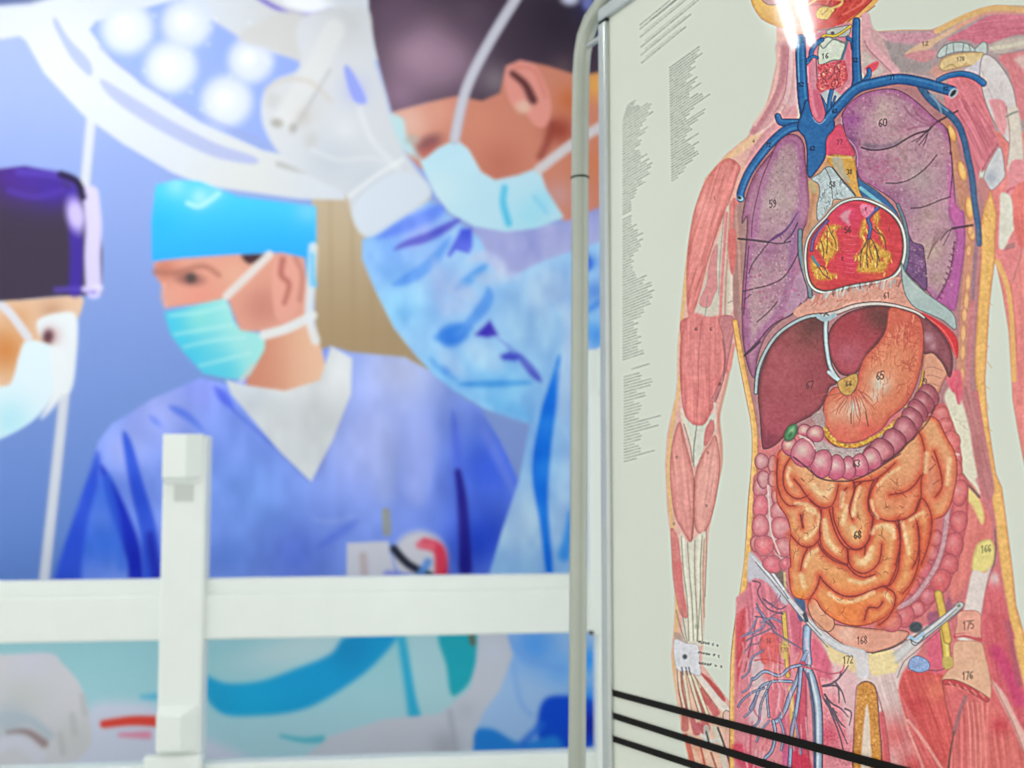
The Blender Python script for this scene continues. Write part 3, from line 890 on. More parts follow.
    A.fill(a3((222, 165), (206, 190), (180, 230), (162, 290), (160, 380), (165, 440), (186, 452), (206, 420), (224, 350), (234, 280), (234, 220)), (226, 160, 148), soft=1,
           edge=(210, 130, 120), ew=4, fib=((-.15, 1), 2, 16), line=(166, 98, 90), lw=.8, la=.7, spots=[(706, 475, 8, (234, 168, 152), .7)])
    A.stroke(a3((160, 290), (158, 400), (152, 480)), 1, (150, 92, 84), .8, .6)
    for (x, y) in ((108, 228), (196, 372), (100, 425), (200, 215)):
        A.num('9', *a3((x, y))[0], 2.6, 1.8, alpha=.4, lw=.8)
    A.fill(a3((118, 455), (140, 480), (160, 470), (175, 455), (195, 455), (188, 560), (184, 680), (186, 780), (130, 780), (126, 660), (124, 560)), (214, 206, 188), soft=1.2, mark=False)
    for pp, w, c in ((((128, 470), (134, 560), (146, 660), (152, 770)), 2.4, (228, 224, 204)), (((150, 485), (154, 580), (160, 680), (164, 770)), 2.6, (222, 220, 198)),
                     (((176, 460), (172, 560), (176, 660), (180, 770)), 2.6, (226, 222, 200)), (((190, 470), (186, 580), (190, 700)), 1.6, (196, 150, 120))):
        A.stroke(a3(*pp), w, c, .95, .7)
    for pp in (((140, 480), (146, 570), (154, 660), (158, 770)), ((162, 475), (162, 580), (168, 690), (170, 770)), ((122, 460), (128, 560), (140, 660), (144, 770)), ((184, 460), (178, 580), (184, 770)), ((196, 440), (196, 520), (192, 640))):
        A.stroke(a3(*pp), .9, (124, 118, 96), .75, .55)
    A.fill(a3((92, 440), (112, 470), (122, 560), (132, 660), (140, 700), (120, 690), (100, 600), (94, 520)), (214, 128, 122), soft=1, line=(170, 96, 90), lw=.6, la=.6, mark=False)
    A.stroke(w1((308, -60), (314, 20), (328, 80), (338, 118)), (8, 3), (212, 112, 110), .9, 1.5)
    for pp in (((320, 110), (335, 200), (345, 258)), ((300, 120), (318, 190), (340, 255)), ((395, 40), (390, 140), (382, 240))):
        A.stroke(w1(*pp), 1, (130, 112, 92), .7, .6)
    A.fill(w1((294, 210), (320, 215), (330, 250), (300, 250)), (170, 150, 140), soft=1, mark=False, alpha=.7)
    A.blob(*w1((382, 183))[0], 2.4, 2.8, (150, 152, 130), .7, 0, .4)
    # hand
    A.fill(w2((84, 240), (190, 240), (210, 290), (300, 420), (340, 500), (300, 800), (180, 800), (120, 600), (90, 430)), (228, 186, 160), soft=1.5, mark=False)
    for pp, c in ((((110, 260), (108, 360), (128, 460), (130, 560)), (190, 96, 88)), (((170, 350), (200, 430), (240, 560)), (196, 92, 92)), (((215, 400), (260, 440), (290, 480)), (198, 88, 92)),
                  (((160, 500), (190, 580)), (186, 84, 90)), (((215, 360), (250, 420)), (192, 90, 84)), (((200, 540), (235, 580)), (180, 70, 84))):
        A.stroke(w2(*pp), (4, 8), c, .85, 1.3)
    for pp, w in ((((118, 250), (140, 380), (155, 480)), 3), (((142, 250), (175, 370), (210, 480)), 3), (((160, 255), (205, 380), (250, 500)), 3), (((98, 250), (104, 350), (125, 450)), 2.2)):
        A.stroke(w2(*pp), w, (222, 208, 182), .95, .7)
        A.stroke([(x - 1.8, y) for x, y in w2(*pp)], .8, (110, 82, 70), .7, .5)
        A.stroke([(x + 1.8, y) for x, y in w2(*pp)], .7, (130, 92, 80), .6, .5)
    A.fill(w2((205, 275), (240, 290), (300, 350), (340, 410), (320, 420), (270, 370), (220, 310)), (190, 84, 80), soft=1.2, mark=False)
    A.stroke(w2((180, 265), (240, 340), (310, 430), (390, 510), (450, 560)), (5, 9), (226, 214, 204), .95, 1, mark=True)
    A.stroke(w2((165, 270), (225, 360), (300, 460)), .9, (130, 96, 88), .7, .6)
    A.fill(w2((340, 470), (400, 500), (460, 555), (500, 600), (495, 650), (470, 668), (430, 640), (390, 560), (330, 520)), (222, 184, 170), soft=1, line=(120, 82, 78), lw=.8, la=.8)
    A.stroke(w2((410, 610), (440, 660), (490, 655)), 1.4, (84, 56, 60), .8, .7)
    for pp, w, c in ((((240, 560), (245, 640)), 6, (190, 190, 180)), (((280, 560), (310, 640), (340, 768)), 5, (206, 200, 184)), (((300, 560), (330, 640), (370, 768)), 2, (60, 66, 60)), (((220, 600), (260, 630), (300, 620)), 4, (206, 206, 198)),
                     (((135, 600), (160, 700), (180, 790)), 5, (206, 96, 78)), (((180, 650), (220, 720), (240, 790)), 6, (226, 160, 130)), (((210, 650), (240, 790)), 2, (190, 80, 70)), (((265, 690), (300, 790)), 2, (170, 90, 70)),
                     (((240, 580), (255, 640)), 2, (70, 70, 70)), (((150, 600), (250, 660), (320, 680)), 3, (216, 190, 176))):
        A.stroke(w2(*pp), w, c, .85, .9)
    A.fill(w1((292, 236), (340, 250), (386, 258), (392, 320), (394, 376), (345, 360), (300, 346)), (216, 214, 218), soft=1, line=(176, 150, 140), lw=.7, la=.6, mark=False)
    A.blob(*w1((334, 302))[0], 2.3, 2.5, (50, 60, 66), .9, 0, .5)
    for x in (322, 338, 350):
        A.stroke(w1((x, 345), (x + 6, 372)), 1.6, (80, 74, 80), .7, .7)
    A.part('')
    A.cur = 0
    for (x, y, L) in ((388, 243, 82), (388, 285, 88), (390, 326, 96)):
        q = w1((x, y))[0]
        for k in range(9):
            if k not in (5, 7):
                for dy in (-.5, .7):
                    u = q[0] + k * L / 3.938 / 9
                    A.stroke([(u, q[1] + k * .45 + dy), (u + r.uniform(.8, 1.6), q[1] + k * .45 + dy + r.uniform(-.6, .8))], 1.0, (50, 50, 48), .75, .5, sm=False)

    # ---- near arm and shoulder (right in the print)
    A.part('arm#r')
    A.fill([(996, 262), (985, 200), (985, 120), (1000, 60), (1064, 30), (1072, 20), (1072, 800), (1068, 800), (1060, 700), (1050, 600), (1038, 520), (1024, 462), (1018, 430), (1013, 400), (1011, 364), (1009, 331), (1003, 294)],
           (228, 132, 126), soft=1.2, sm=False, fib=((.05, 1), 3, 12), line=(206, 130, 90), lw=1)
    A.stroke(x4((414, 262), (445, 330), (468, 420), (480, 560), (486, 768)), 5, (230, 178, 104), .95, 1)
    A.stroke(x4((434, 250), (470, 350), (488, 500), (500, 700)), 1.4, (206, 110, 90), .7, .8)
    A.fill(x4((430, 90), (500, 60), (540, 140), (520, 240), (478, 350), (450, 300), (432, 230), (424, 150)), (226, 130, 130), soft=1.5, mark=False)
    A.fill(x4((432, 50), (478, 20), (500, 90), (478, 140), (446, 180), (430, 150)), (222, 216, 198), soft=1.5, mark=False)
    A.stroke(x4((500, 0), (520, 200), (480, 350)), 1, (150, 110, 100), .6, .8)
    for k in range(3):
        A.stroke(x4((448, 196 + k * 8), (488, 184 + k * 8)), 1.2, (110, 100, 96), .7, .7, sm=False)

    A.part('shoulder')
    A.fill(s1((-40, 190), (20, 217), (200, 206), (390, 206), (480, 172), (600, 112), (720, 60), (830, 36), (1024, 42), (1400, 80), (1400, 900), (760, 900), (500, 900), (300, 600), (-60, 560), (-100, 300)),
           (176, 152, 152), soft=1.2, sm=False, line=(206, 160, 120), lw=1)
    A.fill(s1((40, 225), (300, 222), (440, 205), (420, 260), (330, 300), (210, 300), (100, 280)), (202, 146, 158), soft=3, mark=False, mot=(2.5, 14))
    A.fill(s1((60, 300), (200, 305), (300, 320), (200, 385), (240, 420), (400, 440), (430, 480), (300, 490), (150, 480), (90, 400)), (160, 146, 144), soft=3, mark=False)
    A.fill(s1((210, 372), (300, 305), (400, 262), (480, 220), (560, 175), (640, 130), (720, 92), (700, 130), (600, 185), (520, 235), (430, 290), (340, 360)), (216, 178, 146), soft=1.4, mark=False)
    A.fill(s1((205, 380), (270, 355), (340, 345), (420, 340), (410, 390), (340, 425), (270, 405)), (206, 140, 144), soft=1.2, mark=False)
    A.fill(s1((500, 262), (640, 190), (760, 116), (860, 95), (1000, 100), (1400, 120), (1400, 260), (1000, 235), (860, 280), (760, 300), (690, 296), (620, 270), (540, 280)), (204, 112, 130), soft=1.6,
           fib=((1, -.12), 2.2, 20), mark=False, spots=[(985, 30, 14, (190, 98, 116), .6)])
    A.stroke(s1((430, 212), (540, 155), (660, 100), (800, 60), (920, 60), (1100, 80)), 6, (222, 178, 116), .95, 1.1)
    A.stroke(s1((560, 190), (700, 120), (800, 88), (1000, 88)), 3, (222, 150, 130), .8, 1.2)
    A.num('12', 925, 43.5, 4, 2.4, alpha=.45)
    A.fill(s1((820, 290), (1024, 250), (1400, 240), (1400, 360), (1024, 330), (900, 360), (830, 370)), (196, 180, 168), soft=2, mark=False)
    A.stroke(s1((800, 330), (900, 318), (1024, 290)), 4, (214, 206, 184), .9, 1.2)
    A.stroke(s1((830, 372), (930, 366), (1024, 340)), 1.2, (136, 128, 120), .7, .8)
    A.fill(s1((850, 395), (960, 360), (1400, 340), (1400, 900), (980, 800), (930, 520)), (214, 128, 132), soft=1.6, mark=False, fib=((.3, 1), 3, 10))
    A.fill(s1((960, 400), (1100, 380), (1100, 560), (1024, 480)), (222, 206, 196), soft=3, mark=False, alpha=.7)
    # chest muscle under the vein
    A.fill(s1((520, 520), (640, 505), (740, 560), (770, 660), (800, 800), (850, 1000), (780, 1150), (640, 1150), (570, 1000), (520, 800), (480, 680)), (216, 122, 130), soft=1.4, fib=((.55, 1), 2.4, 20), mark=False)
    A.fill(r1((600, 20), (700, 0), (790, 100), (860, 200), (880, 240), (830, 320), (780, 390), (770, 480), (740, 400), (700, 240)), (212, 120, 132), soft=1.4, fib=((.5, 1), 2.2, 24), mark=False)
    for pp in (((690, 40), (780, 160), (830, 260)), ((740, 20), (820, 130), (862, 210)), ((660, 70), (740, 200), (790, 330))):
        A.stroke(r1(*pp), 1, (168, 84, 96), .6, .7)
    A.fill(s1((380, 500), (420, 440), (470, 480), (560, 500), (500, 540), (430, 530)), (206, 152, 140), soft=2, mark=False)
    # joint capsule and bone
    A.fill(s1((432, 375), (470, 320), (540, 290), (610, 292), (660, 310), (690, 330), (740, 288), (770, 300), (765, 370), (700, 356), (600, 352), (520, 365), (450, 395)), (190, 200, 194), soft=1, line=(96, 104, 104), lw=1, la=.75, mark=False)
    for pp in (((540, 292), (545, 360)), ((612, 300), (605, 352)), ((690, 335), (684, 358)), ((500, 310), (490, 375)), ((650, 312), (660, 352))):
        A.stroke(s1(*pp), 1.2, (110, 126, 128), .8, .7)
    A.fill(s1((446, 440), (470, 400), (540, 372), (620, 360), (700, 356), (748, 362), (740, 410), (705, 452), (640, 450), (580, 462), (530, 475), (480, 485), (452, 468)), (222, 194, 142), soft=1, edge=(200, 166, 110), ew=2.5, line=(150, 120, 84), lw=.7, la=.6, mark=False)
    A.stroke(s1((480, 465), (530, 440), (580, 465), (630, 430)), 1.6, (180, 144, 90), .7, .9)
    A.num('178', 960.5, 59, 4, 2, .8, alpha=.55, lw=.8)
    A.fill(s1((620, 480), (680, 440), (735, 400), (730, 470), (700, 510)), (208, 200, 208), soft=1, mark=False)
    A.fill(s1((752, 372), (810, 392), (880, 470), (945, 590), (978, 760), (1000, 960), (930, 980), (860, 900), (790, 770), (745, 640), (722, 500), (730, 420)), (216, 206, 204), soft=1.1, line=(120, 112, 110), lw=1, la=.75, mark=False,
           spots=[(993, 70, 8, (226, 220, 218), .7)])
    A.stroke(s1((730, 450), (760, 560), (830, 720)), 1, (180, 160, 160), .6, .8)
    A.fill(r1((830, 0), (900, 0), (930, 40), (935, 110), (910, 200), (870, 140), (850, 60)), (224, 152, 156), soft=1.5, mark=False, fib=((.3, 1), 2, 10))
    A.fill(r1((925, 70), (990, 50), (1020, 350), (960, 400), (930, 380), (942, 220)), (218, 206, 192), soft=1.5, mark=False)
    A.stroke(r1((925, 92), (955, 76), (985, 64)), 2, (120, 124, 116), .8, .8)
    A.stroke(r1((925, 40), (945, 200), (930, 360)), 1.2, (176, 110, 112), .7, .8)
    A.fill(r1((800, 420), (840, 330), (885, 262), (905, 300), (915, 380), (915, 430), (850, 500), (815, 470)), (208, 206, 208), soft=1.2, line=(124, 96, 100), lw=.9, la=.6, mark=False, spots=[(991, 177, 6, (150, 156, 172), .7)])
    A.stroke(r1((790, 400), (830, 320), (880, 245)), 1.4, (130, 84, 90), .7, .8)
    A.fill(r1((945, 360), (985, 330), (1024, 345), (1060, 420), (1024, 470), (915, 555), (925, 480)), (226, 142, 146), soft=1.2, mark=False)
    A.stroke(r1((915, 552), (940, 500), (1000, 480), (1060, 440)), 2.6, (206, 92, 104), .8, 1)
    A.fill(r1((960, 520), (1060, 470), (1100, 800), (990, 800)), (226, 116, 108), soft=1.5, fib=((.1, 1), 2.4, 14), mark=False)
    A.fill(r1((895, 520), (950, 540), (960, 650), (930, 800), (885, 820), (890, 640)), (222, 216, 200), soft=1.5, mark=False)
    A.fill(r1((780, 430), (830, 500), (800, 620), (780, 780), (740, 780), (745, 560)), (196, 126, 122), soft=1.6, mark=False)

    # ---- jaw at the top
    A.part('jaw')
    A.fill(n1((60, -170), (75, 0), (110, 80), (150, 132), (215, 165), (330, 200), (400, 240), (500, 262), (540, 205), (600, 190), (700, 170), (760, 150), (880, 60), (975, -30), (1000, -170)), (202, 66, 56), soft=1, sm=False)
    A.fill(n1((60, -170), (75, 0), (105, 70), (150, 130), (220, 168), (320, 198), (330, 120), (300, 0), (290, -170)), [(752, 0, (222, 176, 70)), (780, 26, (206, 150, 52))], soft=1, edge=(196, 140, 70), ew=2.5)
    A.fill(n1((130, -60), (160, 10), (210, 34), (260, 20), (262, -60)), (176, 120, 110), soft=1.2, line=(110, 70, 60), lw=1)
    A.fill(n1((250, -100), (300, -100), (460, -60), (470, 60), (500, 180), (420, 240), (350, 200), (310, 100)), (222, 128, 92), soft=2)
    for k in range(24):
        x = r.uniform(480, 820)
        y = r.uniform(-140, 160)
        if y < 180 - abs(x - 560) * .4:
            A.stroke(n1((x, y), (x + r.uniform(10, 40), y - r.uniform(20, 70)), (x + r.uniform(50, 90), y - r.uniform(70, 120))), r.uniform(.8, 2.2), r.choice([(168, 40, 44), (226, 120, 100), (214, 90, 84), (150, 34, 40)]), .75, .6)
    A.stroke(n1((470, 30), (520, 0), (600, -10), (690, 0)), 2, (226, 190, 120), .8, .8)
    A.stroke(n1((480, 40), (540, 30), (620, 46)), 1.2, (140, 40, 40), .8, .6)
    A.fill(n1((525, 120), (520, 85), (550, 50), (600, 45), (645, 65), (625, 95), (600, 130), (560, 132)), (224, 186, 96), soft=.8, line=(150, 90, 50), lw=.8, mot=(1.6, 26))
    A.stroke(n1((560, 100), (585, 80), (600, 60)), 1, (130, 100, 50), .8, .6)
    A.stroke(n1((620, 60), (690, 30), (700, -10)), 2.2, (226, 196, 120), .85, .8)
    A.stroke(n1((700, 100), (760, 70), (840, 20), (900, -60)), 2, (226, 110, 90), .8, .9)
    A.stroke(n1((720, 170), (800, 110), (880, 50), (985, -60)), 4.5, (226, 172, 96), .95, .8)
    A.stroke(n1((745, 178), (830, 110), (920, 40)), 1, (160, 70, 50), .8, .6)
    A.stroke(n1((735, 150), (820, 80), (900, 0)), 1.2, (140, 34, 36), .8, .6)
    A.stroke(n1((470, 70), (510, 190), (560, 205), (650, 180)), 1.1, (120, 30, 34), .8, .6)

    # ---- neck
    A.part('neck')
    A.fill(n1((440, 250), (740, 150), (775, 170), (775, 560), (660, 720), (600, 800), (520, 800), (470, 700), (440, 480)), (206, 132, 146), soft=1.2, sm=False)
    A.fill(n1((860, 100), (885, 160), (915, 210), (950, 230), (1024, 380), (1024, 500), (930, 510), (850, 500), (825, 460), (825, 140)), (202, 160, 158), soft=1.5)
    A.stroke(n1((860, 110), (870, 260), (920, 340), (1000, 420), (1060, 480)), 8, (224, 168, 174), .9, 1.5)
    A.stroke(n1((850, 280), (880, 340), (960, 420), (1030, 490)), 1.2, (160, 104, 112), .7, .8)
    A.stroke(n1((880, 110), (910, 200), (1000, 270)), 2.4, (214, 168, 170), .8, 1)
    A.fill(n1((840, 350), (900, 400), (980, 480), (920, 515), (860, 470), (835, 440)), (202, 184, 176), soft=1.5)
    A.fill(n1((855, 465), (900, 430), (945, 420), (940, 460), (900, 495), (880, 490)), (220, 80, 96), soft=1.2)
    A.stroke(n1((480, 380), (470, 520), (480, 660), (500, 800)), 4, (220, 120, 140), .9, 1)
    A.stroke(n1((460, 460), (462, 560)), 2.2, (232, 190, 200), .7, .8)
    A.stroke(n1((735, 300), (740, 420), (720, 520), (680, 620), (640, 690)), 4.5, (216, 118, 134), .9, 1)
    A.stroke(n1((520, 400), (525, 520), (540, 640)), 1.2, (120, 60, 84), .8, .6)
    A.fill(n1((590, 215), (620, 196), (700, 180), (745, 175), (752, 220), (720, 250), (640, 250), (598, 240)), (184, 184, 172), soft=.9, line=(96, 88, 80), lw=.8, mot=(1.5, 20))
    A.blob(*n1((632, 226))[0], 1.8, 1.6, (50, 46, 50), .85, 0, .5)
    A.stroke(n1((555, 262), (580, 240), (640, 246), (690, 225), (755, 178)), 2.4, (218, 190, 66), .95, .6, line=(110, 90, 40), lw=.6)
    A.fill(n1((548, 290), (600, 252), (640, 268), (690, 282), (722, 310), (700, 372), (685, 408), (630, 412), (570, 440), (538, 440), (532, 360)), (208, 214, 196), soft=.9, line=(84, 92, 84), lw=.9, edge=(176, 186, 168), ew=2,
           spots=[(830, 48, 5, (226, 230, 216), .8)])
    A.stroke(n1((545, 300), (570, 330), (610, 290), (650, 262), (690, 290), (722, 280), (735, 240)), 1.4, (120, 128, 122), .85, .6)
    A.stroke(n1((740, 250), (722, 320), (700, 390), (690, 420)), 2.6, (60, 110, 130), .8, .8)
    A.num('16', *n1((580, 382))[0], 5, 2.4, alpha=.75)
    A.fill(n1((532, 448), (580, 436), (640, 425), (690, 410), (718, 420), (728, 470), (735, 540), (690, 590), (640, 610), (590, 625), (545, 630), (520, 590), (535, 520)), (210, 88, 92), soft=1, mot=(1.4, 34),
           edge=(198, 70, 82), ew=3)
    for k in range(46):
        x, y = r.uniform(530, 725), r.uniform(435, 610)
        A.blob(*n1((x, y))[0], r.uniform(.5, 1.1), r.uniform(.5, 1), r.choice([(238, 206, 180), (236, 190, 170), (150, 40, 60), (226, 140, 120)]), .75, 0, .4)
    for k in range(7):
        x, y = r.uniform(560, 680), r.uniform(440, 560)
        A.stroke(n1((x, y), (x + r.uniform(-30, 30), y + 30), (x + r.uniform(-40, 30), y + 70)), .9, (110, 40, 60), .75, .5)
    A.stroke(n1((690, 420), (650, 450), (640, 500), (600, 540)), 1.2, (70, 60, 80), .7, .6)
    A.fill(n1((560, 640), (620, 610), (680, 640), (700, 660), (650, 720), (610, 800), (570, 740)), (176, 184, 188), soft=1.2, mot=(1.4, 16))
    A.num('5', *n1((594, 492))[0], 4, 2, alpha=.6)

    # ---- chest: ground between the lungs and the chest wall
    A.part('chest')
    A.fill([(740, 200), (755, 165), (775, 140), (800, 118), (840, 100), (880, 84), (920, 88), (948, 110), (962, 150), (983, 200), (986, 260), (984, 320), (980, 380), (960, 420), (780, 450), (757, 440),
            (752, 400), (742, 360), (733, 300)], (176, 120, 122), soft=1.2)
    A.fill(ll((16, 120), (50, 60), (75, 130), (60, 240), (50, 340), (46, 460), (20, 460), (10, 330)), (170, 128, 122), soft=1.5, fib=((0, 1), 2.4, 8))
    A.fill(ll((-6, 180), (20, 180), (18, 300), (6, 330), (-4, 280)), (214, 112, 106), soft=1.2)
    A.stroke(ll((20, 110), (30, 230), (34, 330), (40, 440)), 2.6, (206, 150, 130), .7, 1)
    # chest wall at the right: ribs cut across
    A.stroke(r1((590, 140), (620, 250), (660, 420), (690, 560), (710, 720), (720, 820)), 11, (196, 132, 104), .95, 1.6)
    A.stroke(x4((300, 0), (298, 160), (290, 300), (280, 430), (272, 560), (262, 700), (262, 860)), 9, (206, 140, 112), .95, 1.5)
    A.stroke(x4((270, 150), (262, 320), (244, 460)), 3.6, (182, 128, 108), .8, 1.3)
    for x, y, rx, ry, ro in ((622, 185, 3.2, 7.6, -.35), (680, 395, 3.4, 9.5, -.25), (720, 600, 3.5, 10.5, -.1), (736, 745, 3, 6, -.1)):
        px, py = r1((x, y))[0]
        A.blob(px, py, rx + .9, ry + .9, (176, 104, 62), .9, ro, .7)
        A.blob(px, py, rx, ry, (234, 178, 96), 1, ro, .7)
        A.blob(px - .4, py - 2, rx * .5, ry * .6, (242, 204, 132), .8, ro, .4)
    for k, (x, y, ry) in enumerate(((300, 130, 4), (294, 215, 5), (290, 350, 8), (283, 430, 8), (275, 490, 6), (270, 570, 8), (268, 650, 7), (264, 745, 6))):
        px, py = x4((x, y))[0]
        A.blob(px, py, 2.9, ry + .8, (182, 110, 80), .8, .05, .6)
        A.blob(px, py, 2.2, ry, (232, 178, 122), 1, .05, .6)
    A.stroke(x4((325, 60), (330, 200), (318, 330), (308, 460), (300, 560)), 6, (204, 130, 126), .9, 1.6)
    A.stroke(x4((330, 180), (320, 330), (306, 470), (300, 600), (290, 760), (296, 900)), 4, (206, 120, 124), .9, 1.6)
    # fat under the skin at the right flank
    A.part('flank#r')
    A.fill([(991, 190), (997, 215), (995, 240), (995, 259), (992, 282), (989, 310), (987, 350), (985, 380), (987, 411), (991, 442), (996, 474), (1002, 488), (1005, 511), (1009, 542), (1013, 574), (1016, 605),
            (1024, 634), (1030, 655), (1050, 720), (1072, 800), (1050, 800), (1026, 720), (1015, 655), (1009, 620), (1006, 600), (1001, 574), (997, 542), (993, 511), (989, 480), (987, 452), (981, 425), (977, 395),
            (975, 375), (975, 350), (978, 305), (981, 259), (980, 230), (984, 208)], (234, 182, 102), soft=1, edge=(218, 150, 88), ew=3.2, mot=(4, 14), sm=False, line=(196, 124, 80), lw=.8, la=.6)
    for k in range(20):
        t = k / 20
        A.stroke([(985 + 3 * math.sin(k * 3) + max(0, t - .55) * 55, 215 + t * 420), (990 + 2 * math.sin(k * 2) + max(0, t - .55) * 55, 221 + t * 420)], 1, (206, 142, 76), .5, .8, sm=False)

    # ---- lungs
    def lung_texture(P, n, cols, sz=(.5, 1.1)):
        S = spline(P, True)
        x0, y0 = S.min(0)
        x1_, y1_ = S.max(0)
        for _ in range(int(n * 1.5)):
            x, y = r.uniform(x0, x1_), r.uniform(y0, y1_)
            if Art.dist(S, np.array([[x]]), np.array([[y]]), True)[0, 0] < -1.5:
                A.blob(x, y, r.uniform(*sz), r.uniform(*sz), r.choice(cols), r.uniform(.4, .85), 0, .3)

    A.part('lung#l')
    outer = l1((300, 290), (250, 350), (200, 420), (165, 500), (140, 590), (125, 700)) + ll((60, 130), (56, 230), (48, 330), (42, 440), (46, 560), (62, 645), (84, 690), (96, 620), (125, 545), (180, 488), (240, 452),
                                                                                            (268, 415), (276, 396), (262, 330), (246, 270), (250, 190), (276, 130)) + l1((515, 580), (500, 480), (485, 350), (478, 260), (450, 210), (400, 195), (340, 225))
    A.fill(outer, (172, 114, 142), soft=1, edge=(146, 80, 116), ew=5, line=(72, 48, 64), lw=1, la=.75, mot=(3, 10))
    inner = l1((312, 290), (290, 350), (255, 440), (225, 540), (205, 640), (190, 760)) + ll((80, 130), (70, 230), (56, 340), (52, 430), (55, 540), (70, 600), (110, 540), (170, 470), (215, 400), (222, 330), (230, 230),
                                                                                           (240, 150), (252, 60)) + l1((470, 480), (472, 380), (460, 290), (430, 230), (380, 225), (340, 250))
    A.fill(inner, (178, 138, 148), soft=2, edge=(166, 98, 144), ew=8, mot=(3.5, 15, (1, .95, 1)),
           spots=[(779, 200, 16, (180, 154, 152), .9), (782, 170, 12, (176, 150, 150), .8), (770, 250, 14, (152, 92, 130), .8), (798, 235, 12, (124, 70, 130), .85), (756, 300, 10, (176, 136, 140), .6), (776, 290, 12, (164, 106, 134), .7)])
    A.stroke(l1((300, 300), (270, 370), (235, 460), (205, 580), (185, 680), (178, 780)), 1.1, (94, 50, 76), .8, .6)
    A.fill(ll((215, 130), (240, 110), (246, 180), (230, 250), (210, 330), (196, 400), (180, 440), (160, 470), (190, 380), (205, 250)), (150, 98, 140), soft=3, mark=False, alpha=.8)
    A.fill(ll((210, 400), (240, 320), (262, 345), (274, 395), (240, 445), (190, 480), (196, 440)), (178, 134, 158), soft=1.5, mark=False)
    lung_texture(inner, 330, [(206, 180, 176), (200, 172, 170), (148, 94, 128), (198, 130, 150), (140, 92, 116)], (.4, .9))
    for k in range(9):
        t = k / 8
        A.stroke(ll((135, 216), (165 + t * 30, 190 - 12 * t), (180 + 58 * t, 205 - 95 * t)), 1, (96, 44, 110), .6, .6)
    for pp, w in ((((30, 205), (80, 210), (136, 217)), 2.2), (((136, 217), (110, 250), (80, 290), (66, 325)), 1.2), (((190, 215), (215, 190), (236, 150)), 1.3), (((240, 250), (215, 300), (180, 345), (130, 368), (80, 380), (48, 388)), 1.3),
                  (((166, 424), (135, 460), (95, 495)), 1.2), (((248, 430), (215, 470), (150, 505), (100, 560), (48, 615)), 1.4), (((104, 565), (78, 590), (48, 614)), 2.2), (((136, 217), (170, 222), (212, 214)), 1.1),
                  (((66, 230), (58, 330), (48, 470)), .9), (((50, 420), (60, 410), (72, 400)), .9)):
        A.stroke(ll(*pp), w, (52, 30, 44), .85, .55)
    A.stroke(ll((245, 178), (246, 260), (262, 330), (276, 372), (280, 405)), 4.5, (112, 138, 146), .95, .9, edge=(60, 80, 96), line=(50, 54, 66), lw=.7)
    for _ in range(60):
        x, y = r.uniform(742, 800), r.uniform(255, 345)
        if A.lab[int((y - A.y0) / A.step), int((x - A.x0) / A.step)] == A.cur:
            A.blob(x, y, r.uniform(.8, 1.6), r.uniform(.7, 1.4), r.choice([(186, 76, 130), (150, 60, 110), (212, 160, 170)]), .5, 0, .3)
    A.num('59', *l1((300, 590))[0], 7.5, 2.6, 1, lw=1)

    A.part('lung#r')
    RL = [(842, 118), (845, 109), (852, 101), (863, 94), (877, 90), (892, 89), (904, 93), (918, 103), (934, 118), (946, 128), (950, 145), (953, 172), (955, 200), (957, 226), (962, 240), (958, 270), (955, 300), (948, 312),
          (935, 301), (930, 294), (922, 286), (908, 274), (905, 250), (904, 230), (901, 215), (894, 201), (880, 191), (869, 184), (860, 178), (856, 165), (856, 152), (847, 138)]
    A.fill(RL, (180, 134, 150), soft=1, edge=(164, 88, 138), ew=9, line=(74, 44, 66), lw=1, la=.8, mot=(3.5, 14, (1, .95, 1)),
           spots=[(882, 112, 14, (192, 164, 158), .95), (900, 135, 14, (184, 152, 150), .8), (852, 120, 10, (154, 78, 142), .95), (850, 138, 9, (136, 78, 124), .9), (868, 104, 8, (166, 96, 140), .7), (905, 128, 9, (176, 110, 138), .6), (900, 158, 14, (180, 142, 146), .8), (878, 168, 14, (170, 104, 134), .8),
                  (920, 180, 16, (172, 148, 148), .9), (925, 215, 14, (180, 150, 140), .9), (938, 150, 12, (184, 144, 148), .8), (912, 205, 14, (158, 112, 138), .8), (932, 250, 13, (184, 156, 142), .95), (938, 278, 10, (178, 146, 140), .9),
                  (948, 150, 8, (190, 130, 146), .7), (922, 112, 8, (164, 92, 124), .7), (895, 195, 10, (150, 96, 130), .8)])
    A.fill(x4((255, 40), (275, 60), (278, 200), (255, 370), (236, 470), (196, 452), (150, 432), (205, 340), (225, 250), (240, 170), (232, 110), (208, 60), (216, 0)), (178, 88, 152), soft=1.2, edge=(152, 70, 128), ew=3, mark=True)
    A.fill(r1((600, 360), (640, 560), (680, 640), (650, 700), (610, 620)), (196, 96, 158), soft=2.5, mark=False, alpha=.8)
    A.stroke(x4((232, 180), (224, 250), (206, 330), (160, 420)), 1.4, (96, 30, 74), .9, .6)
    for k in range(10):
        t = k / 9
        x, y = 232 - 62 * t, 180 + 235 * t
        A.stroke(x4((x, y), (x + 6, y + 6)), 1.6, (110, 34, 84), .8, .6, sm=False)
    A.fill(x4((28, 140), (55, 180), (96, 195), (104, 240), (112, 300), (112, 384), (70, 350), (24, 300), (12, 240)), (108, 66, 114), soft=1.2, line=(50, 26, 50), lw=1, la=.8, mot=(2.5, 18), mark=False, spots=[(918, 262, 6, (134, 88, 136), .7)])
    lung_texture(RL, 620, [(206, 180, 172), (198, 168, 166), (150, 94, 124), (196, 116, 140), (140, 88, 116), (186, 104, 134)], (.4, .9))
    for k in range(26):
        A.blob(r.uniform(862, 905), r.uniform(158, 182), r.uniform(1, 2), r.uniform(.9, 1.6), (178, 84, 122), .55, 0, .3)
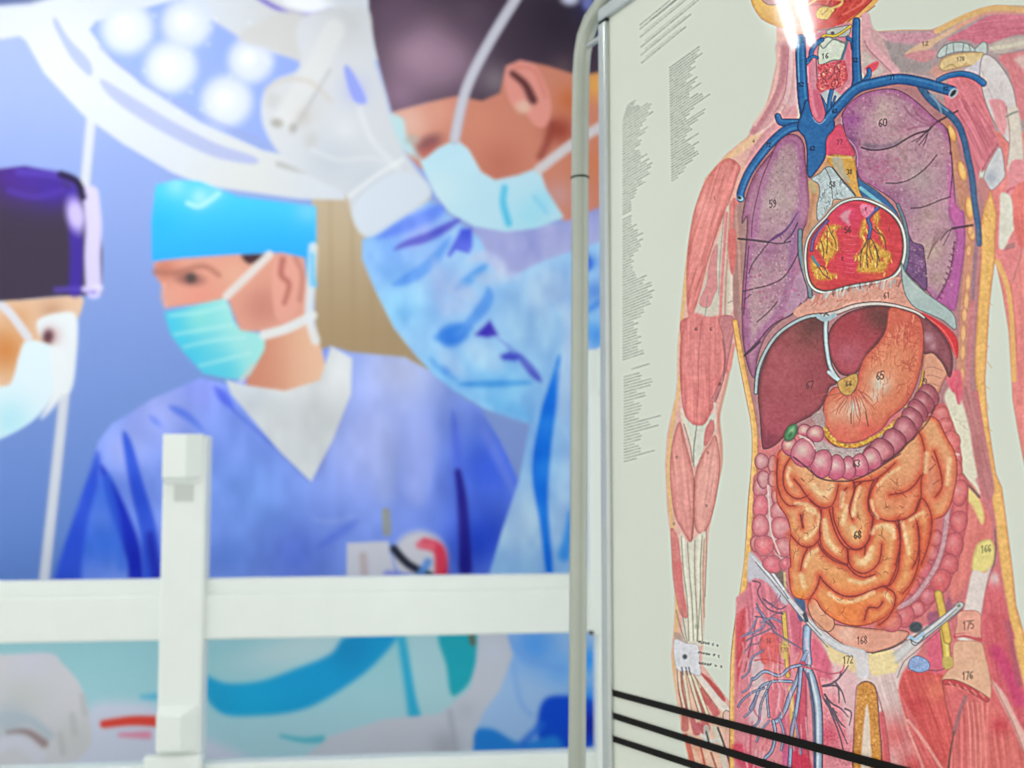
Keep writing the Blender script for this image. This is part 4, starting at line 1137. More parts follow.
    for k in range(20):
        A.blob(r.uniform(845, 860), r.uniform(105, 145), r.uniform(.7, 1.4), r.uniform(.7, 1.4), (126, 60, 110), .5, 0, .3)
    for pp, w in ((((120, 265), (170, 278), (230, 276), (300, 258), (360, 222), (420, 190), (470, 175), (500, 165)), 1.7), (((490, 172), (530, 130), (590, 95), (655, 60)), 1.9), (((255, 462), (320, 462), (380, 446), (440, 410), (490, 365), (540, 305)), 1.2),
                  (((395, 602), (450, 598), (510, 578), (560, 556), (615, 540)), 1.3), (((625, 715), (690, 704), (738, 696)), 2.4), (((500, 160), (460, 200), (425, 235)), .9), (((495, 170), (465, 220), (440, 250)), .9),
                  (((490, 180), (475, 230), (462, 255)), .9), (((500, 160), (440, 210), (400, 232)), .8), (((620, 290), (625, 400), (612, 540)), 1), (((600, 160), (615, 240), (612, 300)), .9), (((625, 715), (590, 740), (560, 780)), 1), (((620, 720), (600, 760), (575, 810)), .8)):
        A.stroke(r1(*pp), w, (58, 30, 46), .9, .55)
    for pp in (((540, 130), (470, 130), (400, 90), (360, 40)), ((530, 132), (450, 100), (410, 40)), ((520, 140), (430, 150), (380, 165))):
        A.stroke(r1(*pp), 2, (154, 84, 118), .6, .9)
    A.fill(r1((135, 240), (250, 250), (340, 215), (300, 255), (220, 274), (150, 274)), (104, 88, 110), soft=2.5, mark=False, alpha=.6)
    A.stroke(r1((8, 100), (14, 170), (40, 215), (75, 250), (95, 300), (98, 370)), 1.3, (196, 160, 186), .8, .6)
    for k in range(7):
        A.stroke(x4((212 - k * 9, 118), (150 - k * 3, 190 + 3 * k), (118, 250)), .7, (120, 80, 86), .5, .5)
    A.num('60', *r1((238, 126))[0], 7.5, 3.2, lw=1.1)

    # ---- between the lungs
    A.part('vessels')
    A.fill(l1((596, 316), (604, 230), (640, 165), (690, 140), (722, 215), (768, 300), (745, 325), (690, 318), (650, 312)), (214, 74, 104), soft=1, edge=(190, 70, 90), ew=3, line=(120, 50, 66), lw=.7, la=.6)
    A.num('77', *l1((680, 240))[0], 4.5, 2, alpha=.45)
    A.fill(l1((500, 470), (560, 400), (600, 330), (650, 310), (750, 320), (772, 370), (786, 470), (825, 560), (900, 600), (700, 600), (540, 760), (480, 900), (470, 800), (515, 640)), (202, 152, 112), soft=1, sm=False)
    A.fill(l1((640, 312), (750, 322), (774, 380), (790, 480), (830, 560), (765, 548), (720, 470), (680, 420), (640, 380), (610, 350)), (212, 160, 70), soft=1, edge=(184, 120, 60), ew=2.5, mot=(2, 16))
    A.stroke(l1((600, 318), (660, 330), (745, 326)), 2, (226, 186, 110), .9, .8)
    A.fill(l1((640, 330), (690, 330), (710, 400), (740, 470), (690, 440), (650, 390)), (176, 172, 160), soft=1.4, alpha=.8)
    A.fill(l1((520, 450), (570, 415), (600, 385), (640, 385), (690, 445), (770, 540), (720, 568), (650, 565), (636, 605), (600, 655), (556, 684), (552, 600), (566, 540), (560, 480)), (182, 194, 194), soft=1, line=(84, 88, 92), lw=.9, la=.85, mot=(1.6, 26))
    for k in range(24):
        x, y = r.uniform(560, 700), r.uniform(440, 660)
        if x + y < 1215:
            A.stroke(l1((x, y), (x + r.uniform(-18, 18), y + r.uniform(8, 22)), (x + r.uniform(-24, 24), y + r.uniform(18, 34))), .8, (104, 116, 124), .7, .45)
    A.stroke(l1((640, 385), (690, 450), (770, 545)), 1.3, (40, 40, 44), .8, .6)
    A.stroke(l1((600, 390), (630, 460), (640, 560)), .9, (70, 76, 84), .8, .5)
    A.stroke(l1((540, 520), (520, 600), (505, 700), (480, 800)), 4, (190, 126, 96), .9, 1)
    A.stroke(l1((520, 470), (540, 520)), 5, (186, 172, 120), .8, 1)
    A.num('58', *l1((640, 480))[0], 5.5, 2.2, .9, alpha=.8)
    A.num('38', *l1((736, 408))[0], 5, 2, .8, alpha=.7)
    A.fill(r1((92, 395), (106, 440), (150, 470), (215, 515), (270, 565), (318, 628), (345, 700), (362, 768), (376, 860), (350, 860), (335, 760), (300, 680), (220, 610), (140, 555), (108, 500)), (24, 92, 142), soft=1, line=(16, 44, 66), lw=.9, la=.8)
    A.stroke(r1((115, 490), (160, 525), (230, 580), (290, 650), (330, 740)), 3.6, (112, 184, 198), .95, .9)
    A.stroke(r1((200, 560), (260, 610), (300, 660)), 1.8, (206, 226, 226), .8, .7)
    A.stroke(h1((690, 160), (730, 260), (752, 380), (748, 500), (725, 600)), 3.4, (92, 124, 134), .9, .9, line=(46, 60, 70), lw=.7)

    # ---- heart in its sac
    A.part('heart')
    sac = h1((440, 128), (540, 155), (640, 215), (700, 295), (724, 400), (716, 500), (682, 582), (620, 628), (500, 655), (380, 675), (260, 708), (188, 702), (138, 662), (112, 580), (106, 470), (122, 380), (166, 310), (228, 248), (268, 200), (340, 148))
    A.fill(h1((440, 105), (560, 135), (660, 200), (725, 290), (748, 400), (740, 510), (700, 600), (630, 650), (500, 680), (380, 702), (260, 734), (180, 726), (118, 680), (88, 590), (82, 470), (100, 370), (146, 295), (210, 235), (250, 180), (330, 125)),
           (176, 142, 124), soft=1)
    A.fill(sac, (204, 48, 56), soft=.9, edge=(166, 32, 44), ew=3.5, fib=((1, .12), 2.2, 12), spots=[(848, 215, 18, (212, 44, 92), .95), (850, 245, 12, (208, 48, 62), .5), (850, 262, 14, (216, 40, 84), .7), (810, 285, 12, (206, 84, 52), .8), (880, 275, 14, (208, 82, 50), .8), (893, 235, 9, (196, 44, 60), .6)])

    def fat(P, n=40):
        S = spline(P, True)
        A.fill(P, (206, 152, 50), soft=1.6, edge=(206, 96, 48), ew=3.5, mot=(1.5, 34), mark=False)
        x0, y0 = S.min(0)
        x1_, y1_ = S.max(0)
        for _ in range(n):
            x, y = r.uniform(x0, x1_), r.uniform(y0, y1_)
            if Art.dist(S, np.array([[x]]), np.array([[y]]), True)[0, 0] < .5:
                L = r.uniform(2, 5)
                a = r.uniform(1.1, 2.1)
                A.stroke([(x, y), (x + L * math.cos(a), y + L * math.sin(a))], r.uniform(.8, 1.4), r.choice([(230, 196, 72), (232, 204, 110), (140, 84, 36), (196, 100, 40), (206, 60, 50)]), .85, .5, sm=False)
    fat(h1((235, 290), (290, 280), (335, 300), (300, 330), (318, 420), (290, 480), (235, 535), (195, 480), (170, 425), (190, 360), (220, 320)), 60)
    fat(h1((128, 500), (165, 515), (200, 548), (260, 588), (305, 600), (290, 630), (230, 645), (165, 640), (130, 570)), 40)
    fat(h1((465, 250), (495, 260), (490, 330), (470, 390), (520, 372), (555, 395), (600, 430), (650, 470), (640, 520), (610, 590), (560, 600), (500, 600), (425, 590), (430, 530), (400, 490), (440, 460), (460, 400), (440, 350)), 90)
    fat(h1((530, 225), (570, 190), (580, 235), (570, 290), (600, 340), (620, 400), (600, 430), (560, 340), (530, 290)), 26)
    for pp in (((240, 280), (262, 340), (290, 390), (296, 440)), ((200, 390), (215, 450), (212, 500)), ((235, 330), (240, 400), (232, 470)), ((145, 500), (180, 550), (210, 600), (250, 630)), ((180, 545), (220, 560), (240, 600)),
               ((500, 370), (470, 430), (450, 500), (452, 560)), ((510, 370), (510, 440), (530, 510)), ((515, 370), (550, 430), (572, 520)), ((500, 380), (490, 480), (500, 560)), ((545, 300), (575, 340), (605, 380), (615, 450)), ((520, 300), (545, 330), (570, 345)),
               ((540, 420), (560, 480), (555, 560)), ((470, 430), (440, 480))):
        A.stroke(h1(*pp), 1, (58, 40, 44), .85, .5)
    A.stroke(h1((560, 180), (520, 215), (500, 250), (515, 300), (505, 370)), (4, 3), (66, 84, 140), 1, .6, line=(34, 36, 70), lw=.7)
    A.stroke(h1((240, 262), (190, 320), (150, 380), (138, 450)), 3, (104, 74, 132), .95, .7, line=(60, 30, 70), lw=.7)
    A.stroke(h1((228, 290), (185, 345), (165, 395)), 2, (210, 90, 96), .8, .7)
    A.stroke(h1((145, 490), (160, 520), (182, 545)), 3, (76, 120, 130), .95, .6)
    A.fill(h1((450, 160), (490, 155), (540, 180), (510, 225), (480, 240), (455, 205)), (224, 120, 150), soft=1, mot=(1.3, 30), mark=False)
    A.fill(h1((320, 235), (350, 200), (390, 195), (375, 240), (385, 290), (350, 270)), (206, 150, 156), soft=2, alpha=.85, mark=False)
    for k in range(9):
        y = 350 + k * 30 + r.uniform(-8, 8)
        x = 325 + r.uniform(0, 50)
        A.stroke(h1((x, y), (x + 30, y + 6), (x + 60, y + 4)), .8, (236, 140, 150), .35, .6)
    A.stroke(h1((560, 165), (580, 160), (600, 180)), 2.4, (206, 180, 150), .8, .8)
    A.num('56', *h1((370, 318))[0], 6, 2.6, 1, lw=1.1)
    A.num('1', *h1((635, 318))[0], 3.5, 1.5, lw=.8)
    A.num('2', *h1((335, 502))[0], 3, 1.6, lw=.8)
    A.num('1', *h1((485, 185))[0], 3, 1.5, lw=.8)
    ring = spline(sac, True)
    A.stroke(np.vstack([ring, ring[:1]]), 1.6, (38, 24, 30), .9, .5, sm=False)
    big = [(846 + (x - 846) * 1.035, 241 + (y - 241) * 1.035) for x, y in sac]
    ring = spline(big, True)
    A.stroke(np.vstack([ring, ring[:1]]), 2.1, (206, 208, 198), 1, .5, sm=False)
    big = [(846 + (x - 846) * 1.062, 241 + (y - 241) * 1.062) for x, y in sac]
    ring = spline(big, True)
    A.stroke(np.vstack([ring, ring[:1]]), .9, (56, 52, 56), .8, .5, sm=False)

    # ---- veins
    A.part('veins')
    B, BE, BL, BH = (28, 98, 158), (16, 62, 116), (10, 40, 72), (84, 160, 206)

    def vein(P, w, hl=-.45, **k):
        A.stroke(P, w, B, 1, .6, edge=BE, line=(14, 48, 84), lw=.5, hl=(hl, .25, BH, .42), mark=True, **k)
    A.stroke(r1((440, -95), (480, -30), (540, 30), (610, 80), (660, 140), (690, 220), (712, 320), (735, 430), (748, 560), (768, 700), (775, 800)), (8, 6), (52, 96, 138), 1, .9, edge=(40, 72, 104), mark=True, mot=(4, 5))
    A.stroke(r1((500, -30), (560, 30), (600, 60)), 1.6, (130, 170, 196), .7, .8)
    A.stroke(x4((330, 130), (324, 220), (316, 320), (310, 420)), 4, (112, 108, 128), .55, 1.6)
    vein(n1((560, 270), (520, 300), (490, 345), (482, 390), (450, 430)), 4.5)
    vein(n1((530, 395), (500, 385), (460, 410)), 2.5)
    vein(n1((545, 655), (570, 700), (600, 780), (590, 820)), (3, 4))
    vein(n1((625, 620), (610, 690), (605, 780)), 4)
    vein(n1((650, 660), (630, 720), (610, 790)), 2)
    vein(n1((412, 266), (416, 400), (424, 560), (436, 700), (470, 900)), (10, 11.5))
    vein(n1((735, 262), (762, 280), (770, 330)), 3.5)
    vein(n1((795, 145), (792, 300), (795, 440), (800, 540), (790, 600)), (7.5, 10))
    vein(n1((880, 475), (880, 510), (850, 560)), (4, 6))
    vein(l1((328, 92), (345, 125), (390, 128), (450, 130)), (6, 8))
    vein(l1((520, 150), (440, 150), (370, 175), (290, 245), (220, 330), (160, 420), (120, 520), (118, 560)), (9.5, 7.5), -.3)
    A.blob(*l1((114, 560))[0], 3.6, 2.4, (170, 206, 214), .95, .4, .6)
    A.blob(*l1((110, 556))[0], 2.2, 1.6, (20, 30, 44), .95, .4, .6)
    A.fill(l1((440, 150), (470, 60), (500, 0), (600, 140), (640, 100), (650, 160), (606, 220), (600, 320), (560, 390), (512, 442), (496, 400), (494, 280), (480, 215), (460, 190)), B, soft=.8, edge=BE, ew=2.5, line=BL, lw=.8)
    vein([(817, 129), (826, 121), (838, 107), (850, 94), (860, 87), (875, 83), (898, 79), (920, 82), (938, 87), (952, 91)], (10, 10.5), -.4)
    vein(s1((440, 548), (500, 520), (580, 505), (650, 512), (710, 540), (745, 568)), (5, 7), -.4)
    A.fill(l1((455, 165), (505, 90), (520, 30), (600, 150), (640, 105), (640, 160), (596, 225), (590, 320), (515, 425), (504, 380), (506, 270), (490, 200)), B, soft=2, mark=False)
    A.fill(l1((500, -60), (506, 10), (514, 55), (530, 98), (552, 124), (570, 130), (590, 112), (600, 80), (594, 40), (580, 0), (560, -60)), (206, 100, 124), soft=1, mark=False, sm=False)
    A.stroke(l1((500, -70), (506, 10), (514, 55), (530, 98), (552, 124), (570, 130), (590, 112), (600, 80), (594, 40), (578, -20)), .9, BL, .85, .55)
    A.stroke(l1((520, -60), (530, 30), (548, 90)), 3, (226, 140, 158), .7, 1)
    A.stroke(l1((528, 100), (548, 126), (572, 134), (596, 112)), 1, (220, 196, 206), .6, .6)
    A.fill(n1((370, 262), (412, 256), (446, 262), (446, 290), (370, 290)), (40, 110, 160), soft=.8, sm=False, line=BL, lw=.6, mark=False)
    A.stroke(n1((398, 300), (398, 420), (404, 560)), 1.4, (120, 184, 214), .7, .7)
    A.blob(*s1((541, 636))[0], 5.6, 3.6, (196, 206, 210), 1, -.9, .7)
    A.blob(*s1((541, 636))[0], 4.2, 2.2, (24, 34, 48), 1, -.9, .7)
    A.stroke(s1((400, 650), (440, 710), (460, 768)), 2, (130, 160, 176), .8, .8)
    A.num('71', *s1((124, 528))[0], 4.5, 2, .8, (14, 30, 50))
    A.num('52', *s1((490, 605))[0], 3.5, 2, .8, (14, 30, 50))
    A.num('52', *n1((785, 410))[0], 4, 2, .8, (14, 30, 50))
    A.num('52', *n1((418, 577))[0], 4, 2, .8, (14, 30, 50))
    A.num('62', *l1((525, 275))[0], 4, 2, .8, (14, 30, 50))
    A.num('72', *l1((275, 255))[0], 4, 2, .8, (14, 30, 50))
    A.num('63', *l1((652, 62))[0], 4, 2, .8, (14, 30, 50))
    paint_chart_lower(A, r, locals())
    A.grain(7, .75)
    return A


def paint_chart_lower(A, r, G):
    d1, g1, p1, k1, e1, i1, a1, x1, x2, x3, x4, x5, w1, w2 = (G[k] for k in 'd1 g1 p1 k1 e1 i1 a1 x1 x2 x3 x4 x5 w1 w2'.split())

    # ---- belly ground, left flank fat
    A.part('belly')
    A.fill([(752, 420), (760, 440), (958, 400), (978, 390), (984, 430), (990, 480), (997, 540), (1002, 576), (1008, 610), (1016, 655), (1036, 740), (1050, 800), (736, 800), (733, 720), (735, 664), (738, 620), (746, 560),
            (752, 500), (757, 460)], (208, 112, 114), soft=1, sm=False)
    A.part('flank#l')
    A.stroke([(735, 322), (740, 352), (747, 388), (754, 424), (755, 450), (754, 471), (751, 505), (749, 540), (747, 565), (742, 600), (737, 631), (734, 664), (733, 722), (733, 800)], (5.5, 7), (232, 180, 100), 1, .8, edge=(208, 146, 84),
             line=(176, 116, 74), lw=.6, mark=True, mot=(3, 14))
    A.stroke([(738, 352), (752, 424), (752, 471), (747, 540), (740, 600), (732, 664), (731, 722)], 2, (240, 200, 134), .7, .9)

    # ---- right side of the belly wall
    A.part('belly')
    A.fill(e1((640, 60), (720, 60), (770, 220), (810, 400), (840, 560), (860, 720), (800, 760), (740, 560), (700, 340), (670, 200)), (188, 116, 116), soft=2, fib=((.25, 1), 2.4, 16))
    A.fill(e1((590, 20), (625, 60), (660, 160), (700, 300), (720, 440), (750, 600), (770, 720), (740, 740), (660, 640), (640, 520), (636, 400), (590, 280), (560, 180), (540, 110), (560, 60)), (222, 214, 190), soft=2)
    A.stroke(e1((660, 600), (700, 660), (760, 740)), (1, 2.4), (84, 92, 80), .9, .7)
    for pp in (((610, 250), (650, 270)), ((640, 280), (690, 320)), ((620, 100), (640, 160))):
        A.stroke(e1(*pp), 1, (180, 168, 150), .6, .7)
    A.fill(e1((560, -40), (640, -60), (660, 60), (640, 150), (610, 90), (560, 30)), (218, 96, 112), soft=2.5)
    A.stroke(e1((600, -10), (585, 40), (600, 75)), 2, (226, 70, 100), .8, 1)
    A.stroke(e1((625, 30), (618, 90), (630, 150)), 2, (214, 70, 100), .8, 1)
    A.fill(x3((340, -20), (420, 0), (470, 60), (500, 130), (540, 190), (530, 280), (480, 300), (450, 400), (420, 480), (370, 560), (340, 560), (350, 440), (390, 300), (400, 150)), (220, 120, 112), soft=2, fib=((-.1, 1), 3, 10))
    A.fill(x3((405, 30), (450, 60), (485, 110), (500, 180), (486, 210), (440, 120), (410, 90)), (228, 206, 128), soft=2)
    A.stroke(x3((400, 0), (440, 40), (478, 84)), 2, (70, 78, 74), .85, .8)
    A.stroke(x3((470, 0), (510, 90), (545, 190), (550, 290), (550, 380), (520, 470)), 5, (196, 112, 118), .7, 1.6)
    A.fill(x3((440, 430), (452, 340), (480, 295), (530, 285), (552, 330), (545, 400), (510, 440), (470, 446)), (226, 208, 128), soft=1.5, edge=(206, 176, 104), ew=3)
    A.stroke(x3((552, 240), (556, 330), (545, 410), (515, 500), (495, 600), (480, 700)), 1.6, (96, 92, 84), .8, .8)
    A.fill(x3((420, 540), (446, 436), (500, 446), (530, 420), (512, 500), (494, 600), (478, 700), (470, 770), (370, 760), (400, 640)), (222, 206, 198), soft=1.6)
    A.fill(x3((510, 520), (550, 420), (590, 540), (620, 680), (640, 770), (480, 770), (490, 640)), (212, 96, 104), soft=1.8, fib=((.15, 1), 2.4, 14), spots=[(995, 578, 7, (222, 206, 200), .8)])
    A.num('166', *x3((508, 330))[0], 7, 2.6, 1, (60, 60, 40), alpha=.7)

    # ---- thigh and groin, right
    A.fill(x2((-20, 240), (210, 250), (560, 60), (640, 330), (700, 800), (-120, 800), (-40, 500)), (214, 98, 98), soft=1.5, sm=False, fib=((.25, 1), 3, 14))
    A.fill(x2((-60, 280), (60, 265), (215, 280), (240, 420), (285, 600), (235, 760), (180, 800), (100, 560), (20, 420)), (208, 78, 74), soft=1.5, fib=((.35, 1), 2.6, 22), spots=[(935, 690, 12, (226, 122, 92), .7), (915, 705, 9, (192, 48, 56), .8)])
    A.fill(x2((130, 20), (230, 60), (225, 260), (150, 262), (140, 160)), (216, 92, 116), soft=1.5)
    A.fill(x2((440, -20), (560, 0), (590, 150), (640, 420), (660, 560), (580, 560), (520, 400), (470, 240)), (206, 86, 96), soft=1.6, fib=((.2, 1), 2.4, 18))
    A.stroke(x2((500, 160), (560, 270), (620, 420)), 12, (198, 50, 104), .85, 4)
    A.stroke(x2((560, 20), (590, 180), (620, 330)), 6, (156, 76, 96), .6, 3)
    A.fill(x2((470, 310), (520, 420), (580, 540), (640, 680), (660, 620), (600, 500), (540, 380)), (224, 172, 160), soft=1.6)
    A.stroke(x2((468, 300), (530, 420), (600, 570), (650, 700)), 1.2, (160, 96, 92), .7, .8)
    A.fill(x2((265, 640), (300, 520), (330, 420), (460, 420), (470, 560), (480, 800), (270, 800)), (216, 106, 102), soft=1.5, fib=((0, 1), 2.6, 26))
    A.fill(x2((470, 460), (560, 540), (640, 700), (660, 800), (470, 800)), (214, 104, 98), soft=2, fib=((.12, 1), 2.6, 22), spots=[(1000, 725, 9, (196, 52, 62), .9)])
    A.stroke(x2((340, 400), (310, 480), (280, 590)), 3.5, (128, 98, 106), .7, 1.6)
    A.stroke(x2((280, 580), (262, 680), (248, 790)), (1.4, 2.6), (84, 48, 44), .85, 1)
    A.stroke(x2((220, 310), (235, 420), (275, 590)), 1.4, (150, 64, 62), .7, .9)
    for x in (345, 370, 395, 420, 445):
        A.stroke(x2((x - 20, 430), (x - 5, 600), (x, 790)), 1.1, r.choice([(232, 156, 142), (186, 70, 72), (236, 170, 152)]), .6, .7)
    A.fill(x2((0, 440), (40, 520), (100, 580), (160, 700), (230, 790), (0, 800), (-60, 500)), (210, 92, 90), soft=2, fib=((.5, 1), 2.6, 24))
    for pp in (((-20, 380), (40, 560), (120, 768)), ((40, 520), (120, 620), (215, 768)), ((-40, 520), (20, 650), (60, 790))):
        A.stroke(x2(*pp), 3, (230, 172, 160), .7, 1.2)
    A.stroke(x2((225, 40), (236, 120), (246, 235)), 8, (216, 188, 76), 1, .9, edge=(178, 140, 50), line=(120, 90, 40), lw=.6, hl=(-.3, .4, (240, 222, 140), .6))
    A.fill(x2((220, 200), (240, 190), (280, 200), (278, 240), (230, 255)), (196, 170, 84), soft=1.2)
    A.stroke(x2((150, 260), (200, 262), (230, 250)), 1.2, (110, 60, 60), .8, .7)
    A.fill(x2((305, -40), (410, -40), (418, 60), (418, 96), (360, 86), (288, 84), (296, 20)), (226, 158, 136), soft=1.2, line=(180, 92, 88), lw=.8, la=.7)
    A.stroke(x2((288, 84), (330, 78), (380, 92), (415, 104)), 4.5, (196, 70, 74), .9, 1)
    A.stroke(x2((292, 80), (340, 74), (400, 88)), 1.6, (236, 170, 156), .8, .8)
    A.fill(x2((282, 120), (330, 108), (420, 118), (440, 180), (468, 300), (466, 410), (400, 385), (300, 325), (222, 312), (248, 262), (276, 240), (274, 180)), (224, 172, 140), soft=1.2, line=(176, 104, 84), lw=.8, la=.6, spots=[(975, 670, 8, (230, 186, 150), .7)])
    A.stroke(x2((235, 322), (290, 326), (370, 362), (450, 412)), (5.5, 5), (192, 60, 66), 1, .8, line=(128, 40, 44), lw=.8)
    for k in range(5):
        A.stroke(x2((255 + k * 40, 322 + k * 14), (275 + k * 40, 345 + k * 14)), 1.6, (232, 138, 126), .8, .7, sm=False)
    A.num('175', *x2((354, 26))[0], 8, 3, 1, (70, 40, 40), alpha=.75, lw=1.1)
    A.num('176', *x2((350, 288))[0], 7.5, 2.8, 1, (50, 30, 28), alpha=.85, lw=1.1)

    # ---- groin and thigh, left
    A.part('groin')
    A.fill(x5((30, -60), (100, -120), (300, -20), (560, 260), (620, 330), (610, 820), (20, 820), (20, 300)), (216, 130, 138), soft=1.5, sm=False)
    A.fill(x5((40, 20), (130, -30), (130, 60), (90, 190), (60, 300), (40, 420), (30, 200)), (206, 76, 84), soft=2, fib=((-.2, 1), 2.4, 18))
    A.fill(p1((40, 180), (110, 200), (200, 300), (240, 400), (220, 520), (150, 560), (60, 560), (20, 500)), (214, 120, 134), soft=2, fib=((.1, 1), 2.2, 24))
    A.stroke(x5((118, 30), (80, 190), (50, 330), (40, 460)), 2.6, (218, 140, 150), .8, 1)
    A.stroke(x5((130, 40), (95, 200), (70, 300)), 1.1, (130, 50, 70), .7, .7)
    A.fill(p1((36, 130), (70, 150), (130, 220), (190, 310), (170, 330), (110, 250), (60, 230), (30, 240)), (196, 192, 200), soft=2)
    A.fill(x5((100, 240), (170, 250), (160, 340), (200, 350), (180, 520), (130, 600), (90, 520), (110, 380)), (206, 192, 194), soft=3, alpha=.8)
    A.fill(x5((150, 130), (190, 110), (236, 130), (240, 240), (225, 270), (160, 262), (146, 200)), (220, 92, 90), soft=1.2, edge=(204, 84, 84), ew=3)
    A.fill(x5((165, 270), (230, 265), (240, 330), (190, 345)), (220, 120, 120), soft=1.2)
    A.num('16', *x5((188, 150))[0], 5, 2, .8, (110, 40, 50), alpha=.6)
    A.stroke(x5((262, 20), (268, 100), (275, 200), (282, 320)), 4.4, (214, 180, 72), .95, .8, line=(130, 96, 50), lw=.5)
    A.fill(x5((240, 180), (258, 145), (285, 170), (290, 225), (262, 240), (244, 220)), (214, 186, 88), soft=1.2)
    A.num('170', *x5((262, 194))[0], 4.6, 1.6, .7, (90, 70, 40), alpha=.6, lw=.8)
    A.stroke(x5((295, 380), (300, 460), (305, 540), (320, 620)), (5, 4), (206, 170, 80), .95, .9)
    A.fill(x5((290, 10), (330, 20), (350, 120), (345, 200), (315, 190), (300, 100)), (204, 92, 116), soft=1.6)
    A.stroke(p1((200, 190), (215, 260), (228, 330), (232, 400)), 4, (186, 84, 110), .9, 1.2)
    A.fill(p1((215, 290), (250, 300), (258, 360), (245, 400), (228, 380)), (48, 90, 132), soft=1.2)
    A.fill(p1((125, 205), (170, 200), (178, 280), (160, 280)), (118, 98, 92), soft=1.2)
    A.stroke(p1((175, 210), (180, 290)), 2.4, (206, 186, 130), .9, .9)
    A.fill(x5((400, 140), (440, 170), (500, 260), (530, 310), (450, 360), (420, 310), (396, 220)), (216, 96, 122), soft=1.5, fib=((-.3, 1), 2.4, 12))
    A.fill(x5((440, 330), (540, 360), (610, 300), (612, 500), (600, 760), (450, 700), (440, 500)), (222, 138, 146), soft=2.5, mot=(1.8, 22), spots=[(828, 690, 8, (228, 170, 176), .8), (845, 665, 6, (222, 190, 184), .8), (828, 735, 14, (200, 66, 90), .9)])
    A.stroke(x5((375, 90), (372, 180), (380, 255)), 8, (146, 168, 200), 1, .8, edge=(96, 118, 156), line=(66, 74, 100), lw=.7, hl=(-.2, .4, (196, 212, 226), .7))
    A.stroke(x5((372, 205), (352, 250), (345, 275)), 4, (140, 160, 196), .95, .8, line=(70, 80, 110), lw=.6)
    A.stroke(x5((350, 270), (352, 420), (355, 560), (370, 780)), 9, (200, 72, 96), 1, 1, edge=(168, 56, 80))
    A.stroke(x5((375, 285), (400, 340), (425, 450), (432, 580), (430, 780)), 8, (150, 168, 192), 1, .8, edge=(86, 96, 122), line=(52, 56, 76), lw=.8, hl=(.2, .35, (214, 220, 224), .8))
    A.stroke(x5((380, 310), (396, 420), (408, 560), (412, 780)), 3, (70, 84, 120), .8, .9)
    A.fill(x5((200, 360), (250, 350), (265, 400), (250, 480), (215, 530), (190, 500), (186, 420)), (216, 110, 124), soft=1.2, line=(140, 70, 90), lw=.7, la=.6)
    A.stroke(x5((255, 520), (265, 620), (270, 780)), 6, (196, 84, 130), .9, 1.4)
    A.stroke(x5((320, 420), (330, 560), (320, 780)), 4, (190, 50, 84), .8, 1.4)
    A.stroke(x5((40, 680), (60, 720), (110, 790)), 14, (206, 40, 74), .7, 3)
    A.fill(x5((300, 690), (340, 700), (380, 720), (400, 800), (300, 800)), (200, 36, 70), soft=3, alpha=.85)
    for pp, w in ((((345, 272), (330, 330), (290, 420), (270, 480), (240, 530), (215, 545)), 4.5), (((345, 280), (335, 400), (320, 500), (300, 600), (290, 760)), 4), (((340, 268), (290, 282), (240, 320), (170, 298), (125, 330), (108, 338)), 3),
                  (((300, 348), (240, 345), (200, 350), (150, 375), (120, 440), (100, 480)), 2.6), (((165, 380), (110, 400), (60, 440), (40, 470)), 1.8), (((210, 540), (220, 600), (205, 680), (170, 720)), 3.2), (((190, 520), (180, 400), (200, 350)), 2), (((180, 390), (150, 460), (140, 540), (110, 570)), 1.8)):
        A.stroke(x5(*pp), w, (132, 142, 176), 1, .6, edge=(90, 96, 132), line=(66, 64, 92), lw=.7, hl=(-.3, .4, (176, 188, 208), .6))
    for pp, w in ((((130, -30), (160, 40), (200, 80), (220, 110), (300, 160), (350, 190)), 2), (((200, 90), (160, 110), (110, 130), (80, 150)), 1.8), (((110, 130), (90, 180), (60, 210)), 1.3), (((205, 85), (190, 50), (220, 20), (255, 10)), 1.6), (((100, 170), (140, 160), (150, 140)), 1.3),
                  (((350, 270), (420, 290), (500, 310), (560, 260)), 1.5)):
        A.stroke(x5(*pp), w, (104, 92, 118), .85, .6)
    for pp in (((450, 370), (510, 350), (555, 300), (575, 270)), ((455, 370), (520, 370), (530, 420), (530, 450)), ((515, 355), (545, 400), (560, 450)), ((460, 410), (490, 450), (540, 480), (575, 520)), ((470, 430), (500, 500), (530, 560), (570, 650)), ((500, 480), (530, 540), (560, 570)),
               ((470, 440), (500, 520), (530, 600), (550, 680)), ((450, 420), (480, 470), (520, 500))):
        A.stroke(x5(*pp), (2, 1), (92, 74, 88), .85, .55)
    A.stroke(x5((430, 330), (445, 400), (452, 420)), 2, (206, 60, 80), .8, .8)
    A.stroke(x5((120, 245), (180, 240), (260, 262)), 1.6, (200, 60, 50), .8, .7)
    for q in range(14):
        x, y = r.uniform(45, 120), r.uniform(40, 140)
        A.veins(*p1((x * 1.6, y * 3 + 100))[0], r.uniform(1, 2), r.uniform(6, 14), 1.1, (120, 80, 110), r, 1, .5)
    for pp in (((50, 240), (80, 250), (70, 290), (110, 350), (170, 370)), ((90, 310), (150, 350), (180, 340)), ((60, 380), (110, 390), (140, 430))):
        A.stroke(p1(*pp), 1.4, (84, 66, 92), .85, .6)

    for _ in range(46):
        x, y = r.uniform(740, 812), r.uniform(600, 768)
        if A.lab[int((y - A.y0) / A.step), int((x - A.x0) / A.step)] == A.cur:
            A.stroke([(x, y), (x + r.uniform(-3, 3), y + r.uniform(8, 16)), (x + r.uniform(-5, 5), y + r.uniform(18, 34))], r.uniform(1, 2.4), r.choice([(232, 172, 178), (224, 140, 150), (190, 66, 92), (206, 80, 76), (226, 196, 200), (160, 90, 120)]), .55, 1.0)
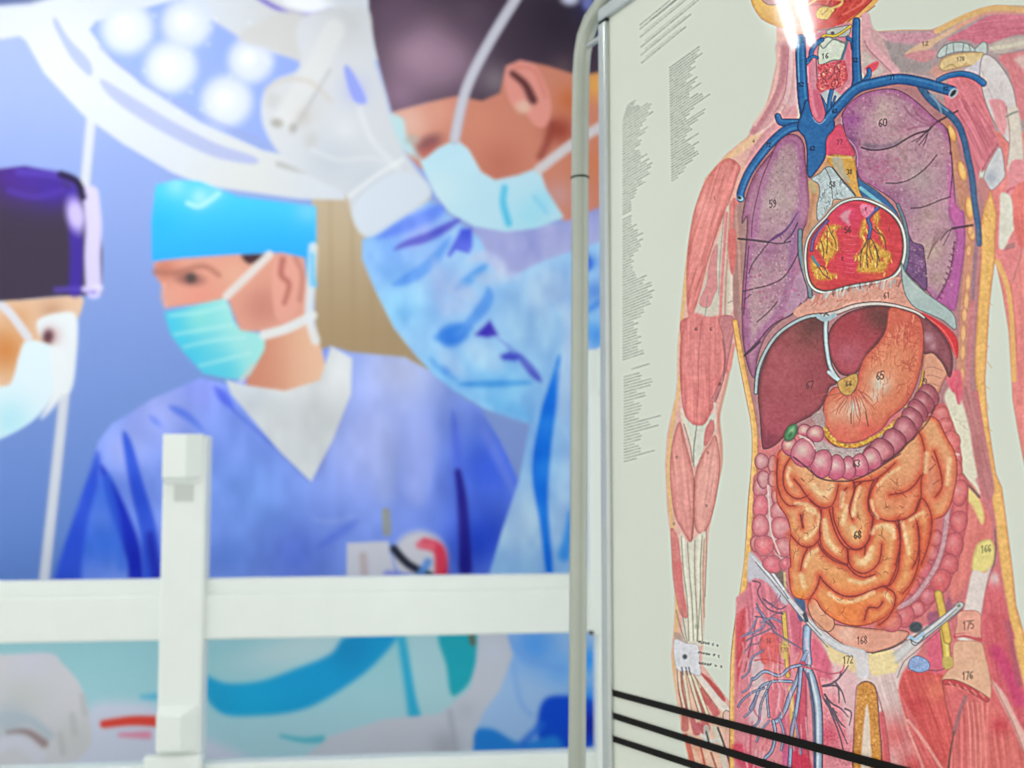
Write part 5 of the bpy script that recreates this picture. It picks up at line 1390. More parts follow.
    for pp, w in ((((130, -10), (170, 40), (150, 90), (90, 120)), 1.6), (((160, 200), (110, 230), (90, 300), (60, 330)), 1.6), (((110, 330), (90, 380), (60, 400)), 1.6), (((130, 420), (110, 480), (70, 520)), 1.8), (((190, 540), (150, 590), (130, 640)), 1.8), (((240, 530), (262, 600), (250, 680)), 2.4),
                  (((310, 500), (330, 600), (345, 700)), 1.6), (((150, 60), (200, 40), (250, 60)), 1.5), (((60, 130), (100, 100), (130, 40)), 1.4)):
        A.stroke(x5(*pp), w + .6, (112, 112, 146), .9, .6, edge=(80, 76, 108))
        A.stroke([(x - .4, y) for x, y in x5(*pp)], w * .4, (168, 174, 196), .6, .5)

    # ---- pubic bones, bladder, bands
    A.part('pelvis')
    A.fill(p1((280, 380), (340, 420), (430, 480), (520, 520), (640, 470), (760, 400), (700, 520), (640, 600), (620, 660), (560, 760), (452, 770), (446, 660), (420, 610), (370, 580), (330, 500)), (218, 194, 188), soft=2.5, sm=False)
    A.fill(p1((335, 480), (390, 495), (470, 520), (470, 560), (455, 600), (410, 600), (360, 560), (345, 520)), (230, 204, 152), soft=1.6)
    A.fill(p1((508, 530), (560, 515), (620, 520), (625, 570), (600, 606), (530, 612), (512, 590)), (234, 212, 152), soft=1.6)
    A.fill(p1((468, 525), (500, 525), (506, 610), (480, 625), (462, 600)), (222, 216, 220), soft=1.4)
    A.fill(x1((255, 420), (270, 385), (300, 372), (335, 385), (352, 430), (362, 560), (366, 760), (250, 790), (246, 620)), (206, 138, 50), soft=1, line=(110, 60, 50), lw=1, mot=(1.8, 28), edge=(176, 104, 44), ew=3)
    for k in range(24):
        x, y = r.uniform(262, 345), r.uniform(400, 740)
        A.blob(*x1((x, y))[0], r.uniform(.7, 1.6), r.uniform(.7, 2), r.choice([(230, 176, 88), (180, 100, 40)]), .7, 0, .3)
    A.fill(x1((292, 560), (304, 480), (315, 520), (322, 640), (325, 760), (280, 770), (284, 660)), (226, 204, 184), soft=1.3)
    A.fill(x1((350, 350), (440, 340), (450, 420), (470, 520), (500, 640), (560, 800), (420, 800), (400, 620), (366, 450)), (218, 190, 184), soft=2.5, fib=((.3, 1), 2.4, 18), spots=[(895, 735, 20, (210, 96, 96), .95), (915, 765, 18, (206, 76, 78), .95)])
    A.stroke(x1((352, 420), (380, 520), (400, 640), (412, 780)), 1.4, (150, 70, 76), .7, .9)
    A.stroke(x1((372, 520), (395, 680), (410, 780)), 5, (206, 76, 84), .7, 2)
    A.fill(x1((150, 290), (250, 340), (256, 420), (242, 560), (226, 640), (200, 520), (160, 400)), (222, 176, 178), soft=4, mark=False)
    for pp in (((450, 370), (510, 350), (555, 300), (575, 270)), ((455, 370), (520, 370), (530, 420), (530, 450)), ((515, 355), (545, 400), (560, 450)), ((460, 410), (490, 450), (540, 480), (575, 520)), ((470, 430), (500, 500), (530, 560), (570, 650)), ((500, 480), (530, 540), (560, 570)),
               ((470, 440), (500, 520), (530, 600), (550, 680)), ((450, 420), (480, 470), (520, 500)), ((540, 300), (530, 330), (500, 350)), ((560, 480), (590, 500), (580, 560))):
        A.stroke(x5(*pp), (2.2, 1.1), (88, 70, 86), .85, .55)
    for pp in (((350, 275), (420, 290), (480, 310), (540, 300), (555, 270)), ((430, 330), (445, 380), (450, 430))):
        A.stroke(x5(*pp), 1.8, (206, 84, 100), .85, .6)
    A.fill(p1((290, 340), (330, 395), (400, 415), (540, 430), (660, 440), (640, 480), (590, 508), (520, 522), (450, 512), (395, 482), (340, 440), (282, 372)), (222, 154, 130), soft=1.2, edge=(200, 124, 104), ew=3.5, line=(120, 66, 62), lw=1,
           spots=[(*p1((420, 450))[0], 9, (236, 190, 168), .8)])
    A.fill(p1((268, 330), (300, 300), (350, 350), (372, 410), (350, 440), (310, 425), (280, 380)), (220, 152, 116), soft=1.2, line=(110, 70, 60), lw=1, spots=[(*p1((320, 360))[0], 6, (232, 172, 136), .8)])
    A.stroke(p1((45, 140), (90, 190), (150, 255), (210, 330), (270, 400), (330, 460), (400, 505), (480, 528)), (2, 9), (208, 206, 208), 1, 1.1, edge=(176, 174, 178))
    A.stroke(p1((60, 165), (120, 236), (190, 322), (250, 395), (300, 450), (345, 500)), .9, (92, 88, 96), .7, .6)
    A.stroke(p1((100, 185), (170, 258), (230, 330), (290, 392), (350, 448)), .9, (92, 88, 96), .7, .6)
    A.fill(p1((395, 495), (470, 508), (500, 540), (490, 610), (462, 600), (450, 545)), (216, 208, 208), soft=3, mark=False)
    A.stroke(p1((110, 200), (160, 265), (190, 310)), 1, (80, 78, 90), .8, .6)
    A.stroke(p1((125, 205), (172, 272)), 2.4, (222, 224, 228), .9, .7)
    A.stroke(p1((240, 370), (320, 455)), 1, (100, 96, 104), .7, .6)
    A.stroke(p1((255, 372), (262, 395)), 4, (40, 50, 62), .9, .9)
    A.stroke(p1((870, 335), (810, 385), (740, 440), (680, 485), (640, 520), (610, 545)), (6, 11), (210, 206, 204), 1, 1.6, edge=(184, 176, 174))
    A.stroke(p1((860, 322), (790, 372), (720, 432), (650, 480), (590, 505)), 1, (92, 88, 90), .75, .6)
    A.stroke(p1((875, 352), (810, 412), (745, 470), (690, 520), (645, 560), (620, 620)), 1, (92, 88, 90), .75, .6)
    A.fill(p1((510, 545), (560, 525), (605, 530), (610, 570), (590, 600), (530, 606)), (234, 212, 156), soft=3, mark=False)
    A.stroke(p1((860, 345), (780, 415), (720, 460)), 1.2, (104, 98, 100), .75, .6)
    A.blob(*p1((862, 338))[0], 3.4, 3, (186, 186, 176), 1, -.6, .6)
    A.blob(*p1((862, 338))[0], 2, 1.6, (120, 118, 112), .9, -.6, .6)
    A.stroke(p1((655, 470), (600, 500), (520, 525)), 1.4, (70, 60, 60), .8, .8)
    A.blob(*p1((692, 422))[0], 6, 5, (50, 60, 70), 1, 0, .6)
    A.stroke(p1((668, 460), (695, 470), (722, 445)), 2.6, (160, 190, 214), 1, .7)
    A.stroke(p1((672, 470), (700, 482), (724, 460)), 1, (40, 60, 90), .9, .6)
    A.fill(p1((665, 585), (670, 550), (700, 535), (740, 555), (745, 585), (710, 600)), (140, 164, 206), soft=1.2, line=(74, 84, 116), lw=.8, mot=(1.6, 26))
    A.num('168', *p1((480, 473))[0], 7.5, 2.6, 1, (70, 40, 40), alpha=.75)
    A.num('172', *p1((425, 550))[0], 7.5, 2.6, 1, (70, 60, 46), alpha=.75)

    # ---- large gut at both sides
    A.part('colon')
    pk, ed, ln = (214, 122, 132), (186, 82, 96), (130, 62, 74)
    A.stroke(a1((140, 0), (142, 120), (140, 250), (150, 360), (205, 470)), 15, (206, 120, 126), 1, 1.2, edge=(190, 90, 102))
    A.stroke(a1((235, 40), (245, 170), (255, 270), (275, 380), (285, 470)), 13, (204, 124, 128), 1, 1.2, edge=(186, 92, 102))
    A.stroke(x3((385, 20), (380, 180), (355, 310), (325, 420), (285, 500)), 17, (210, 104, 104), 1, 1.2, edge=(190, 80, 84))
    A.stroke(x3((270, 270), (245, 350), (205, 435), (150, 515), (110, 560)), 14, (204, 106, 114), 1, 1.2, edge=(180, 76, 88))
    A.stroke(x3((290, 490), (240, 560), (180, 620), (110, 660), (50, 690)), 15, (206, 102, 108), 1, 1.2, edge=(184, 76, 84))
    A.stroke(e1((515, 200), (550, 290), (585, 400), (605, 500), (610, 600), (645, 700)), 15, (214, 112, 110), 1, 1.2, edge=(194, 84, 86))
    A.stroke(a1((175, 20), (185, 150), (195, 280), (240, 400), (280, 480)), 7, (206, 160, 158), .95, 1.2)
    for x, y, rx, ry, ro, c in ((140, 40, 7, 8.5, 0, (206, 136, 142)), (142, 145, 7.5, 10, .1, (220, 108, 122)), (140, 250, 8, 9.5, 0, (216, 130, 136)), (118, 350, 6, 7, 0, (216, 138, 130)), (160, 360, 9.5, 9, .3, (222, 104, 112)), (205, 462, 9, 7.5, .4, (218, 100, 118)),
                                (232, 20, 4, 6, 0, (206, 150, 150)), (225, 90, 4, 6, 0, (206, 140, 142)), (240, 170, 8, 8, 0, (206, 130, 134)), (252, 262, 9.5, 9.5, 0, (214, 136, 138)), (268, 368, 9, 8.5, .3, (206, 126, 130)), (275, 460, 5, 6, .5, (206, 90, 108))):
        A.lobe(*a1((x, y))[0], rx * 1.08, ry * 1.14, ro, c, (198, 98, 108), (156, 80, 92), (234, 180, 176), .55)
    for x, y, rx, ry in ((85, 360, 7, 8), (92, 430, 6, 9), (130, 372, 5, 9), (130, 430, 5, 8)):
        A.lobe(*g1((x, y))[0], rx, ry, 0, (208, 146, 146), (184, 104, 112), ln, (230, 190, 186), .5)
    A.stroke(a1((180, 30), (188, 160), (200, 290), (245, 410)), 1.6, (226, 194, 190), .9, .7)
    for x, y, rx, ry, ro, c in ((520, 220, 8, 7, .2, (216, 116, 116)), (548, 290, 7, 7, .2, (216, 112, 112)), (582, 400, 9, 11, .2, (220, 108, 106)), (600, 505, 8.5, 7, 0, (214, 128, 126)), (605, 570, 8, 9, 0, (218, 112, 108)), (640, 680, 8, 11, 0, (214, 106, 106))):
        A.lobe(*e1((x, y))[0], rx, ry * 1.1, ro, c, (202, 96, 94), (172, 84, 82), (228, 160, 150), .5)
    A.stroke(e1((530, 470), (570, 474), (632, 476)), 2, (230, 196, 190), .9, .8)
    for x, y, rx, ry, ro, c in ((380, 60, 8, 12, .1, (216, 112, 108)), (378, 200, 8, 10, .1, (214, 104, 106)), (355, 310, 9, 11, .1, (216, 106, 110)), (332, 405, 8.5, 9, .2, (210, 96, 100)), (290, 485, 9.5, 11, .3, (214, 92, 92)),
                                (265, 280, 7, 7, 0, (206, 116, 124)), (245, 350, 7, 7, .4, (206, 118, 124)), (207, 430, 8.5, 8, .6, (212, 98, 116)), (152, 512, 7, 8, .7, (212, 104, 108)), (228, 560, 7.5, 8, .6, (206, 106, 118)), (180, 618, 7, 7, .6, (212, 118, 122)), (118, 655, 9, 10, .5, (206, 96, 100)),
                                (50, 680, 11, 9, 0, (216, 116, 100))):
        A.lobe(*x3((x, y))[0], rx * 1.08, ry * 1.12, ro, c, (194, 84, 92), (156, 66, 76), (230, 162, 160), .5)
    A.stroke(x3((325, 140), (305, 300), (270, 410), (215, 500), (160, 570), (90, 612)), 5, (200, 150, 156), .95, 1, line=(160, 100, 110), lw=.6, mot=(2, 14))
    A.fill(x3((230, 640), (300, 620), (330, 560), (350, 640), (290, 690), (240, 700)), (160, 84, 110), soft=2)
    A.stroke(x3((280, 548), (300, 640), (325, 768)), 8, (222, 184, 80), 1, .9, edge=(190, 146, 60), line=(130, 96, 50), lw=.5)
    A.stroke(p1((870, 335), (810, 385), (740, 440), (690, 478)), (6, 8), (206, 206, 206), 1, .8, edge=(164, 162, 164), line=(84, 82, 86), lw=.8)
    A.stroke(p1((860, 345), (780, 415), (720, 460)), 1.2, (84, 80, 84), .8, .6)
    A.blob(*p1((862, 338))[0], 3.2, 2.8, (190, 190, 180), 1, -.6, .6)
    A.blob(*p1((862, 338))[0], 1.8, 1.5, (120, 118, 112), .9, -.6, .6)
    A.blob(*p1((692, 422))[0], 6, 5, (50, 60, 70), 1, 0, .6)
    A.stroke(p1((668, 460), (695, 470), (722, 445)), 2.6, (160, 190, 214), 1, .7)
    A.stroke(p1((672, 472), (700, 484), (726, 460)), 1, (40, 60, 90), .9, .6)
    # upright piece of the large gut under the spleen
    A.fill(d1((725, 490), (760, 480), (810, 500), (830, 540), (800, 600), (775, 660), (740, 700), (690, 720), (680, 680), (710, 600)), (216, 152, 122), soft=1, edge=(194, 116, 96), ew=3.5, line=(136, 76, 70), lw=.8)
    for k in range(4):
        A.stroke(d1((728 - 4 * k, 545 + 30 * k), (760 - 4 * k, 540 + 32 * k), (800 - 8 * k, 555 + 30 * k)), 1, (176, 104, 90), .7, .6)

    # ---- small gut
    A.part('small_gut')
    base = g1((150, 330), (145, 430), (148, 520), (185, 580), (200, 640), (195, 700), (200, 768)) + p1((192, 200), (205, 290), (250, 312), (295, 312), (330, 360), (400, 405), (480, 416), (560, 388), (610, 345), (650, 305), (700, 210), (740, 90), (752, 0)) \
        + g1((755, 590), (815, 560), (850, 440), (850, 340), (810, 260), (770, 190), (700, 200), (560, 330), (420, 390), (280, 370), (200, 300))
    A.fill(base, (214, 92, 48), soft=1, line=(150, 44, 34), lw=1, mot=(4, 12), edge=(200, 70, 40), ew=6)
    A.fill(base, [(820, 470, (222, 158, 108)), (880, 610, (228, 152, 88))], soft=1, line=(150, 44, 34), lw=1, mot=(4, 10), edge=(210, 84, 46), ew=6,
           spots=[(900, 500, 20, (220, 128, 86), .9), (935, 480, 24, (220, 130, 100), .9), (800, 600, 12, (228, 134, 44), .9), (850, 612, 26, (232, 122, 54), .95), (785, 480, 12, (214, 96, 54), .8), (870, 460, 14, (216, 104, 66), .7),
                  (835, 525, 18, (220, 156, 98), .8), (790, 535, 14, (222, 160, 94), .8), (850, 555, 14, (220, 160, 104), .8)])
    creases = [
        k1((60, 300), (52, 420), (60, 520), (90, 600), (150, 660), (240, 640)),
        k1((160, 285), (115, 360), (100, 450), (120, 540), (180, 595), (240, 602), (292, 578)),
        k1((185, 455), (225, 500), (262, 555), (300, 605), (350, 652), (420, 676), (470, 660), (495, 620), (515, 560), (525, 500)),
        k1((300, 605), (340, 640), (385, 690), (392, 768)),
        k1((640, 470), (652, 530), (622, 640), (610, 700), (635, 768)),
        k1((800, 465), (772, 520), (752, 620), (762, 700), (800, 768)),
        k1((640, 480), (720, 470), (800, 458), (880, 405), (960, 330)),
        g1((545, 425), (515, 480), (508, 530), (530, 572), (580, 594), (640, 590), (690, 560), (712, 505), (713, 440), (724, 390), (728, 330), (716, 270), (698, 235)),
        g1((712, 415), (690, 450), (650, 480), (590, 492)),
        g1((765, 320), (790, 400), (795, 460), (770, 500)),
        g1((690, 560), (712, 505), (742, 540), (756, 600), (742, 690), (712, 768)),
        g1((365, 540), (370, 590), (400, 660), (440, 702), (482, 702), (510, 660), (522, 590), (528, 560)),
        g1((322, 545), (314, 620), (320, 690), (360, 735), (424, 768)),
        g1((238, 570), (245, 620)),
        g1((200, 650), (238, 690), (280, 696), (310, 670), (318, 640)),
        g1((626, 590), (632, 680), (612, 768)),
        g1((697, 600), (706, 660), (700, 730), (680, 780)),
        i1((240, 308), (212, 370), (196, 450)),
        i1((306, 270), (340, 330), (400, 382), (490, 412), (500, 350), (490, 308)),
        i1((380, 60), (400, 150), (440, 250), (490, 306), (560, 316), (620, 280), (650, 200), (662, 120)),
        i1((500, 320), (500, 380), (530, 440), (590, 470), (650, 450), (700, 390), (716, 285)),
        i1((610, 300), (606, 352)),
        i1((490, 415), (540, 470), (600, 495), (670, 478)),
        i1((318, 488), (360, 540), (450, 606), (540, 616), (640, 582), (720, 552), (772, 540), (816, 460), (832, 330), (826, 200), (800, 135)),
        i1((320, 490), (300, 560), (250, 640)),
        i1((720, 553), (790, 590), (802, 650), (765, 740), (700, 800)),
        i1((720, 655), (690, 690), (630, 690), (605, 768)),
        p1((622, 0), (632, 100), (612, 200), (580, 265)),
        p1((702, 30), (706, 150), (680, 240), (640, 290)),
        k1((700, 480), (652, 520)), k1((590, 520), (560, 560), (540, 660)),
    ]
    for q in creases:
        A.stroke(q, 10, (212, 88, 48), .55, 4)
    for q in creases:
        A.stroke(q, 4.5, (196, 62, 36), .6, 2)
    for q in creases:
        A.stroke(q, (1.5, 1.1), (122, 28, 24), .92, .55)
    for q, w in ((k1((150, 370), (135, 440), (160, 500)), 4), (k1((330, 500), (380, 560), (440, 560), (475, 510)), 5), (k1((690, 515), (655, 620), (645, 720)), 3.5), (k1((780, 620), (795, 690), (830, 750)), 3), (k1((990, 370), (900, 430), (830, 500)), 3.2),
                 (k1((200, 640), (280, 650), (340, 690)), 4), (k1((560, 560), (550, 660)), 5), (i1((240, 60), (310, 100), (290, 190), (230, 240)), 4), (i1((490, 40), (465, 150)), 5), (i1((655, 210), (690, 170), (780, 168), (792, 240)), 4.5), (i1((575, 400), (640, 365)), 5),
                 (i1((225, 420), (255, 350), (300, 320)), 4.5), (i1((510, 512), (590, 530), (670, 500)), 4), (i1((380, 600), (460, 650), (560, 640), (660, 592)), 4.5), (i1((740, 600), (770, 640)), 4.5), (i1((350, 130), (360, 240), (420, 320)), 5), (i1((530, 100), (540, 60)), 4),
                 (g1((640, 600), (655, 660)), 4), (g1((670, 590), (720, 560)), 3.5), (p1((650, 60), (665, 130)), 4), (i1((200, 480), (220, 560)), 5), (i1((530, 180), (540, 210)), 6), (g1((735, 330), (730, 400)), 5), (g1((825, 350), (815, 450)), 4), (p1((520, 110), (490, 170)), 5), (p1((575, 30), (600, 45)), 4)):
        A.stroke(q, w, (240, 208, 156), .7, 1.8, mot=(2, 16))
    for q in (k1((240, 200 + 250), (262, 470)), g1((770, 370), (745, 395)), g1((788, 430), (762, 450)), g1((640, 486), (655, 502)), g1((620, 490), (610, 478)), i1((215, 90), (205, 130)), g1((755, 340), (768, 360))):
        A.stroke(q, 1, (130, 40, 34), .8, .5, sm=False)
    A.stroke(i1((200, 100), (210, 150), (215, 180)), 1.3, (122, 28, 24), .85, .6)
    A.stroke(k1((640, 500), (640, 560), (600, 680)), 1, (122, 28, 24), .6, .6)
    for _ in range(70):
        x, y = r.uniform(785, 925), r.uniform(465, 618)
        if A.lab[int((y - A.y0) / A.step), int((x - A.x0) / A.step)] == A.cur:
            A.veins(x, y, r.uniform(0, 6.28), r.uniform(4, 9), .8, (120, 40, 28), r, 1, .5)
    A.num('68', *g1((463, 649))[0], 7.5, 2.8, 1.1, lw=1.3)

    # ---- muscle skirt under the heart, liver, stomach
    A.part('diaphragm')
    A.fill(d1((210, 320), (270, 275), (330, 250), (420, 235), (520, 218), (620, 185), (648, 230), (700, 310), (760, 350), (660, 310), (560, 295), (450, 308), (350, 345), (240, 345)), (214, 152, 132), soft=1, mot=(2, 14))
    for k in range(44):
        t = k / 43
        x, y = 285 + 350 * t, 262 - 65 * t - 14 * math.sin(t * 3)
        A.stroke(d1((x, y), (x + r.uniform(-14, 4), y + r.uniform(14, 34))), r.uniform(.9, 1.8), r.choice([(206, 208, 202), (120, 84, 84), (200, 110, 96), (170, 172, 170)]), .75, .6, sm=False)
    for k in range(16):
        x = r.uniform(250, 650)
        y = 310 - (x - 250) * .12 + r.uniform(-20, 10)
        A.stroke(d1((x, y), (x + r.uniform(10, 34), y - r.uniform(4, 20))), 1, r.choice([(232, 190, 170), (196, 96, 86)]), .7, .6, sm=False)
    A.num('61', *d1((577, 257))[0], 6, 2.2, .9, lw=.9)
    A.fill(d1((636, 130), (650, 165), (685, 205), (735, 250), (785, 285), (835, 325), (850, 360), (846, 392), (800, 356), (740, 328), (690, 306), (655, 262), (640, 205)), (166, 182, 178), soft=1, line=(74, 84, 86), lw=.9, la=.8,
           spots=[(*d1((690, 240))[0], 8, (190, 202, 196), .8)])
    A.part('spleen')
    A.fill(d1((690, 320), (740, 335), (800, 370), (845, 410), (860, 450), (856, 506), (838, 480), (815, 430), (775, 385), (735, 355)), (214, 36, 44), soft=1, edge=(186, 30, 40), ew=3)
    A.stroke(d1((735, 345), (790, 385), (830, 440), (850, 500)), 1, (238, 130, 120), .7, .6)
    A.fill(d1((700, 330), (745, 355), (790, 400), (825, 455), (838, 520), (826, 580), (800, 530), (760, 485), (724, 485), (716, 420)), (136, 66, 76), soft=1, edge=(98, 40, 52), ew=4, line=(60, 24, 32), lw=.8,
           spots=[(*d1((742, 425))[0], 6, (196, 150, 160), .8), (*d1((760, 460))[0], 4, (190, 140, 150), .8), (*d1((810, 490))[0], 4, (150, 80, 90), .8)])
    A.part('liver')
    lv = d1((320, 342), (250, 350), (185, 388), (125, 455), (85, 550), (72, 640), (80, 740), (88, 845), (100, 862), (140, 845), (185, 800), (215, 765), (290, 725), (330, 680), (352, 620), (380, 600), (345, 540), (333, 450), (332, 380))
    A.fill(lv, (158, 66, 74), soft=1, edge=(116, 38, 48), ew=5, line=(60, 24, 30), lw=1, mot=(14, 6), spots=[(*d1((270, 395))[0], 22, (106, 48, 42), .8), (*d1((300, 360))[0], 12, (84, 36, 32), .8), (*d1((190, 560))[0], 20, (170, 78, 84), .7), (*d1((150, 760))[0], 20, (172, 62, 84), .6), (*d1((300, 560))[0], 16, (142, 54, 64), .7),
                                                                                            (*d1((110, 830))[0], 9, (128, 30, 60), .9)])
    A.fill(d1((345, 440), (365, 375), (425, 326), (515, 302), (588, 304), (586, 350), (560, 420), (500, 490), (465, 555), (430, 572), (392, 562), (356, 500)), (164, 54, 66), soft=1, edge=(110, 34, 42), ew=4, line=(56, 22, 28), lw=1,
           spots=[(*d1((540, 330))[0], 16, (104, 44, 40), .95), (*d1((575, 360))[0], 9, (90, 40, 36), .9), (*d1((430, 490))[0], 14, (180, 88, 104), .9), (*d1((420, 380))[0], 12, (160, 44, 54), .6)])
    A.num('67', *d1((275, 610))[0], 7, 3, 1, (50, 20, 30), alpha=.75)
    A.part('diaphragm')
    A.stroke(d1((62, 640), (70, 560), (95, 490), (140, 420), (200, 372), (265, 342), (330, 334)), 3.6, (166, 176, 178), 1, .7, edge=(108, 116, 120), line=(44, 40, 46), lw=.8)
    A.stroke(d1((325, 338), (380, 325), (450, 300), (530, 290), (610, 298), (690, 322), (725, 345)), (5, 2.4), (206, 190, 182), 1, .7, edge=(150, 130, 128), line=(50, 40, 44), lw=.8)
    A.stroke(d1((340, 340), (337, 400), (342, 470), (356, 540), (388, 592)), (5, 4.4), (166, 178, 182), 1, .7, edge=(104, 118, 126), line=(40, 36, 42), lw=.8, hl=(0, .4, (206, 218, 220), .7))
    A.stroke(d1((310, 340), (336, 352), (372, 336)), 5, (160, 182, 188), 1, .9)
    A.stroke(d1((350, 560), (372, 580), (392, 592)), 3.5, (196, 210, 216), 1, .8)
    A.part('stomach')
    st = d1((590, 308), (650, 318), (705, 342), (722, 400), (722, 470), (712, 540), (690, 620), (650, 690), (590, 740)) + g1((560, 230), (480, 278), (400, 285), (350, 250), (330, 190), (332, 130), (358, 80), (385, 68), (420, 88), (452, 84), (462, 40)) + d1((468, 560), (492, 500), (540, 450), (575, 390))
    A.fill(st, (214, 118, 82), soft=1, edge=(200, 82, 62), ew=7, line=(130, 50, 42), lw=1, mot=(5, 8),
           spots=[(*d1((650, 380))[0], 22, (206, 90, 70), .9), (*d1((560, 590))[0], 12, (222, 186, 156), .9), (*d1((600, 520))[0], 18, (220, 136, 96), .9), (*g1((445, 160))[0], 15, (222, 180, 148), .9), (*g1((450, 145))[0], 7, (212, 208, 188), .95),
                  (*d1((550, 610))[0], 8, (208, 206, 186), .95), (*d1((530, 655))[0], 6, (216, 202, 178), .9), (*g1((380, 170))[0], 9, (220, 156, 126), .8), (*g1((500, 240))[0], 12, (220, 88, 76), .8), (*g1((400, 250))[0], 12, (220, 96, 80), .7)])
    for k in range(90):
        t = r.uniform(0, 1)
        x, y = 700 - 170 * t + r.uniform(-110, 20) * (1 - abs(t - .5)), 330 + 330 * t
        P = d1((x, y), (x + r.uniform(-5, 8), y + r.uniform(12, 22)), (x + r.uniform(-14, 4), y + r.uniform(28, 46)))
        q = P[0]
        if A.lab[int((q[1] - A.y0) / A.step), int((q[0] - A.x0) / A.step)] == A.cur:
            A.stroke(P, .9, r.choice([(232, 160, 124), (190, 72, 56), (226, 140, 104)]), .55, .5)
    c0 = g1((440, 70))[0]
    for k in range(24):
        a = .35 + 2.55 * k / 23
        L0, L1 = r.uniform(6, 10), r.uniform(20, 40)
        q = []
        for t in (0, .35, .7, 1):
            L = L0 + (L1 - L0) * t
            aa = a + r.uniform(-.06, .06) + (.25 * t if k < 8 else 0)
            q.append((c0[0] + L * math.cos(aa), c0[1] + L * math.sin(aa)))
        A.stroke(q, (1, .7), r.choice([(190, 66, 52), (206, 84, 66), (150, 56, 46)]), .65, .5)
    for k in range(12):
        y = 360 + k * 22
        A.veins(*d1((712 - k * 3, y))[0], 3.0 + r.uniform(-.3, .3), r.uniform(9, 16), .9, (176, 62, 48), r, 2, .6)
    for k in range(6):
        A.veins(*d1((500 + k * 18, 500 - k * 20))[0], .6, r.uniform(8, 14), .8, (176, 62, 48), r, 1, .6)
    A.stroke(g1((495, 165), (500, 195), (505, 220)), 1.1, (80, 44, 40), .8, .6)
    A.stroke(g1((435, 170), (438, 210)), .9, (110, 54, 46), .8, .6)
    A.fill(d1((385, 600), (420, 578), (458, 566), (464, 600), (445, 640), (425, 652), (398, 640)), (198, 152, 76), soft=1, line=(110, 70, 46), lw=.8, mot=(1.6, 24))
    A.num('66', *d1((428, 605))[0], 5, 2.4, 1, alpha=.7)
    A.num('65', *d1((552, 573))[0], 8, 3, 1.1, lw=1.2)
    A.num('69', *d1((722, 600))[0], 7.5, 2.8, 1, (60, 40, 40))
    # apron of fat under the stomach
    ap = g1((722, 0), (712, 55), (690, 110), (655, 160), (600, 215), (545, 258), (480, 290), (430, 300), (385, 290), (350, 262), (330, 225))
    A.stroke([(x + .6, y + 1.6) for x, y in ap], (2, 6.5), (60, 34, 26), .9, .8)
    A.stroke(ap, (1.5, 6), (208, 154, 38), 1, .6, edge=(180, 110, 36), mark=True)
    S = spline(ap, False)
    for _ in range(90):
        k = r.randrange(8, len(S))
        A.blob(S[k][0] + r.uniform(-2, 2), S[k][1] + r.uniform(-2, 2), r.uniform(.6, 1.5), r.uniform(.6, 1.3), r.choice([(232, 192, 70), (230, 200, 110), (160, 90, 34), (214, 120, 40)]), .8, 0, .4)

    # ---- crosswise large gut below the stomach
    A.part('colon')
    A.fill(k1((215, 115), (300, 130), (380, 130), (430, 170), (500, 205), (590, 216), (690, 214), (800, 160), (900, 80), (960, 40), (1000, 20), (980, 110), (860, 210), (740, 280), (600, 310), (450, 290), (340, 240)), (186, 164, 160), soft=1.2, mot=(1.6, 18))
    for k in range(20):
        x = r.uniform(360, 760)
        y = 225 + r.uniform(-25, 40)
        A.stroke(k1((x, y), (x + 14, y + r.uniform(-8, 10)), (x + 30, y + r.uniform(-6, 8))), .8, (130, 100, 104), .6, .5)
    A.fill(g1((285, 180), (320, 160), (335, 190), (330, 230), (300, 215)), (176, 150, 146), soft=1.2, mot=(1.5, 20))
    dk, dl = (186, 88, 110), (112, 48, 66)
    A.stroke(k1((150, 215), (200, 240), (262, 265), (320, 305), (395, 340), (510, 368), (600, 370), (690, 352), (780, 303), (870, 240), (960, 160)), (15, 23), (196, 104, 120), 1, .8, edge=(160, 62, 88), mark=True)
    A.stroke(e1((90, 480), (135, 455), (215, 395), (285, 320), (330, 255), (375, 195), (425, 115)), (23, 21), (172, 82, 94), 1, .8, edge=(130, 46, 62), mark=True)
    for x, y, rx, ry, ro, c in ((435, 105, 8.5, 12, -1.1, (160, 74, 82)), (405, 150, 8, 12, -1.0, (162, 72, 82)), (365, 205, 8, 12.5, -.9, (172, 82, 92)), (330, 255, 8.5, 12.5, -.85, (178, 90, 100)), (285, 320, 9.5, 13, -.75, (186, 98, 108)), (215, 395, 9.5, 13, -.65, (190, 102, 116)),
                                (135, 455, 10, 12.5, -.5, (202, 116, 124))):
        A.lobe(*e1((x, y))[0], rx * 1.25, ry * 1.02, ro + .55, c, (150, 62, 80), (96, 36, 50), (226, 176, 176), .6)
    for x, y, rx, ry, ro, c in ((265, 80, 6.5, 6, 0, (206, 146, 136)), (150, 200, 6.5, 9, .1, (206, 132, 118)), (350, 105, 7.5, 8, .2, (206, 138, 132)), (780, 300, 8.5, 11, -.35, (206, 128, 134)), (690, 350, 7.5, 11.5, -.15, (206, 104, 126)), (600, 370, 6.5, 11.5, 0, (204, 116, 132)), (510, 365, 7.5, 12.5, .1, (206, 118, 136)),
                                (395, 335, 9.5, 14, .15, (212, 124, 138)), (258, 250, 10.5, 14.5, .2, (212, 134, 142))):
        A.lobe(*k1((x, y))[0], rx * 1.16, ry * 1.02, ro, c, dk, dl, (224, 206, 192), .75)
        A.blob(*k1((x, y + ry * 5.2))[0], rx * .8, ry * .3, (200, 60, 104), .4, ro, .2)
    A.stroke(k1((180, 285), (240, 330), (310, 390), (370, 440), (440, 462), (530, 470), (620, 465), (720, 430), (830, 370), (920, 310), (1000, 260)), 1.5, (66, 20, 40), .8, .8)
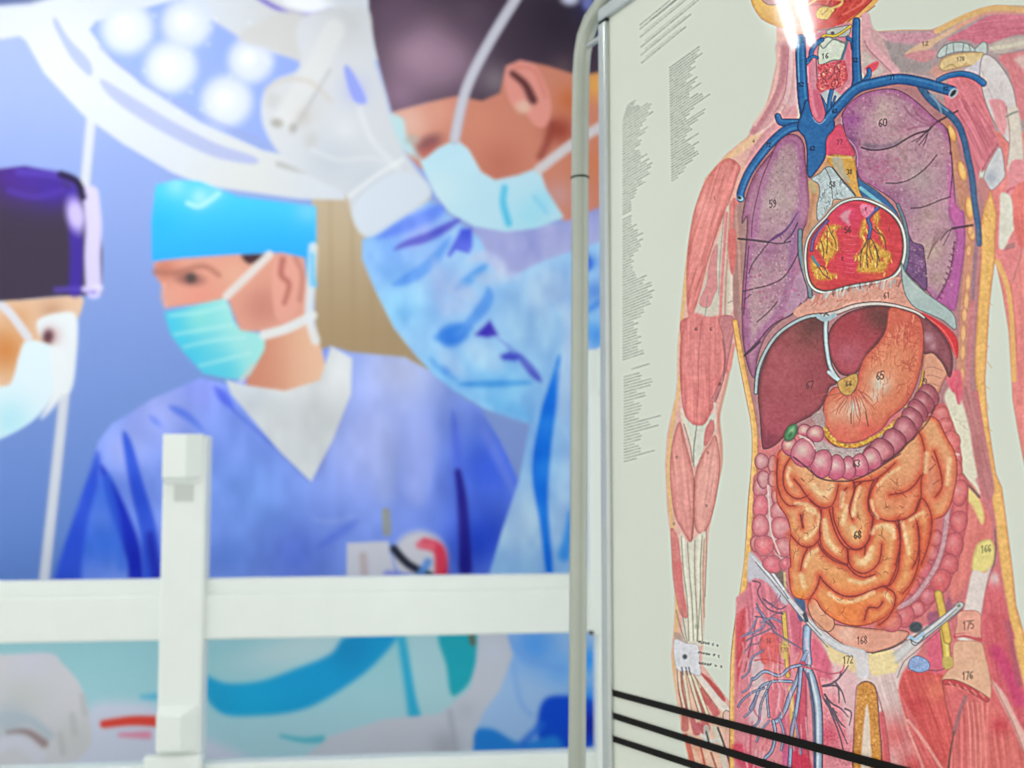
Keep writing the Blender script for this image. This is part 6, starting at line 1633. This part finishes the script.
    A.stroke(e1((150, 520), (200, 500), (280, 430), (360, 350), (430, 270), (480, 170)), 1.6, (80, 22, 34), .8, .8)
    A.stroke(k1((225, 118), (290, 150), (330, 190), (345, 220)), 1.6, (228, 196, 186), .9, .7)
    A.num('63', *k1((663, 333))[0], 7, 2.6, 1, lw=1.1)
    A.part('gall')
    A.blob(*k1((160, 97))[0], 9.6, 5.8, (40, 50, 38), 1, -1.05, .75, mark=True)
    A.blob(*k1((160, 97))[0], 8.6, 4.9, (62, 128, 78), 1, -1.05, .75)
    A.blob(*k1((165, 85))[0], 4.5, 2.2, (140, 186, 134), .8, -1.05, .35)
    A.blob(*k1((158, 110))[0], 3, 1.6, (36, 92, 52), .8, -1.05, .35)


# ---------------------------------------------------------------- planes of the place
WALL_ALONG = (math.cos(math.radians(5)), math.sin(math.radians(5)))
wall_pl = Plane((0, 2.25, 0), WALL_ALONG)          # face of the mural
rail_pl = Plane((0, 1.95, 0), WALL_ALONG)          # front of the rail frame
g = Vector((0.487, -0.874, 0)).normalized()
chart_pl = Plane((0.1322, 1.25, 0), (g.x, g.y))    # face of the chart sheet

M_wall = mat('wall_paint', (222, 226, 226), .7, spec=.2, noise=(6, .03))
M_floor = mat('floor_vinyl', (216, 219, 218), .45, spec=.3, noise=(3, .12))
M_ceil = mat('ceiling_paint', (228, 230, 228), .9, spec=.1, noise=(9, .03))
M_white = mat('white_powder_coat', (231, 238, 232), .38, spec=.35, noise=(20, .02))
M_shade = mat('shade_grey', (206, 213, 207), .5, spec=.3, noise=(20, .05))  # grey that imitates the shade below the post blocks
M_tube = mat('painted_tube', (172, 178, 164), .3, metal=.25, spec=.5, noise=(30, .05))
M_alu = mat('aluminium', (188, 194, 190), .3, metal=.55, spec=.5, noise=(40, .04))
M_dark = mat('dark_rubber', (34, 40, 38), .6, spec=.2, noise=(40, .1))
M_black = mat('black_tape', (17, 14, 11), .55, spec=.12, noise=(60, .2))
M_board = mat('board_paper', (212, 216, 201), .35, spec=.2, noise=(50, .01))
M_lamp = mat('lamp_tube', (255, 255, 255), .4, emit=30.0)
M_case = mat('lamp_case', (232, 234, 232), .5, spec=.3, noise=(20, .03))
M_print = print_mat('laminated_print', .02, .36)
M_mural = print_mat('mural_print', .55, .12)

# ---------------------------------------------------------------- setting
def plate(name, pts, vec, m):
    bm = bmesh.new()
    prism(bm, pts, vec)
    return tag(obj(name, bm, m), kind='structure')


plate('floor', [(-3.4, -2.2, -.1), (3.0, -2.2, -.1), (3.0, 3.0, -.1), (-3.4, 3.0, -.1)], (0, 0, .1), M_floor)
plate('ceiling', [(-3.4, -2.2, 2.8), (3.0, -2.2, 2.8), (3.0, 3.0, 2.8), (-3.4, 3.0, 2.8)], (0, 0, .1), M_ceil)
bm = bmesh.new()
slab(bm, wall_pl, -3.0, 2.7, 0, 2.8, -.14, -.016)
tag(obj('wall_back', bm, M_wall), kind='structure')

# lamps on the ceiling: two bare tubes in an open case
def ceiling_lamp(p0, p1, label):
    p0, p1 = Vector(p0), Vector(p1)
    t = (p1 - p0).normalized()
    s = Vector((-t.y, t.x, 0))
    c = (p0 + p1) / 2
    root = thing('ceiling_light', (c.x, c.y, 2.8), label, 'ceiling light', 'twin tube lamps on the ceiling')
    bm = bmesh.new()
    a, b = p0 - t * .04, p1 + t * .04
    prism(bm, [Vector((q.x, q.y, 2.765)) for q in (a + s * .11, b + s * .11, b - s * .11, a - s * .11)], (0, 0, .033))
    obj('lamp_case', bm, M_case, root, bevel=.006)
    for k in (-1, 1):
        bm = bmesh.new()
        o = s * (.026 * k) + Vector((0, 0, -.062))
        pipe(bm, [Vector((p0.x, p0.y, 2.8)) + o, Vector((p1.x, p1.y, 2.8)) + o], .012, 14)
        obj('lamp_tube', bm, M_lamp, root, smooth=True)
        for e in (p0, p1):
            bm = bmesh.new()
            q = Vector((e.x, e.y, 2.77)) + s * (.026 * k)
            prism(bm, [q + s * .014 + t * .012, q - s * .014 + t * .012, q - s * .014 - t * .012, q + s * .014 - t * .012], (0, 0, -.05))
            obj('lamp_holder', bm, M_case, root, bevel=.003)
    return root


LAMP_A, LAMP_B = (-1.56, 1.378), (-.58, 1.244)
ceiling_lamp((*LAMP_A, 2.8), (*LAMP_B, 2.8), 'twin tube ceiling lamp mirrored as white streaks at the top of the chart')

# ---------------------------------------------------------------- mural on the wall
mc = wall_pl.pt(-.2, 1.5)
mural = thing('wall_mural', (mc.x, mc.y, .6), 'large photographic mural of masked surgeons under an operating lamp, on the wall', 'mural')
bm = bmesh.new()
slab(bm, wall_pl, -1.75, 1.55, .42, 2.72, -.016, -.002)
obj('mural_board', bm, mat('mural_edge', (160, 184, 226), .6, spec=.15, noise=(20, .03)), mural)
MUR = paint_mural()
names = {'': ('printed_backdrop', 'pale blue backdrop with the upper part of the drip pole'), 'panel': ('printed_panel', 'beige door panel behind the surgeons'), 'pole': ('printed_drip_pole', 'lower part of a thin white drip pole'), 'lamp': ('printed_operating_lamp', 'round white operating lamp with many bulbs'),
         'person#l': ('person', 'surgeon at the left in a purple cap'), 'person#m': ('person', 'surgeon in a bright blue cap and blue scrubs'), 'person#r': ('person', 'large surgeon in profile reaching up to the lamp'),
         'drape': ('printed_drape', 'teal surgical drape below the rail'), 'glove#l': ('printed_glove', 'pale gloved hand at the lower left'), 'glove#r': ('printed_glove', 'pale glove at the lower right'), 'gown': ('printed_gown', 'blue gown below the rail')}
subs = {'mask': 'face_mask', 'cap': 'surgical_cap', 'scrubs': 'scrubs', 'badge': 'name_badge', 'gown': 'surgical_gown', 'glove': 'glove'}


def mural_part(key, made):
    if '/' in key:
        top, sub = key.split('/')
        return subs[sub], made[top]
    return names[key][0], mural


# keep a figure's own mesh ahead of its clothes
order = [k for k in MUR.names if '/' not in k] + [k for k in MUR.names if '/' in k]
remap = np.array([order.index(k) for k in MUR.names])
MUR.lab = remap[MUR.lab]
MUR.names = order
made = MUR.build(wall_pl, 0.0, M_mural, mural_part)
for k, o in made.items():
    if k in names:
        o['label'] = names[k][1]

# ---------------------------------------------------------------- white rail frame before the mural
def ra(x, y=500):
    return rail_pl.hit(x, y)[0]


def rz(x, y):
    return rail_pl.hit(x, y)[1]


fc = rail_pl.pt(ra(300), 0)
frame = thing('rail_frame', (fc.x, fc.y, 0), 'white metal rail frame with capped posts in front of the surgeon mural', 'rail frame')
A0, A1 = ra(-160), ra(860)
bm = bmesh.new()
slab(bm, rail_pl, A0, A1, rz(300, 638.5), rz(300, 593), -.035, 0)
obj('rail', bm, M_white, frame, bevel=.006)
bm = bmesh.new()
slab(bm, rail_pl, A0, A1, rz(300, 594), rz(300, 578.5), -.035, -.008)
obj('rail_lip', bm, M_white, frame, bevel=.004)
bm = bmesh.new()
slab(bm, rail_pl, A0, A1, rz(300, 762) - .13, rz(300, 761), -.035, 0)
obj('rail', bm, M_white, frame, bevel=.006)


def post(x0, x1, ytop, low=True):
    a0, a1 = ra(x0), ra(x1)
    w = a1 - a0
    zt = rz((x0 + x1) / 2, ytop)
    bm = bmesh.new()
    slab(bm, rail_pl, a0, a1, 0, zt - .004, -.036, .014)
    p = obj('post', bm, M_white, frame, bevel=.006)

    def knuckle(z0, z1, flip):
        bm = bmesh.new()
        prof = [(a0 + .03 * w, .012), (a0 + .06 * w, .034), (a0 + .60 * w, .038), (a0 + .92 * w, .018), (a0 + .93 * w, .012)]
        c = .016
        lo = [rail_pl.pt(a, z0, d) for a, d in prof]
        hi = [rail_pl.pt(a, z1, d) for a, d in prof]
        ins = [rail_pl.pt(a, z1 + c if flip else z0 - c, .012 + (d - .012) * .25) for a, d in prof]
        rows = [lo, hi, ins] if flip else [ins, lo, hi]
        V = [[bm.verts.new(q) for q in row] for row in rows]
        n = len(prof)
        for r0, r1_ in zip(V, V[1:]):
            for i in range(n):
                j = (i + 1) % n
                bm.faces.new((r0[i], r0[j], r1_[j], r1_[i]))
        bm.faces.new(V[0])
        bm.faces.new(V[-1][::-1])
        obj('post_block', bm, M_white, p, bevel=.002)
    zb = zt - .088
    knuckle(zb, zt, False)
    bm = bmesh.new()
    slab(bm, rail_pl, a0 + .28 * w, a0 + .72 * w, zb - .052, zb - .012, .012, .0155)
    obj('shade_plate', bm, M_shade, p, bevel=.0015)  # thin added plate, its grey stands in for shade under the block
    if low:
        z1 = rz((x0 + x1) / 2, 711)
        z0 = rz((x0 + x1) / 2, 745)
        knuckle(z0, z1, True)
        bm = bmesh.new()
        slab(bm, rail_pl, a0 - .02, a1 + .006, z0 - .25, z0 - .012, .008, .03)
        obj('foot_sleeve', bm, M_white, p, bevel=.006)
    bm = bmesh.new()
    slab(bm, rail_pl, a0 - .05, a1 + .05, 0, .03, -.2, .12)
    obj('foot', bm, M_white, p, bevel=.008)
    return p


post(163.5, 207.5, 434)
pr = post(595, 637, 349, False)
bm = bmesh.new()
slab(bm, rail_pl, ra(587.5, 500), ra(637, 500), rz(600, 634), rz(600, 350), -.036, .017)
obj('post_sleeve', bm, M_white, pr, bevel=.004)
bm = bmesh.new()
q = rail_pl.pt(ra(590, 631), rz(590, 631), .014)
pipe(bm, [q - rail_pl.n * .03, q + rail_pl.n * .008], .0045, 12)
obj('bolt', bm, M_dark, pr)

# ---------------------------------------------------------------- framed anatomy chart
def ca(x, y=400):
    return chart_pl.hit(x, y)[0]


def cz(x, y):
    return chart_pl.hit(x, y)[1]


aL, aS = ca(603.2), ca(611.8)
aR = aL + .84
zT, zB = cz(608, 21), .52
bar = aS - aL
cc = chart_pl.pt((aL + aR) / 2, 0)
chart = thing('anatomy_chart', (cc.x, cc.y, zB), 'framed laminated anatomy chart showing an opened torso, hung in a tube stand', 'anatomy chart')
bm = bmesh.new()
slab(bm, chart_pl, aL + .004, aR - .004, zB + .004, zT + bar - .004, -.012, -.0012)
obj('backing_board', bm, M_board, chart)


def bar_obj(a0, a1, z0, z1):
    bm = bmesh.new()
    slab(bm, chart_pl, a0, a1, z0, z1, -.014, .007)
    o = obj('frame_bar', bm, M_alu, chart, bevel=.0045, segs=4)


bar_obj(aL, aS, zB, zT)
bar_obj(aR - bar, aR, zB, zT)
bar_obj(aL, aR, zT + .0025, zT + bar + .0025)
bar_obj(aL, aR, zB - bar, zB)
for a0 in (aL + .002, aR - bar + .002):
    bm = bmesh.new()
    slab(bm, chart_pl, a0, a0 + bar - .002, zT - .001, zT + .0035, -.01, .0055)
    obj('corner_joint', bm, M_dark, chart)

CH = paint_chart()
labels = {'': ('printed_ground', None), 'text': ('printed_text', 'column of very small grey print'), 'arm#l': ('printed_arm', 'skinned arm hanging at the left of the torso'), 'arm#r': ('printed_arm', 'pink arm cut off by the right edge'), 'shoulder': ('printed_shoulder', 'opened shoulder joint'),
          'jaw': ('printed_jaw', 'red and yellow lower jaw at the top'), 'neck': ('printed_neck', 'throat with pale larynx and red thyroid'), 'chest': ('printed_chest_wall', None), 'flank#r': ('printed_fat_layer', 'yellow fat layer at the right flank'), 'flank#l': ('printed_fat_layer', 'yellow fat layer at the left flank'),
          'lung#l': ('printed_lung', 'narrow mauve lung left of the heart'), 'lung#r': ('printed_lung', 'wide mauve lung right of the heart'), 'vessels': ('printed_great_vessels', 'aorta, white thymus and yellow fat above the heart'), 'heart': ('printed_heart', 'red heart with yellow fat in its pale sac'), 'veins': ('printed_veins', 'thick blue veins of neck and shoulders'),
          'belly': ('printed_belly_wall', None), 'groin': ('printed_groin', 'opened groin with blue veins'), 'pelvis': ('printed_pelvis', 'pale pelvis bones and bladder'), 'colon': ('printed_large_intestine', 'pink bulging large intestine'), 'small_gut': ('printed_small_intestine', 'orange coils of small intestine'),
          'diaphragm': ('printed_diaphragm', 'pale arched diaphragm edge'), 'spleen': ('printed_spleen', 'dark red spleen'), 'liver': ('printed_liver', 'dark red liver lobes'), 'stomach': ('printed_stomach', 'orange stomach with yellow lower rim'), 'gall': ('printed_gallbladder', 'small green gallbladder')}
# the sheet ends under the frame
XX, YY = np.meshgrid(CH.xs, CH.ys)
zz = chart_pl.grid(XX, YY)[..., 2]
CH.lab[zz > zT + .006] = len(CH.names)
made = CH.build(chart_pl, 0.0, M_print, lambda key, m: (labels[key.split('#')[0] if key.startswith('text') else key][0], chart))
for k, o in made.items():
    lb = labels[k.split('#')[0] if k.startswith('text') else k][1]
    if lb and not k.startswith('text'):
        o['label'] = lb
for k, lb in (('text#h', 'block of small print above the columns'), ('text#r', 'short right column of tiny print'), ('text#l', 'long left column of tiny print')):
    made[k]['label'] = lb

# the rest of the sheet, beyond the part seen close up: the figure is completed by its own symmetry
W = Art(600, -220, 1430, 1130, 3.0, (212, 216, 201))
GX, GY = np.meshgrid(W.xs, W.ys)
P3 = chart_pl.grid(GX, GY)
ga = (P3 - np.array(chart_pl.o)) @ np.array(chart_pl.r)
gz = P3[..., 2]
(m0, n0), (m1_, n1_) = chart_pl.hit(831, 80), chart_pl.hit(862, 650)
ma = 2 * (m0 + (m1_ - m0) * (gz - n0) / (n1_ - n0)) - ga
use = GX > 1066
qa = np.where(use, ma, ga)
Q3 = np.array(chart_pl.o) + qa[..., None] * np.array(chart_pl.r) - np.array(CAM)
Q3[..., 2] = gz - CAM.z
dep = Q3 @ np.array(FWD)
sx = 512 + F * (Q3 @ np.array(RT)) / dep
sy = 384 - F * (Q3 @ np.array(UP)) / dep
ii = np.clip(np.round((sx - CH.x0) / CH.step).astype(int), 0, CH.W - 1)
jj = np.clip(np.round((sy - CH.y0) / CH.step).astype(int), 0, CH.H - 1)
ok = (sx > 616) & (sx < 1068) & (sy > -18)
W.rgb = np.where(ok[..., None], CH.rgb[jj, ii], W.rgb)
W.fill([(752, 0), (743, -40), (744, -80), (760, -118), (795, -138), (840, -142), (878, -122), (894, -80), (890, -40), (880, 0), (850, 24), (780, 24)], (208, 96, 84), soft=3, edge=(222, 168, 110), ew=8, fib=((.3, 1), 5, 20))
for x in (792, 850):
    W.fill([(x - 15, -62), (x, -70), (x + 15, -62), (x, -54)], (222, 214, 206), soft=2, line=(120, 60, 50), lw=2)
    W.blob(x, -62, 5, 5, (60, 52, 48), 1, 0, .5)
W.fill([(818, -60), (830, -24), (822, -16), (808, -22)], (222, 160, 136), soft=3, line=(150, 70, 60), lw=2)
W.stroke([(796, 4), (820, 0), (846, 2)], 7, (190, 70, 70), 1, 2)
W.lab[(gz > zT + .004) | (ga > aR - bar * .5) | (ga < aS - .008) | (gz < zB - .004)] = 1
sheet = W.build(chart_pl, -.0005, M_print, lambda key, m: ('sheet', chart))

# three black bands stretched over the lower part of the sheet
for (x0, y0, h0, x1, y1, h1_) in ((613, 692.6, 6.4, 860, 759, 9.2), (613, 715.3, 6.4, 775, 766.6, 8.2), (613, 738.4, 6.4, 699, 766.6, 7.4)):
    pts = []
    for s in (-.5, .5):
        u0 = chart_pl.hit(x0, y0 + s * h0)
        u1 = chart_pl.hit(x1, y1 + s * h1_)
        k = (u1[1] - u0[1]) / (u1[0] - u0[0])
        pts.append((u0, (aR - bar, u0[1] + k * (aR - bar - u0[0]))))
    (p00, p01), (p10, p11) = pts
    bm = bmesh.new()
    prism(bm, [chart_pl.pt(*p00, .0004), chart_pl.pt(*p01, .0004), chart_pl.pt(*p11, .0004), chart_pl.pt(*p10, .0004)], chart_pl.n * .0016)
    obj('black_band', bm, M_black, chart, bevel=.0005)

# ---------------------------------------------------------------- tube stand that carries the chart
tube_pl = Plane(chart_pl.o - chart_pl.n * .006, (g.x, g.y))
path = [tube_pl.hit(x, y) for x, y in ((579.8, 300), (580, 180), (580.4, 110), (581, 74), (582.3, 55), (585.2, 37), (591.5, 20), (601, 6.5))]
aT = path[0][0]
aF, zF = tube_pl.hit(577.2, 740)
lean = (aF - aT) / (zF - path[0][1])


def foot_a(z):
    return aT + lean * (z - path[0][1])


zTop = path[-1][1] + .014
aT2 = aR + (aL - aT)
up = [(foot_a(z), z) for z in (.03, .5, 1.0, 1.35)] + path + [(path[-1][0] + .03, zTop)]
mirror = [(aT2 - (a - aT), z) for a, z in up][::-1]
allp = up + [(a, zTop) for a in np.linspace(up[-1][0] + .06, mirror[0][0] - .06, 5)] + mirror
mid = (aT + aT2) / 2
bc = tube_pl.pt(mid, 0)
stand = thing('chart_stand', (bc.x, bc.y, 0), 'pale grey tube stand with rounded corners around the anatomy chart', 'stand')
RAD = .0128
bm = bmesh.new()
pipe(bm, [tube_pl.pt(a, z) for a, z in allp], RAD, 24)
tube = obj('tube_loop', bm, M_tube, stand, smooth=True)
ar, zr = tube_pl.hit(580, 178)
for a, af in ((ar, foot_a(.02)), (aT2 - (ar - aT), aT2 - (foot_a(.02) - aT))):
    bm = bmesh.new()
    pipe(bm, [tube_pl.pt(a, zr - .0012), tube_pl.pt(a, zr + .0012)], RAD + .0011, 24)
    obj('joint_ring', bm, M_dark, stand)
    bm = bmesh.new()
    c0 = tube_pl.pt(af, .018)
    pipe(bm, [c0 - tube_pl.n * .26, c0, c0 + tube_pl.n * .26], .018, 18)
    ft = obj('foot', bm, M_tube, stand, smooth=True)
    for s in (-1, 1):
        bm = bmesh.new()
        pipe(bm, [c0 + tube_pl.n * (.245 * s), c0 + tube_pl.n * (.275 * s)], .0185, 18)
        obj('end_cap', bm, M_dark, ft)
for a0, a1 in ((aT, aL + .006), (aR - .006, aT2)):
    for z in (zT - .012, zB + .2):
        bm = bmesh.new()
        pipe(bm, [tube_pl.pt(a0, z), tube_pl.pt(a1, z)], .004, 12)
        obj('bracket_pin', bm, M_alu, stand)
